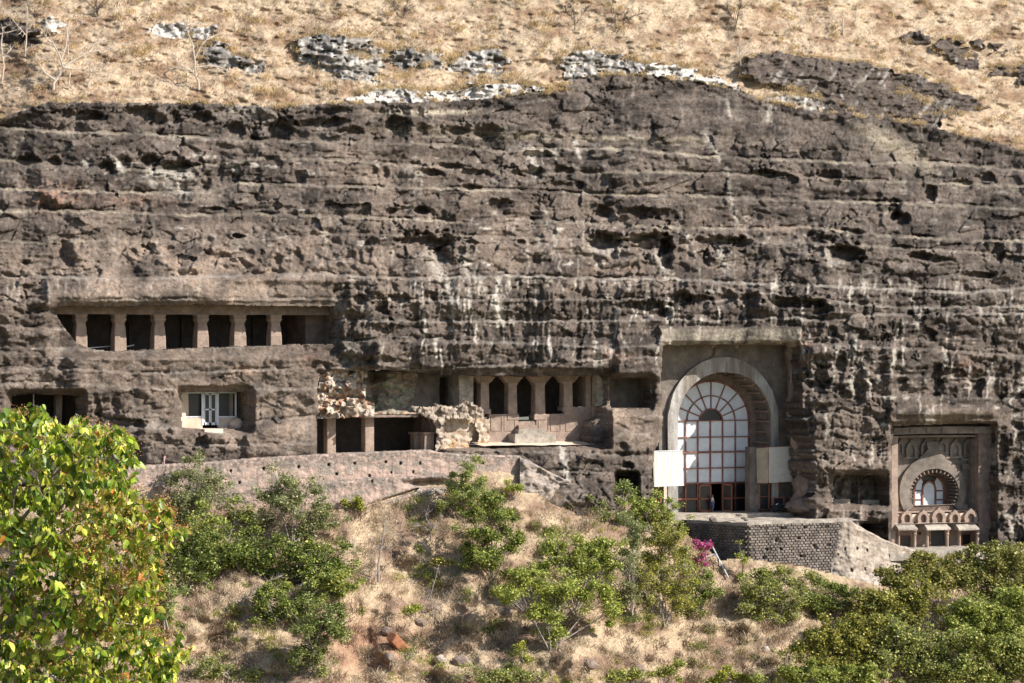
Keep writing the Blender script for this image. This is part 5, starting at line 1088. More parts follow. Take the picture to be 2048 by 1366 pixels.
# visible largest first: front rows, then the side
for k_, (x, y, z, rz, sd) in enumerate(spots[:300]):
    o = bpy.data.objects.new('brick', bms[RNG.randint(8)][0]); link(o, BT); o.location = Vector(o.location)+Vector((x, y+RNG.uniform(-.04, .03), z)); o.rotation_euler = (RNG.uniform(-.03, .03), RNG.uniform(-.03, .03), rz)
m = MB()
for x, y, z, rz, sd in spots[300:]:
    V, F = bms[RNG.randint(8)][1:]; V = np.array(V); c, s = math.cos(rz), math.sin(rz); V2 = np.stack([V[:, 0]*c-V[:, 1]*s+x, V[:, 0]*s+V[:, 1]*c+y, V[:, 2]+z], -1); m.add(V2.tolist(), F)
tag(m.build('bricks', M_BRICK, BT), kind='stuff')
m = MB(); m.grid((cL[0], cL[1]-.1, ZT_-.3), (cA[0]-.1, -8.2, ZT_-.3), (cA[0]-.1, -8.2, ZT_+.02), (cL[0], cL[1]-.1, ZT_+.02), .25, .08, 1.5); m.grid((cL[0], cL[1]-.1, ZT_+.02), (cA[0]-.1, -8.2, ZT_+.02), (cA[0]+.8, -7.2, ZT_+.06), (cL[0]+.9, cL[1]+.8, ZT_+.06), .25, .08, 1.5)
m.grid((cA[0]-.1, -8.2, ZT_-.25), (cB[0]+1.5, -8.2, ZT_-.22), (cB[0]+1.5, -8.15, ZT_+.04), (cA[0]-.1, -8.2, ZT_+.02), .25, .08, 1.5); m.grid((cA[0]-.1, -8.2, ZT_+.02), (cB[0]+1.5, -8.15, ZT_+.04), (cB[0]+1.5, -7.2, ZT_+.06), (cA[0]-.1, -7.2, ZT_+.06), .25, .08, 1.5)
m.build('rough_coping', M_CONC, BT, True)
# sloping plaster wall
st_ = ip((1662, 1044), (1700, 1040), (1715, 1050), (1740, 1064), (1765, 1077), (1800, 1092), (1812, 1093), (1830, 1101), (1850, 1110), (1862, 1122), (1900, 1150))
PH = [(1690, 1098.5), (1714, 1097), (1734, 1099), (1730, 1138), (1760, 1136), (1792, 1133), (1751, 1176), (1759, 1151), (1703, 1140), (1676, 1108)]
def pcol(a, b, t, bt):
    f = b-t; c = cmix((.46, .385, .315), (.34, .275, .225), sst(fbm(a/20, b/20, 4, 530), -.3, .5)); k = sst(fbm(a/6, b/9, 3, 531), .1, .8)*.6+np.exp(-f/5)*.4; c = c*(1-k[..., None])+np.array([.27, .225, .19])*k[..., None]
    k = sst(b, 1130, 1180)*.6; return c*(1-k[..., None])+np.array([.60, .54, .49])*k[..., None]
sp = wallpatch('sloping_wall', None, 1662, 1900, 2, wob(st_, .8, 13), lambda x: 1225+0*x, lambda a, b: -8.35+.012*np.abs(a-1700)-.35*sst(b-st_(a), 10, 110), PH, pcol, thick=1.0, amp=.1)
tag(sp, 'sloping rough plastered wall descending to the right from the brick wall, dotted with small holes', 'wall')
# low stone wall at the far right bottom
lsw = thing('stone_wall', W(1990, 1125, -8), 'low dry wall of rough pale stones behind the green canopy in front of the right hall', 'wall')
for r_ in range(3):
    for i in range(22):
        x = 1915+i*9.4+(4.5 if r_ % 2 else 0)+RNG.uniform(-1, 1); y = 1108+r_*7
        if i == 0 and r_ == 0: pass
        m = MB(); a = W(x+.5, y+5.8+RNG.uniform(-.5, .5), -8.3); b = W(x+8.3, y-.4, -8.3); m.box(a[0], b[0], -8.3+RNG.uniform(-.08, .08), -7.7, a[2], b[2]); m.build('stone', M_STONE, lsw, bevel=.05, jit=.08)
m = MB(); prbox(m, 1910, 1109, 2125, 1132, -8.15, -7.75, .8, .02); m.build('mortar_core', M_MORTAR, lsw, True)
# ================================================================ SMALL THINGS ON THE TERRACES
for i, (x, y, Y, r_, sq, lab) in enumerate([(1426, 1040, -6.3, .42, (1.2, .8, .9), 'large dark squarish stone block on the hall terrace edge'), (1478, 1030, -3.5, .32, (1.3, .8, .5), 'flat dark stone block lying on the hall terrace'), (1487, 1036, -5.0, .24, (1.3, .8, .6), 'small stone block, middle of three near the terrace corner'), (1492, 1040, -6.0, .2, (1.2, .9, .8), 'smallest stone block nearest the terrace corner')]):
    boulder('stone_block', x, y, Y, r_, M_BRICK, None, sq, seed=20+i, amp=.2, label=lab, cat='stone block', sub=1)
bd = thing('framed_board', W(1557, 1018, 1.2), 'wooden framed board leaning behind a dark bundle beside the hall doors', 'board')
m = MB()
for q in [(1546, 994, 1569, 996.2), (1546, 1016, 1569, 1018), (1546, 996, 1548.2, 1016), (1566.5, 996, 1569, 1016)]: pbox(m, *q, 1.2, 1.3)
m.build('frame', M_ORWOOD, bd); m = MB(); pbox(m, 1548, 996, 1567, 1016, 1.25, 1.28); m.build('panel', M_BLACK, bd)
eq = thing('equipment_bundle', W(1558, 1021, .2), 'dark tangled bundle of equipment with pale straps lying beside the hall doors', 'equipment')
for i, (x, y, r_, mt) in enumerate([(1551, 1016, .42, M_BLACK), (1559, 1015, .45, M_BLACK), (1567, 1017, .33, M_BLACK), (1555, 1010, .2, M_WCLOTH), (1563, 1010, .16, M_METAL)]): boulder('bundle_piece', x, y, .2, r_, mt, eq, (1, .7, .8), seed=40+i, amp=.5)
m = MB(); A = W(1550, 1017, .0); 
for cx in (1550, 1566):
    A = W(cx, 1016, -.1); m.tube([(A[0]+.3*math.cos(t), -.15, A[2]+.3*math.sin(t)) for t in np.linspace(0, 2*math.pi, 14)], .035, 5)
m.tube([W(1548, 1009, 0), W(1560, 1013, -.1), W(1571, 1010, .1)], .04); m.build('wheel_rim', M_BLACK, eq)
pp = thing('pipe', W(970, 994, -6.4), 'thin white pipe lying along the slope below the walkway wall', 'pipe')
m = MB(); Ys = float(slopeY(930, 990))-.4; m.tube([W(876, 996, Ys), W(946, 990, Ys), W(1040, 993, Ys)][0:2]+[W(836+170, 994, Ys)], .07); m.V = m.V; m.build('tube', M_BARKW, pp)
LSL = ['pale loose stone at the left end of the heap under the wall foot', 'pale loose stone low beside the left end of the heap', 'pale loose stone highest in the middle of the heap under the wall', 'pale loose stone in the middle of the heap under the wall', 'pale loose stone right of the heap middle, close under the wall', 'pale loose stone touching the wall foot at the heap left end', 'lowest pale loose stone of the heap, nearest the white pipe', 'pale loose stone second from the right end of the heap', 'pale loose stone at the right end of the heap']
for i, (x, y) in enumerate([(838, 983), (846, 986), (854, 981), (862, 984), (870, 980), (842, 977), (858, 988), (880, 985), (887, 979)]):
    boulder('loose_stone', x, y, float(slopeY(x, y))-.15, .26+.1*RNG.rand(), M_STONE, None, (1.2, .9, .7), seed=60+i, label=LSL[i], cat='stone', group='loose stones under the wall', sub=1)
bl = thing('fallen_block', W(795, 1290, float(slopeY(795, 1290))), 'rust-coloured rectangular block fallen on the bare earth at the bottom centre', 'block')
c = W(795, 1287, float(slopeY(795, 1287))-.5); m = MB(); m.box(-1.05, 1.05, -.45, .45, -.42, .42); o = m.build('body', M_RUST, bl, bevel=.06, jit=.15); o.location = Vector(o.location)+Vector(c); o.rotation_euler = (.3, .62, .5)
hp = thing('leaning_pole', W(1455, 1150, -9.5), 'pale metal pole with a hose leaning against the shaded side of the brick wall', 'pole')
m = MB(); m.tube([W(1424, 1092, -7.0), W(1457, 1156, -9.8)], .09); m.build('pole', M_METAL, hp)
m = MB(); m.tube([W(1412, 1114, -8), W(1428, 1108, -8), W(1438, 1118, -8.6), W(1440, 1132, -9.0)], .05); m.build('hose', M_METAL, hp)
for i, (x0_, y0_, x1_, y1_) in enumerate([(176, 696, 226, 692), (236, 697, 268, 690)]):
    m = MB(); m.tube([W(x0_, y0_, 2.9), W(x1_, y1_, 2.9)], .05); o = m.build('verandah_rail', M_METAL); tag(o, ['thin pale metal rail behind the first pillars of the long verandah', 'thin pale metal rail between the second and third verandah pillars'][i], 'rail')
# ================================================================ PEOPLE
def person(label, base, h, facing, shirt, legs, hair=M_HAIR, sit=False, armpose=0, cap=None):
    t = thing('person', base, label, 'person'); s = h/1.75
    if not sit: J = dict(pel=(0, 0, .95), sp=(0, 0, 1.15), ch=(0, 0, 1.36), nk=(0, 0, 1.50), hd=(0, -.02, 1.62), tp=(0, -.01, 1.72), lh=(.09, 0, .88), lk=(.11, -.05, .49), la=(.12, .03, .09), lt=(.13, -.14, .04), rh=(-.09, 0, .88), rk=(-.12, -.12, .5), ra=(-.12, .05, .1), rt=(-.12, -.11, .05), ls=(.19, 0, 1.42), le=(.24, .02, 1.13), lw=(.22, -.12, .9), lf=(.22, -.16, .8), rs=(-.19, 0, 1.42), re=(-.25, .03, 1.13), rw=(-.18, -.2, 1.02), rf=(-.15, -.28, .98))
    else: J = dict(pel=(0, .1, .14), sp=(0, .1, .35), ch=(0, .04, .56), nk=(0, 0, .7), hd=(0, -.04, .82), tp=(0, -.03, .92), lh=(.09, .06, .14), lk=(.14, -.3, .42), la=(.12, -.42, .06), lt=(.12, -.56, .03), rh=(-.09, .06, .14), rk=(-.14, -.3, .42), ra=(-.12, -.42, .06), rt=(-.12, -.56, .03), ls=(.19, .02, .62), le=(.23, -.1, .36), lw=(.1, -.3, .42), lf=(.06, -.36, .42), rs=(-.19, .02, .62), re=(-.23, -.1, .36), rw=(-.1, -.3, .42), rf=(-.06, -.36, .42))
    R_ = dict(pel=.14, sp=.125, ch=.15, nk=.055, hd=.098, tp=.07, lh=.095, lk=.06, la=.042, lt=.032, rh=.095, rk=.06, ra=.042, rt=.032, ls=.062, le=.042, lw=.028, lf=.024, rs=.062, re=.042, rw=.028, rf=.024)
    E = [('pel', 'sp'), ('sp', 'ch'), ('ch', 'nk'), ('nk', 'hd'), ('hd', 'tp'), ('pel', 'lh'), ('lh', 'lk'), ('lk', 'la'), ('la', 'lt'), ('pel', 'rh'), ('rh', 'rk'), ('rk', 'ra'), ('ra', 'rt'), ('ch', 'ls'), ('ls', 'le'), ('le', 'lw'), ('lw', 'lf'), ('ch', 'rs'), ('rs', 're'), ('re', 'rw'), ('rw', 'rf')]
    def skin(name, keys, edges, J, R, mat, par, lv=1):
        ix = {k: i for i, k in enumerate(keys)}; me = bpy.data.meshes.new(name); me.from_pydata([tuple(np.array(J[k])*s) for k in keys], [(ix[a], ix[b]) for a, b in edges], []); me.materials.append(mat)
        o = bpy.data.objects.new(name, me); SC.collection.objects.link(o); o.parent = par; o.rotation_euler = (0, 0, facing)
        sm = o.modifiers.new('skin', 'SKIN'); sm.use_smooth_shade = True
        for i, k in enumerate(keys): me.skin_vertices[0].data[i].radius = (R[k]*s, R[k]*s)
        me.skin_vertices[0].data[0].use_root = True
        ss = o.modifiers.new('sub', 'SUBSURF'); ss.levels = lv; ss.render_levels = lv; return o
    keys = ['pel']+[k for k in J if k != 'pel']; JJ = dict(J); RR = dict(R_); EE = list(E)
    for sd in ('l', 'r'):
        b = np.array(J[sd+'f']); w = np.array(J[sd+'w']); d = (b-w)/np.linalg.norm(b-w)
        for i, (o_, ln) in enumerate([(-.03, .07), (-.012, .085), (.008, .08), (.028, .065)]):
            k = f'{sd}g{i}'; JJ[k] = tuple(b+np.array([o_, 0, 0])+d*ln); RR[k] = .009; EE.append((sd+'f', k)); keys.append(k)
        k = sd+'th'; JJ[k] = tuple(w+d*.05+np.array([-.05 if sd == 'l' else .05, -.01, 0])); RR[k] = .011; EE.append((sd+'w', k)); keys.append(k)
    body = skin('body', keys, EE, JJ, RR, M_SKIN, t)
    sk = ['sp', 'pel', 'ch', 'ls', 'le', 'rs', 're']; skin('shirt', sk, [('pel', 'sp'), ('sp', 'ch'), ('ch', 'ls'), ('ls', 'le'), ('ch', 'rs'), ('rs', 're')], J, {k: R_[k]*1.22+.01 for k in sk}, shirt, t)
    lk_ = ['pel', 'lh', 'lk', 'la', 'rh', 'rk', 'ra']; skin('trousers', lk_, [('pel', 'lh'), ('lh', 'lk'), ('lk', 'la'), ('pel', 'rh'), ('rh', 'rk'), ('rk', 'ra')], J, {k: R_[k]*1.2+.012 for k in lk_}, legs, t)
    import bmesh
    def ball(nm, c, r, sq, mat, cut=None):
        bm = bmesh.new(); bmesh.ops.create_icosphere(bm, subdivisions=2, radius=r*s)
        if cut is not None: bmesh.ops.delete(bm, geom=[v for v in bm.verts if v.co.z < cut*r*s and v.co.y < .25*r*s], context='VERTS')
        for v in bm.verts: v.co = Vector((v.co.x*sq[0], v.co.y*sq[1], v.co.z*sq[2]))
        me = bpy.data.meshes.new(nm); bm.to_mesh(me); bm.free(); me.materials.append(mat); o = bpy.data.objects.new(nm, me); SC.collection.objects.link(o); o.parent = t
        cc = Vector(c)*s; o.location = Vector((cc.x*math.cos(facing)-cc.y*math.sin(facing), cc.x*math.sin(facing)+cc.y*math.cos(facing), cc.z)); o.rotation_euler = (0, 0, facing)
    hd = J['hd']; ball('hair', (hd[0], hd[1]+.015, hd[2]+.045), .108, (.95, 1.05, 1), cap or hair, .12)
    ball('nose', (hd[0], hd[1]-.1, hd[2]), .018, (.8, 1, 1.2), M_SKIN)
    for sx in (-1, 1): ball('ear', (hd[0]+sx*.09, hd[1], hd[2]), .02, (.5, 1, 1.3), M_SKIN); ball('eye', (hd[0]+sx*.035, hd[1]-.088, hd[2]+.03), .011, (1.2, .6, .8), M_BLACK)
    return t
zz_ = W(327, lt(327)+7, -5.0)[2]
bp_ = W(327, 930, -3.6); person('person in a dark navy shirt walking left behind the long parapet wall', (bp_[0], -3.6, zz_+.02), 1.75, -math.pi/2+.3, M_NAVY, M_PINKC)
bp_ = W(1425, 1022, 4.3); person('person in white and blue clothes standing in the open doorway of the tall hall', (bp_[0], 4.3, FZ+.02), 1.72, .9, M_WCLOTH, M_BCLOTH)
bp_ = W(1986, 1098, -1.0); person('person in a red cap sitting against the rock right of the right-hand hall', (bp_[0], -1.0, W(1986, 1104, -1)[2]), 1.7, -.4, M_WCLOTH, M_PINKC, sit=True, cap=M_REDC)
# ================================================================ VEGETATION
VR = np.random.RandomState(77)
def leafmesh(name, C, size, col, par=None, mat=None, asp=.45, droop=.0, stuff=False, up=.35):
    """C (N,3) positions, size (N,), col (N,3): folded four-point leaves with free orientation"""
    n = len(C); d = VR.normal(size=(n, 3)); d[:, 2] = d[:, 2]*.6-droop; d /= np.linalg.norm(d, axis=1)[:, None]
    nn = VR.normal(size=(n, 3)); nn[:, 2] = np.abs(nn[:, 2])+up; s = np.cross(d, nn); s /= np.linalg.norm(s, axis=1)[:, None]+1e-6; u = np.cross(s, d)
    L = size[:, None]; P0 = C; P1 = C+d*L*.5+s*L*asp*.5+u*L*.08; P2 = C+d*L; P3 = C+d*L*.5-s*L*asp*.5+u*L*.08
    V = np.stack([P0, P1, P2, P3], 1).reshape(-1, 3); i = np.arange(n)*4
    T = np.stack([np.stack([i, i+1, i+2], -1), np.stack([i, i+2, i+3], -1)], 1).reshape(-1, 3)
    return npmesh(name, V, None, T, mat or M_LEAF, False, np.repeat(col, 4, axis=0), par)
PAL = dict(green=[(.15, .19, .045), (.30, .34, .08), (.50, .52, .18)], dark=[(.07, .10, .025), (.17, .22, .05), (.36, .40, .12)], olive=[(.14, .15, .06), (.27, .28, .11), (.44, .43, .22)],
           pale=[(.20, .25, .10), (.30, .34, .15), (.42, .43, .24)], yellow=[(.36, .34, .05), (.5, .44, .06), (.26, .3, .07)], lime=[(.32, .36, .06), (.52, .54, .12), (.18, .22, .05)], pink=[(.62, .06, .35), (.72, .10, .45), (.5, .05, .3)],
           canopy=[(.11, .13, .03), (.28, .28, .065), (.52, .46, .15)], brown=[(.3, .2, .12), (.42, .3, .18), (.2, .14, .09)])
def palcol(p, n, rnd=.15):
    a = np.array(PAL[p]); i = VR.choice(3, n, p=(.3, .45, .25)); return np.clip(a[i]*(1+rnd*VR.normal(size=(n, 1))), .01, .9)
def plant(name, label, cat, bx, by, Y, blobs, pal, n, lsize=.2, group=None, bark=None, dens=26, trunk=.09, pal2=None, p2=.2, gap=.0, stems=1, depth=.9):
    """blobs in photo pixels round the crown; every crown is clusters of leaves on real twigs"""
    base = W(bx, by, Y); t = thing(name, base, label, cat, group); s = SCL(bx, Y)
    cl = []; tot = sum(b[2]*b[3] for b in blobs); bark = bark or M_BARKG; B = MB()
    base_s = [base+np.array([VR.uniform(-.4, .4)*(stems > 1), VR.uniform(-.2, .2), -.2]) for _ in range(stems)]
    LC = []; LK = []
    for bi, (cx, cy, rx, ry) in enumerate(blobs):
        m = max(3, int(dens*rx*ry/1600)); c = W(cx, cy, Y); R = np.array([rx*s/CA*.95, min(rx, ry)*s*depth, ry*s])
        hub = base_s[bi % stems]; mid = hub*.45+c*.55+VR.normal(size=3)*.15*R.min(); B.tube([hub, hub*.6+mid*.4+VR.normal(size=3)*.06, mid, c], [trunk, trunk*.8, trunk*.55, trunk*.3], 5)
        for _ in range(m):
            v = VR.normal(size=3); v /= np.linalg.norm(v); rr = VR.uniform(.35, 1)**.5; v = v*rr*R*(1+.42*VR.normal()); p = c+v
            q = mid+(p-mid)*.5+VR.normal(size=3)*.1*R.min(); B.tube([mid*.7+c*.3, q, p], [trunk*.35, trunk*.22, .012], 4, False); LC.append((p, .2*R.mean()+.22))
    n = int(n*1.7); lsize = lsize*1.35; k = n//len(LC); P = []; 
    for p, r in LC:
        kk = max(4, int(k*VR.choice([.3, .7, 1.2, 2.0]))); o = VR.normal(size=(kk, 3)); o[:, 2] *= .7; P.append(p+o*r*VR.uniform(.35, .75))
    P = np.concatenate(P); col = palcol(pal, len(P))
    if pal2: m2 = VR.rand(len(P)) < p2; col[m2] = palcol(pal2, m2.sum())
    B.build('branches', bark, t)
    leafmesh('foliage', P-np.array(base), lsize*VR.uniform(.5, 1.35, len(P)), col, None, M_LEAF, asp=.62).parent = t
    return t
def sY(x, y, o=.3): return float(slopeY(x, y))-o
_pl = [
 ('tall_shrub', 'tall sparse grey-green shrub in front of the left end of the parapet wall', 385, 1062, [(385, 945, 46, 34), (378, 1000, 56, 38), (420, 970, 36, 36), (350, 1030, 34, 26)], 'olive', 3600, .17, 'pale', .35),
 ('tall_shrub', 'bushy olive tree with a pale leaning trunk below the middle of the parapet wall', 583, 1085, [(570, 968, 42, 26), (545, 1005, 46, 30), (600, 1000, 44, 36), (650, 1030, 32, 34), (620, 1050, 34, 24)], 'olive', 4600, .17, 'pale', .3),
 ('shrub', 'fresh green low shrub between the two olive shrubs by the wall foot', 455, 1080, [(420, 1040, 52, 26), (480, 1030, 34, 24), (400, 1065, 40, 24)], 'green', 2600, .17, 'lime', .3),
 ('dark_shrub', 'dark green dense bush on the slope left of centre, below the green low shrub', 490, 1140, [(470, 1095, 46, 34), (520, 1085, 40, 36), (500, 1130, 50, 30), (450, 1110, 36, 30)], 'dark', 5200, .18, 'lime', .22),
 ('dark_shrub', 'deep green bush in the shade right beside the big foreground tree', 370, 1180, [(350, 1120, 46, 34), (390, 1110, 40, 36), (365, 1075, 42, 30), (420, 1130, 30, 26)], 'dark', 4400, .18, 'green', .2),
 ('dark_shrub', 'dark green bush climbing below the pale-trunked olive tree', 605, 1170, [(600, 1105, 38, 30), (640, 1120, 44, 34), (615, 1145, 46, 28), (680, 1135, 30, 28)], 'dark', 4600, .18, 'lime', .2),
 ('shrub', 'rounded green bush at the right of the dark shrub group', 665, 1200, [(655, 1165, 42, 30), (690, 1175, 28, 24), (640, 1185, 36, 22)], 'green', 2900, .18, 'yellow', .15),
 ('dark_shrub', 'small dark bush in the middle of the left slope', 560, 1245, [(545, 1215, 36, 28), (580, 1220, 34, 30), (520, 1190, 24, 18)], 'dark', 2600, .18, 'lime', .25),
 ('dark_shrub', 'large dark olive bush hanging down the gully at the bottom centre-left', 625, 1345, [(640, 1230, 38, 30), (630, 1270, 48, 34), (620, 1310, 38, 30), (665, 1250, 28, 34)], 'dark', 5200, .17, 'olive', .3),
 ('small_tree', 'feathery pale green small tree in front of the right end of the parapet wall', 932, 1045, [(925, 945, 28, 24), (915, 985, 34, 24), (950, 985, 34, 28), (900, 1010, 24, 18), (945, 1015, 26, 16)], 'pale', 3800, .14, 'lime', .45),
 ('small_tree', 'dense darker green small tree just right of the feathery one', 985, 1160, [(985, 1000, 32, 24), (1000, 1045, 38, 34), (955, 1060, 32, 34), (975, 1095, 44, 30), (950, 1120, 28, 30), (1015, 1080, 26, 28)], 'dark', 7200, .16, 'lime', .28),
 ('shrub', 'small yellow-green shrub on the terrace foot below the wall end', 1030, 992, [(1028, 975, 16, 16), (1012, 985, 12, 10)], 'lime', 500, .16, None, 0),
 ('shrub', 'small bright shrub at the foot of the wall left of the loose stones', 695, 1018, [(698, 1002, 22, 13), (720, 1008, 14, 8)], 'lime', 650, .16, 'yellow', .3),
 ('spreading_shrub', 'wide bright green spreading shrub in the centre of the lower slope', 1150, 1230, [(1120, 1095, 46, 30), (1190, 1090, 48, 30), (1150, 1130, 60, 30), (1080, 1140, 34, 22), (1210, 1130, 34, 30)], 'green', 7000, .18, 'lime', .45),
 ('spreading_shrub', 'yellow-green spreading shrub under the wide central one', 1110, 1290, [(1050, 1155, 46, 20), (1020, 1190, 34, 24), (1110, 1190, 50, 26), (1190, 1190, 46, 28), (1225, 1220, 24, 20)], 'lime', 6600, .18, 'green', .4),
 ('shrub', 'green hanging bush at the bottom of the central shrub group', 1105, 1300, [(1090, 1235, 32, 26), (1110, 1270, 24, 20), (1060, 1225, 20, 16)], 'green', 2200, .18, 'lime', .4),
 ('tall_shrub', 'tall yellow-flowering shrub left of the pink bougainvillea', 1330, 1250, [(1320, 1075, 38, 32), (1340, 1120, 44, 36), (1310, 1165, 36, 36), (1350, 1190, 38, 34), (1300, 1215, 26, 26), (1370, 1150, 26, 30)], 'olive', 8000, .15, 'yellow', .5),
 ('shrub', 'green shrub at the left foot of the tall arched hall', 1300, 1060, [(1290, 1010, 30, 20), (1335, 1020, 30, 22), (1310, 1045, 40, 22), (1260, 1030, 30, 22), (1350, 1050, 26, 22)], 'green', 4200, .16, 'lime', .4),
 ('shrub', 'thin green shrub in front of the small dark doorway', 1250, 1000, [(1245, 975, 26, 11), (1262, 985, 22, 12), (1232, 990, 16, 14)], 'pale', 1100, .15, 'green', .6),
 ('shrub', 'small grey-green shrub on the straw slope left of the hall shrubs', 1205, 1035, [(1200, 1010, 18, 16), (1210, 1030, 22, 14)], 'olive', 900, .15, 'green', .4),
 ('shrub', 'pale grey-green weedy shrub between the central shrubs and the yellow shrub', 1265, 1230, [(1255, 1110, 22, 40), (1262, 1170, 20, 44), (1270, 1060, 24, 26)], 'pale', 3000, .13, 'olive', .4),
 ('shrub', 'leafy green bush under the pink bougainvillea', 1400, 1215, [(1395, 1165, 26, 28), (1410, 1190, 28, 22), (1375, 1130, 18, 26), (1385, 1210, 22, 20)], 'green', 3200, .17, 'dark', .4),
 ('shrub', 'broad weedy green bush below the brick wall corner', 1550, 1255, [(1520, 1165, 42, 26), (1570, 1150, 40, 24), (1560, 1195, 60, 30), (1500, 1200, 34, 30), (1540, 1225, 50, 24)], 'olive', 7600, .16, 'lime', .4),
 ('dark_shrub', 'dark green bush below the sloping plastered wall', 1670, 1240, [(1665, 1170, 26, 22), (1690, 1195, 26, 26), (1650, 1205, 30, 26), (1625, 1190, 26, 26)], 'dark', 3600, .17, 'green', .5),
 ('shrub', 'single thin sapling against the brick wall corner', 1487, 1160, [(1484, 1105, 7, 12), (1486, 1128, 8, 14), (1484, 1150, 9, 12)], 'lime', 330, .15, None, 0),
 ('shrub', 'low green plant at the bottom edge left of centre', 470, 1360, [(450, 1340, 40, 18), (500, 1350, 36, 16), (410, 1330, 34, 22)], 'olive', 2000, .16, 'lime', .3),
 ('shrub', 'low yellowish plants along the bottom edge right of the fallen block', 1010, 1390, [(990, 1350, 40, 12), (1060, 1352, 50, 12), (940, 1345, 30, 16)], 'olive', 2300, .15, 'lime', .4),
 ('shrub', 'bright yellow-green plants along the bottom edge right of centre', 1320, 1400, [(1260, 1350, 46, 14), (1330, 1345, 40, 16), (1200, 1356, 40, 10)], 'lime', 2400, .15, 'olive', .4),
 ('shrub', 'bright clump at the bottom edge below the straw slope', 1455, 1400, [(1440, 1352, 40, 12), (1490, 1356, 30, 10)], 'lime', 1500, .15, 'yellow', .3),
 ('weed', 'tiny green seedling on the bare slope right of the dead stump', 845, 1110, [(843, 1105, 11, 8)], 'lime', 160, .15, None, 0),
 ('weed', 'small yellow-green weed near the hollow on the central slope', 820, 1230, [(818, 1222, 14, 9), (835, 1215, 9, 6)], 'lime', 240, .15, None, 0),
 ('weed', 'small light green weed beneath the central shrubs at the bottom', 1045, 1320, [(1040, 1300, 12, 14), (1052, 1318, 10, 9)], 'lime', 320, .15, 'yellow', .3),
 ('shrub', 'yellow leafless-looking bush above the hollow on the central slope', 875, 1150, [(880, 1115, 20, 16), (868, 1130, 16, 12)], 'yellow', 420, .14, 'brown', .4),
 ('shrub', 'pale mint-green bush hugging the right side of the foreground tree', 330, 1255, [(320, 1170, 26, 32), (325, 1220, 22, 36), (300, 1140, 20, 24)], 'pale', 2600, .17, 'green', .5)]
for nm, lab, bx, by, blobs, pal, n, ls, p2, f2 in _pl:
    plant(nm, lab, 'shrub' if 'tree' not in nm and nm != 'weed' else ('small tree' if 'tree' in nm else 'plant'), bx, by, sY(bx, by), blobs, pal, int(n*1.25), ls, 'shrubs on the lower slope', pal2=p2, p2=f2, stems=1 if ('tree' in nm or n < 1000) else 3, bark=M_BARKD if 'small_tree' == nm else M_BARKG)
plant('flowering_bush', 'bougainvillea bush covered in bright pink flowers against the shaded brick wall', 'flowering bush', 1405, 1180, -9.2, [(1400, 1090, 18, 14), (1412, 1098, 12, 14), (1396, 1112, 14, 18), (1410, 1135, 9, 24), (1398, 1150, 10, 16)], 'pink', 1500, .17, pal2='green', p2=.35, stems=2)
# right-hand canopy trees rising from the valley
_cn = [
 ('broad dark-leaved tree at the right frame edge in front of the small arched hall', 2010, -16, [(2000, 1120, 60, 30), (1960, 1150, 60, 28), (2045, 1150, 50, 34), (2020, 1180, 60, 24)], 'canopy', 13000, 'olive', .3),
 ('bushy tree with bronze-tipped leaves below the porch of the right hall', 1870, -16, [(1850, 1120, 42, 18), (1900, 1118, 30, 14), (1830, 1145, 56, 22), (1900, 1155, 50, 26), (1790, 1160, 30, 20)], 'canopy', 12000, 'brown', .12),
 ('dense tree with small dark leaves left of centre in the right canopy', 1790, -19, [(1780, 1200, 56, 26), (1840, 1195, 56, 30), (1740, 1220, 44, 24), (1800, 1235, 60, 26)], 'canopy', 13000, 'yellow', .1),
 ('bright light green feathery tree at the middle right of the canopy', 1980, -21, [(1950, 1225, 60, 30), (2010, 1215, 60, 34), (1990, 1260, 70, 30), (1910, 1260, 40, 30), (2050, 1250, 40, 40)], 'green', 15000, 'lime', .35),
 ('olive tree with yellowish leaf tips at the left end of the canopy', 1700, -24, [(1690, 1265, 56, 28), (1640, 1300, 60, 28), (1740, 1275, 50, 28), (1690, 1320, 60, 26)], 'canopy', 13000, 'yellow', .16),
 ('yellow-green spreading tree low in the middle of the canopy', 1830, -25, [(1800, 1275, 50, 26), (1850, 1290, 60, 30), (1790, 1320, 60, 28), (1860, 1335, 60, 28)], 'olive', 13000, 'lime', .35),
 ('deep green tree in the lower right corner', 1990, -27, [(1960, 1300, 60, 30), (2020, 1310, 56, 34), (1930, 1345, 56, 26), (2010, 1355, 66, 26)], 'green', 13000, 'canopy', .4),
 ('low green tree along the bottom edge at the left foot of the canopy', 1640, -27, [(1600, 1345, 46, 20), (1660, 1352, 50, 18), (1720, 1352, 50, 20)], 'green', 6500, 'lime', .3)]
for lab, bx, Y, blobs, pal, n, p2, f2 in _cn:
    plant('canopy_tree', lab, 'tree', bx, 1480, Y, blobs, pal, int(n*1.15), .21, 'trees of the right-hand canopy', M_BARKD, 34, .12, p2, f2, depth=.8)
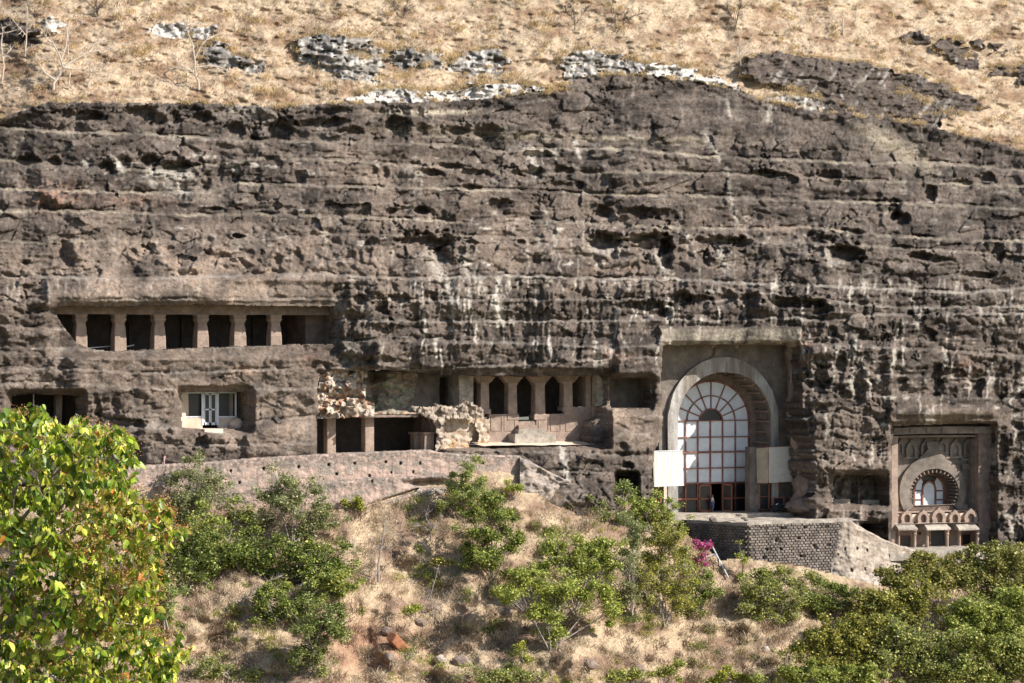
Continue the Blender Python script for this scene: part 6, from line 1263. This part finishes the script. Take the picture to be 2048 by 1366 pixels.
# ---- leafless trees
def stick(label, name, Y, lines, r0, mat, twigs=40, tw=14, cat='leafless tree', group='leafless trees on the hill', jit=.5):
    b = W(lines[0][0][0], lines[0][0][1], Y); t = thing(name, b, label, cat, group); m = MB(); pts_all = []
    for li, ln in enumerate(lines):
        yo = 0 if li == 0 else VR.uniform(-jit, jit); n = len(ln); P = []
        for i, (x, y) in enumerate(ln): P.append(W(x, y, Y+yo*(i/(n-1)))+(VR.normal(size=3)*.03 if 0 < i else 0))
        rr = r0*.8 if li == 0 else r0*.42; rad = [rr*(1-.75*i/(n-1))+.008 for i in range(n)]
        m.tube(P, rad, 6)
        for i in range(1, n): pts_all.append((P[i-1], P[i], rad[i]))
    s = SCL(lines[0][0][0], Y)
    for k in range(twigs):
        a, b_, r_ = pts_all[VR.randint(len(pts_all))]; u = VR.rand(); p = a*(1-u)+b_*u; d = (b_-a)/(np.linalg.norm(b_-a)+1e-6)+VR.normal(size=3)*.75; d[2] += .25; d /= np.linalg.norm(d); L = tw*s*VR.uniform(.4, 1.3)
        q = p+d*L*.5+VR.normal(size=3)*.06; e = q+d*L*.5+VR.normal(size=3)*.1; m.tube([p, q, e], [min(r_, .03), .02, .009], 4, False)
        for _ in range(2): e2 = q+(d+VR.normal(size=3)*.6)*L*.4; m.tube([q, e2], [.016, .008], 3, False)
    m.build('trunk', mat, t); return t
hY = lambda x, y: float(hillY(x, y))-.1
stick('largest white leafless tree with forked crooked limbs at the upper left cliff edge', 'bare_tree', hY(106, 178), [[(106, 190), (108, 168), (118, 150), (126, 135)], [(126, 135), (118, 108), (106, 88), (98, 66)], [(126, 135), (150, 120), (178, 104), (212, 100), (250, 86)], [(126, 135), (148, 138), (170, 142), (190, 140)], [(110, 160), (90, 146), (80, 132), (74, 116)], [(122, 120), (132, 90), (134, 60), (140, 40)], [(140, 145), (138, 168), (150, 188)], [(178, 104), (190, 88), (210, 78)], [(106, 88), (96, 80), (88, 64)]], .19, M_BARKW, 70, 16)
stick('white leafless tree with an upright kinked trunk standing mid-left on the grass', 'bare_tree', hY(397, 178), [[(398, 180), (396, 162), (391, 150), (390, 120), (386, 88), (376, 68), (374, 44)], [(391, 115), (402, 92), (412, 80), (440, 68), (458, 72)], [(391, 135), (418, 130), (440, 134), (452, 138)], [(391, 150), (370, 134), (352, 120), (334, 102)], [(376, 140), (350, 135), (338, 138)], [(376, 66), (366, 40), (372, 30)], [(374, 50), (400, 46), (414, 50)]], .14, M_BARKW, 60, 14)
stick('thin white leafless tree at the far upper left', 'bare_tree', hY(50, 112), [[(50, 113), (52, 80), (54, 50), (55, 20)], [(52, 70), (34, 50), (14, 24)], [(52, 62), (66, 46), (78, 36)], [(40, 58), (20, 64), (0, 66)]], .09, M_BARKW, 50, 14)
stick('leafless trunk cut by the left frame edge', 'bare_tree', hY(5, 162), [[(4, 165), (6, 130), (2, 90), (6, 56), (20, 48)], [(4, 120), (16, 104), (24, 96)]], .1, M_BARKW, 24, 14)
stick('short reddish-twigged leafless sapling right of the largest white tree', 'bare_tree', hY(176, 172), [[(176, 174), (180, 150), (178, 122), (184, 100)], [(180, 150), (196, 134), (206, 128)], [(178, 130), (162, 116), (152, 104)]], .055, M_BARKW, 40, 14)
stick('thin leafless tree behind the largest white tree', 'bare_tree', hY(136, 108), [[(136, 110), (136, 78), (132, 52), (130, 34)], [(136, 70), (152, 52), (172, 44)], [(134, 60), (118, 46)]], .06, M_BARKW, 36, 14)
stick('bare spreading tree above the right end of the cliff summit', 'bare_tree', hY(1480, 150), [[(1480, 152), (1480, 128), (1479, 104)], [(1479, 108), (1466, 84), (1452, 70)], [(1479, 108), (1492, 86), (1506, 72)], [(1480, 112), (1500, 104), (1512, 100)], [(1479, 104), (1478, 82), (1484, 60)]], .085, M_BARKW, 60, 16)
stick('pale broken stump tree high on the right hill', 'bare_tree', hY(1685, 66), [[(1686, 70), (1685, 48), (1687, 34), (1686, 22)], [(1684, 52), (1672, 40), (1656, 26)]], .13, M_BARKW, 10, 8)
stick('dark thin leafy-topped tree at the top edge right of centre', 'bare_tree', hY(1470, 60), [[(1468, 64), (1474, 40), (1480, 10), (1478, -20)], [(1472, 44), (1456, 26), (1452, 0)], [(1478, 20), (1494, 6), (1500, -10)]], .08, M_BARKD, 60, 16)
stick('dark twiggy bare tree at the top edge left of the cliff summit', 'bare_tree', hY(1232, 66), [[(1232, 68), (1246, 48), (1262, 34), (1284, 26)], [(1234, 60), (1230, 40), (1222, 24)], [(1246, 48), (1250, 30), (1262, 18)]], .05, M_BARKD, 60, 16)
stick('dark many-stemmed bare shrub at the top edge above the summit', 'bare_tree', hY(1150, 60), [[(1150, 62), (1148, 30), (1140, 6)], [(1150, 50), (1166, 26), (1178, 10)], [(1148, 40), (1132, 24), (1122, 14)]], .05, M_BARKD, 60, 14)
stick('shadowed brushwood tree at the very top left of centre', 'bare_tree', hY(196, 30), [[(196, 34), (192, 10), (196, -20)], [(194, 20), (214, 4), (226, -10)], [(194, 20), (176, 6), (160, -6)]], .07, M_BARKD, 60, 16)
stick('bare brown twiggy bush at the top edge above the grey outcrops', 'bare_tree', hY(806, 36), [[(806, 38), (812, 14), (820, -10)], [(808, 30), (790, 14), (778, 4)], [(808, 28), (828, 12)]], .05, M_BARKD, 60, 14)
stick('dead crooked grey stump standing on the central slope', 'dead_stump', sY(755, 1165, .5), [[(757, 1165), (756, 1130), (762, 1096), (768, 1060), (770, 1040)], [(757, 1100), (772, 1090), (782, 1096), (784, 1120)], [(756, 1140), (740, 1158), (716, 1148)]], .12, M_BARKG, 16, 9, 'dead tree', 'dead wood on the lower slope')
stick('tangle of bare grey branches left of the feathery small tree', 'dead_bush', sY(860, 1080, .4), [[(860, 1082), (862, 1056), (856, 1044)], [(861, 1060), (880, 1046), (884, 1030)], [(860, 1060), (838, 1050), (830, 1052)], [(858, 1048), (850, 1030), (860, 1022)]], .06, M_BARKG, 60, 13, 'dead bush', 'dead wood on the lower slope')
stick('pale bare roots and branches hanging over the hollow on the central slope', 'dead_bush', sY(862, 1220, .4), [[(866, 1232), (862, 1190), (872, 1150), (878, 1130)], [(862, 1190), (850, 1215), (846, 1230)], [(864, 1200), (880, 1215), (884, 1232)]], .06, M_BARKG, 50, 12, 'dead bush', 'dead wood on the lower slope')
stick('leaning dry stems in the shaded gully beside the foreground tree', 'dead_bush', sY(362, 1170, .6), [[(358, 1180), (366, 1150), (378, 1120), (384, 1104)], [(364, 1150), (358, 1120)]], .045, M_BARKG, 16, 10, 'dead bush', 'dead wood on the lower slope')
stick('dry fallen branches lying across the left bushes', 'dead_bush', sY(520, 1195, 1.0), [[(486, 1200), (510, 1180), (540, 1160), (566, 1150)], [(510, 1180), (560, 1170), (590, 1180)], [(500, 1190), (520, 1150)]], .05, M_BARKG, 40, 12, 'dead bush', 'dead wood on the lower slope')
# ---- grass
def blades(name, label, px, py, Yf, hgt, wid, cols, fall=(0, -.5, -.55), spread=.6, lift=.5):
    n = len(px); Y = Yf(px, py); X, _, Z = Wv(px, py, Y); P = np.stack([X, Y, Z], -1)
    d = VR.normal(size=(n, 3))*spread; d[:, 2] = np.abs(d[:, 2])+lift; d[:, 1] -= .35; d /= np.linalg.norm(d, axis=1)[:, None]
    h = hgt*VR.uniform(.5, 1.4, n)[:, None] if np.isscalar(hgt) else hgt[:, None]*VR.uniform(.6, 1.3, n)[:, None]
    s = np.stack([CA+0*X, -SA+0*X, .3*VR.normal(size=n)], -1); s += VR.normal(size=(n, 3))*.3; s /= np.linalg.norm(s, axis=1)[:, None]; w = wid*VR.uniform(.6, 1.3, n)[:, None]
    f = np.array(fall)*VR.uniform(.3, 1.2, (n, 1))+VR.normal(size=(n, 3))*.12
    P = P+np.array([0, .05, -.05]); M_ = P+d*h*.55; T = M_+d*h*.3+f*h*.6
    V = np.stack([P-s*w, P+s*w, M_+s*w*.8, M_-s*w*.8, T], 1).reshape(-1, 3); i = np.arange(n)*5
    Q = np.stack([i, i+1, i+2, i+3], -1); T_ = np.stack([i+3, i+2, i+4], -1)
    return tag(npmesh(name, V, Q, T_, M_GRASS, False, np.repeat(cols, 5, axis=0)), label, kind='stuff')
def gcols(n, a, b, k, px=None):
    u = VR.rand(n)[:, None]; c = np.array(a)*(1-u)+np.array(b)*u; m = VR.rand(n) < k; c[m] *= .55; return c
BRUSH = True
# hill grass: only where the hill or its outcrops' edges are
N = 125000; gx = VR.uniform(-110, 2160, N); gy = VR.uniform(-50, 305, N)
tlg = topline(gx); cm = np.zeros(N, bool)
jx_ = gx+16*fbm(gx/30, gy/16, 3, 71); jy_ = gy+9*fbm(gx/34, gy/14, 3, 72); bk_ = fbm(gx/30, gy/9, 4, 78)
for k_, (lab, poly, lf, pale) in enumerate(OUTC): cm |= inpoly(jx_, jy_, poly) & (bk_ > (-1.2 if k_ == 8 else (-.6 if k_ < 8 else -1.0)))
cm &= VR.rand(N) > .10
dn = fbm(gx/36, gy/16, 3, 600); ok = (gy < tlg+1.5) & ~cm & (VR.rand(N) < np.clip(.62+.55*dn, .12, 1)); gx, gy, dn = gx[ok], gy[ok], dn[ok]
gc = gcols(len(gx), (.52, .42, .30), (.72, .61, .46), .2); og = (sst(fbm(gx/26, gy/12, 3, 601), .2, .7)*.55)[:, None]; gc = gc*(1-og)+np.array([.56, .39, .20])*og
rl = (fbm(gx/50, gy/26, 3, 602)+.5*(1-sst(gx, 300, 800)) > .35) & (VR.rand(len(gx)) < .4); gc[rl] = np.array([.34, .17, .08])*VR.uniform(.7, 1.2, (rl.sum(), 1))
gg = (fbm(gx/40, gy/20, 3, 603)-.8*sst(gy, 10, 70) > .2) & (VR.rand(len(gx)) < .5); gc[gg] = np.array([.30, .28, .10])*VR.uniform(.7, 1.2, (gg.sum(), 1))
blades('hill_grass', 'straw-coloured dry grass covering the hill above the cliff', gx, gy, lambda a, b: hillY(a, b).astype(float), .28+.42*np.clip(dn+.2, 0, 1), .026, gc)
# tussocks hanging over the rock ledges
TUS = []
for k_, (lab, poly, lf, pale) in enumerate(OUTC):
    if k_ in (0, 10, 12, 13, 17): continue
    P = np.array(poly); n_ = len(P); cyy = P[:, 1].mean()
    for i in range(n_):
        a, b = P[i], P[(i+1) % n_]
        for u in np.arange(0, 1, 9/max(9, np.hypot(*(b-a)))):
            p = a*(1-u)+b*u
            if p[1] < cyy+2 and VR.rand() < .8: TUS.append((p[0]+VR.normal()*3, p[1]-1+VR.normal()*2, VR.uniform(.5, 1.1)))
for x, y, s in [(700, 108, 1.6), (720, 112, 1.5), (735, 118, 1.3), (795, 155, 1.2), (815, 150, 1.3), (850, 130, 1.3), (900, 112, 1.4), (905, 118, 1.2), (920, 165, 1.2), (965, 165, 1.4), (1010, 155, 1.3), (1030, 150, 1.2), (1045, 165, 1.5), (1058, 172, 1.4), (900, 180, 1.2), (520, 180, 1.6), (540, 184, 1.5), (560, 186, 1.6), (270, 100, 1.4), (285, 108, 1.3), (300, 96, 1.4), (515, 42, 1.5), (640, 62, 1.2), (1820, 185, 1.3), (1835, 195, 1.2), (1850, 200, 1.2), (1800, 176, 1.0), (1855, 205, 1.1), (1895, 225, 1.6), (1240, 55, 1.2), (1090, 60, 1.4), (1070, 50, 1.2), (660, 170, 1.2), (455, 30, 1.2), (380, 20, 1.2)]: TUS.append((x, y, s))
for _ in range(150):
    x = VR.uniform(-60, 2100)
    if fbm(x/60, x*0, 2, 650) > -.15: TUS.append((x, float(topline(x))-1+VR.normal()*1.5, VR.uniform(.4, 1.0)))
for _ in range(420):
    x, y = VR.uniform(-60, 2100), VR.uniform(-10, 300)
    if y < float(topline(x))-6 and n2(x/60., y/30., 620) > -.2: TUS.append((x, y, VR.uniform(.4, 1.1)))
tx = []; ty = []; th = []; tc = []
for x, y, s in TUS:
    n_ = int(70*s); tx.append(x+VR.normal(size=n_)*5.5*s); ty.append(y+VR.normal(size=n_)*2.2*s); th.append(np.full(n_, .62*s**.5)); c = np.array([.64, .49, .29])*VR.uniform(.75, 1.25)
    tc.append(c*VR.uniform(.6, 1.2, (n_, 1)))
blades('grass_tussocks', 'golden grass tussocks hanging over the grey rock ledges of the hill', np.concatenate(tx), np.concatenate(ty), lambda a, b: hillY(a, b).astype(float)-.55, np.concatenate(th), .024, np.concatenate(tc), (0, -.7, -1.0), .55, .5)
# thin dry grass along the high ledges of the cliff
lx = []; lyy = []
for i in (0, 1, 2, 3):
    L = LEDGES[i][0]; q = VR.uniform(-60, 2100, 2600); m_ = fbm(q/50, q*0+i*2.7, 3, 130+i) > .05; q = q[m_]; lx.append(q); lyy.append(np.interp(q, [p[0] for p in L], [p[1] for p in L])+2.6*fbm(q/24, q*0+i*9.1, 3, i)-2.5+VR.normal(size=len(q))*1.0)
q = VR.uniform(720, 1400, 2600); lx.append(q); lyy.append(252+.02*q+VR.normal(size=2600)*5-8*(q < 900))
q = VR.uniform(1700, 1860, 1500); lx.append(q); lyy.append(190+(q-1600)*.55+VR.normal(size=1500)*9)
lx = np.concatenate(lx); lyy = np.concatenate(lyy); lyy = np.maximum(lyy, topline(lx)+3)
blades('ledge_grass', 'sparse dry grass along the high ledges of the cliff', lx, lyy, lambda a, b: cliffY(a, b).astype(float)-.05, .22, .02, gcols(len(lx), (.44, .36, .22), (.56, .47, .3), .2))
# lower slope grass
N = 150000; gx = VR.uniform(-60, 2100, N); gy = VR.uniform(940, 1400, N); yb2 = np.interp(gx, [p[0] for p in SLP], [p[1] for p in SLP]); dn = fbm(gx/40, gy/30, 3, 610)
bare = np.exp(-((gx-740)/80)**2-((gy-1290)/55)**2)
ok = (gy > yb2-2) & (VR.rand(N) < np.clip(.55+.7*dn-bare, .08, 1)); gx, gy, dn = gx[ok], gy[ok], dn[ok]
gc = gcols(len(gx), (.56, .45, .33), (.76, .65, .50), .18); bw = (sst(fbm(gx/50, gy/40, 3, 611), .0, .6)*.6)[:, None]; gc = gc*(1-bw)+np.array([.34, .24, .155])*bw
gg = (fbm(gx/50, gy/30, 3, 612) > .35) & (VR.rand(len(gx)) < .35); gc[gg] = np.array([.24, .27, .08])*VR.uniform(.7, 1.3, (gg.sum(), 1))
blades('slope_grass', 'dry straw grass matted over the lower slope', gx, gy, lambda a, b: slopeY(a, b).astype(float), .34+.5*np.clip(dn+.3, 0, 1), .027, gc, (0, -.6, -.7), .7, .35)
# clumps of dry brush and of green weeds over the slope
def clumps(name, label, n, reg_, per, hgt, cols_, wid=.026):
    X_, Y_, H_, C_ = [], [], [], []; c = 0
    while c < n:
        x, y = VR.uniform(-60, 2100), VR.uniform(945, 1395)
        if y < np.interp(x, [p[0] for p in SLP], [p[1] for p in SLP])+3 or not reg_(x, y): continue
        c += 1; s = VR.uniform(.5, 1.5); m_ = int(per*s); X_.append(x+VR.normal(size=m_)*7*s); Y_.append(y+VR.normal(size=m_)*4*s); H_.append(np.full(m_, hgt*s**.6)); b = np.array(cols_[VR.randint(len(cols_))]); C_.append(b*VR.uniform(.6, 1.25, (m_, 1)))
    return blades(name, label, np.concatenate(X_), np.concatenate(Y_), lambda a, b: slopeY(a, b).astype(float)-.1, np.concatenate(H_), wid, np.concatenate(C_), (0, -.5, -.5), .95, .35)
clumps('dry_brush', 'tangled dry brown and straw brush over the lower slope', 620, lambda x, y: n2(x/70., y/50., 630) > -.3, 60, .95, [(.62, .50, .36), (.50, .38, .26), (.34, .24, .17), (.24, .17, .12), (.70, .60, .45)])
clumps('green_weeds', 'scattered yellow-green weeds over the lower slope', 330, lambda x, y: n2(x/90., y/60., 640) > .05, 60, .6, [(.30, .33, .08), (.42, .42, .12), (.18, .23, .06), (.5, .46, .14)], .034)
# stones on the slope
STL = ['round grey boulder near the bottom edge right of the fallen block', 'pale boulder left of the grey round boulder at the bottom', 'dark stone in the gully under the central shrubs', 'brown stone above the fallen rust block', 'grey stone beside the bottom edge below the central shrubs', 'small brown stone left under the fallen block', 'stone beneath the bare hanging roots', 'flat stone on the right straw slope', 'dark stone under the bottom right shrubs', 'pale stone at the foot of the shaded brick wall']
for i, (x, y, r_) in enumerate([(922, 1325, .7), (880, 1318, .5), (1010, 1225, .6), (775, 1262, .5), (1275, 1340, .7), (780, 1315, .5), (840, 1245, .5), (1530, 1300, .4), (1180, 1330, .6), (1372, 1135, .8)]):
    boulder('slope_boulder', x, y, sY(x, y, .1), r_, M_STONE if i in (1, 9, 7) else M_CUT, None, (1.1, .9, .8), seed=80+i, label=STL[i], cat='boulder', group='boulders on the lower slope')
# ================================================================ FOREGROUND TREE
OUTL = [(-60, 850), (20, 812), (70, 806), (110, 838), (150, 826), (195, 850), (235, 848), (275, 885), (282, 935), (262, 975), (300, 960), (322, 1000), (352, 1020), (372, 1060), (352, 1085), (315, 1100), (330, 1130), (322, 1180), (300, 1220), (318, 1262), (360, 1262), (388, 1296), (362, 1320), (340, 1366), (345, 1500), (-120, 1500), (-120, 900)]
TD = 64.0; ftb = PT(40, 1830, TD)
ft_ = thing('foreground_tree', ftb, 'large leafy foreground tree with drooping yellow-green leaves and rusty seed clusters at the lower left', 'tree')
ft_['label'] = 'large leafy foreground tree with drooping yellow-green leaves and rusty seed clusters at the left'
TB = MB(); hubs = []
def limb(pts, r0, r1, dj=.35):
    P = []; n = len(pts)
    for i, (x, y) in enumerate(pts): P.append(PT(x, y, TD+(VR.uniform(-dj, dj)*3 if i else 0)))
    Q = []; R_ = []
    for i in range(n-1):
        for j in range(4): u = j/4; Q.append(P[i]*(1-u)+P[i+1]*u+VR.normal(size=3)*.015); R_.append(r0+(r1-r0)*(i+u)/(n-1))
    Q.append(P[-1]); R_.append(r1); TB.tube(Q, R_, 7)
    for q in Q[2:]: hubs.append(q)
limb([(40, 1830), (36, 1600), (20, 1400), (18, 1250), (28, 1130), (20, 1020), (40, 930), (60, 860)], .16, .02)
limb([(28, 1480), (80, 1380), (130, 1330), (200, 1300), (270, 1285), (340, 1270)], .07, .015)
limb([(20, 1330), (60, 1240), (110, 1180), (170, 1120), (240, 1080), (330, 1040)], .07, .015)
limb([(22, 1180), (70, 1110), (110, 1030), (160, 960), (210, 900), (240, 870)], .06, .012)
limb([(20, 1060), (70, 1010), (110, 950), (130, 880), (140, 850)], .045, .012)
limb([(18, 1300), (-30, 1200), (-70, 1050), (-60, 900)], .06, .012)
limb([(90, 1360), (150, 1400), (230, 1400), (320, 1360)], .05, .012)
limb([(110, 1180), (180, 1200), (250, 1210), (300, 1190)], .035, .01)
limb([(70, 1110), (130, 1060), (200, 1010), (290, 980)], .035, .01)
limb([(60, 1240), (130, 1250), (200, 1240), (270, 1250)], .03, .01)
hubs = np.array(hubs); tips = []
while len(tips) < 1950:
    x, y = VR.uniform(-110, 390), VR.uniform(806, 1490)
    if inpoly(np.array([x]), np.array([y]), OUTL)[0] and n2(x/34., y/34., 700) > -.62+.15*(y < 900): tips.append(PT(x, y, TD+VR.uniform(-2.6, 2.4)))
tips.sort(key=lambda p: float(((hubs-p)**2).sum(1).min()))
NODE = hubs.copy(); LP, LD, LS, LCc = [], [], [], []; ORG = []
def lcol(kind):
    if kind < .36: return np.array([.32, .42, .035])
    if kind < .62: return np.array([.60, .62, .09])
    if kind < .92: return np.array([.10, .17, .018])
    if kind < .98: return np.array([.55, .50, .08])
    return np.array([.55, .22, .03])
for ti, p in enumerate(tips):
    h = NODE[np.argmin(((NODE-p)**2).sum(1)+VR.rand(len(NODE))*.12)]; mid = h*.5+p*.5+np.array([0, 0, .05])+VR.normal(size=3)*.05; NODE = np.concatenate([NODE, mid[None], (mid*.5+p*.5)[None]])
    TB.tube([h, mid, p], [.008, .006, .003], 4, False)
    L = np.linalg.norm(p-h)
    for k in range(VR.randint(6, 11)):
        u = VR.uniform(max(0, 1-.45/max(L, .45)), 1.03); q = (mid*(1-u)+p*u)+VR.normal(size=3)*.035; a = VR.uniform(0, 2*math.pi)
        d = np.array([math.cos(a)*.55, math.sin(a)*.55, -VR.uniform(.25, 1.1)]); LP.append(q); LD.append(d/np.linalg.norm(d)); LS.append(VR.uniform(.11, .27)); LCc.append(lcol(VR.rand())*VR.uniform(.75, 1.2))
    pp_ = p-CAM; f_ = pp_[0]*SA+pp_[1]*CA; sx = 1024+FPX*(pp_[0]*CA-pp_[1]*SA)/f_; sy = 683-FPX*pp_[2]/f_
    if VR.rand() < (.85 if (sx > 150 and 980 < sy < 1280) else .22): ORG.append(p)
LP = np.array(LP); LD = np.array(LD); LS = np.array(LS); LCc = np.array(LCc)
def bigleaf(P, D, S, seedn):
    n = len(P); nn = seedn; s = np.cross(D, nn); s /= np.linalg.norm(s, axis=1)[:, None]+1e-6; u = np.cross(s, D); S = S[:, None]
    rows = [(0, .0, 0), (.28, .27, .05), (.6, .24, .05), (1.0, 0, -.10)]
    V = [P]
    V += [P+D*S*.28+s*S*.27+u*S*.07, P+D*S*.28, P+D*S*.28-s*S*.27+u*S*.07, P+D*S*.62+s*S*.22+u*S*.05, P+D*S*.62-u*S*.02, P+D*S*.62-s*S*.22+u*S*.05, P+D*S*1.0-u*S*.10]
    return np.stack(V, 1)
LT = [(0, 1, 2), (0, 2, 3), (7, 5, 4), (7, 6, 5)]; LQ = [(1, 4, 5, 2), (2, 5, 6, 3)]
NN = VR.normal(size=LP.shape); NN[:, 2] = np.abs(NN[:, 2])*.6; 
dcam = np.linalg.norm(LP-CAM, axis=1); order = np.argsort(dcam-3*LS*10)
near = order[:300]; rest = order[300:]
V = bigleaf(LP[rest], LD[rest], LS[rest], NN[rest]); n = len(rest); b = (np.arange(n)*8)[:, None, None]
tag(npmesh('leaves', V.reshape(-1, 3)-ftb, (b+np.array(LQ)[None]).reshape(-1, 4), (b+np.array(LT)[None]).reshape(-1, 3), M_LEAFN, True, np.repeat(LCc[rest], 8, 0)), kind='stuff')
lo = bpy.data.objects['leaves']; lo.parent = ft_
protos = []
for k in range(8):
    v = bigleaf(np.zeros((1, 3)), np.array([[0, 0, -1.]]), np.array([.16]), np.array([[0, 1., 0]]))[0]; o = npmesh('leaf', v, LQ, LT, M_LEAFN, True, np.tile(lcol([.2, .4, .6, .8, .9, .3, .75, .95][k])*VR.uniform(.85, 1.15), (8, 1))); me = o.data; bpy.data.objects.remove(o); protos.append(me)
for j, i in enumerate(near):
    o = bpy.data.objects.new('leaf', protos[j % 8]); SC.collection.objects.link(o); o.parent = ft_; o.location = LP[i]-ftb
    q = Vector((0, 0, -1)).rotation_difference(Vector(LD[i])); q = q @ __import__('mathutils').Quaternion((0, 0, 1), VR.uniform(0, 6.28)); o.rotation_mode = 'QUATERNION'; o.rotation_quaternion = q; o.scale = (LS[i]/.16,)*3
o = TB.build('branches', M_BARKG, ft_)
PO = np.concatenate([p+VR.normal(size=(46, 3))*np.array([.12, .12, .07]) for p in ORG]); u = VR.rand(len(PO))[:, None]; co_ = np.array([.45, .17, .05])*(1-u)+np.array([.62, .36, .14])*u
o = leafmesh('seed_clusters', PO-ftb, VR.uniform(.03, .06, len(PO)), co_*VR.uniform(.7, 1.2, (len(PO), 1)), None, M_LEAFN, .6); o.parent = ft_; tag(o, kind='stuff')
bpy.context.view_layer.update()
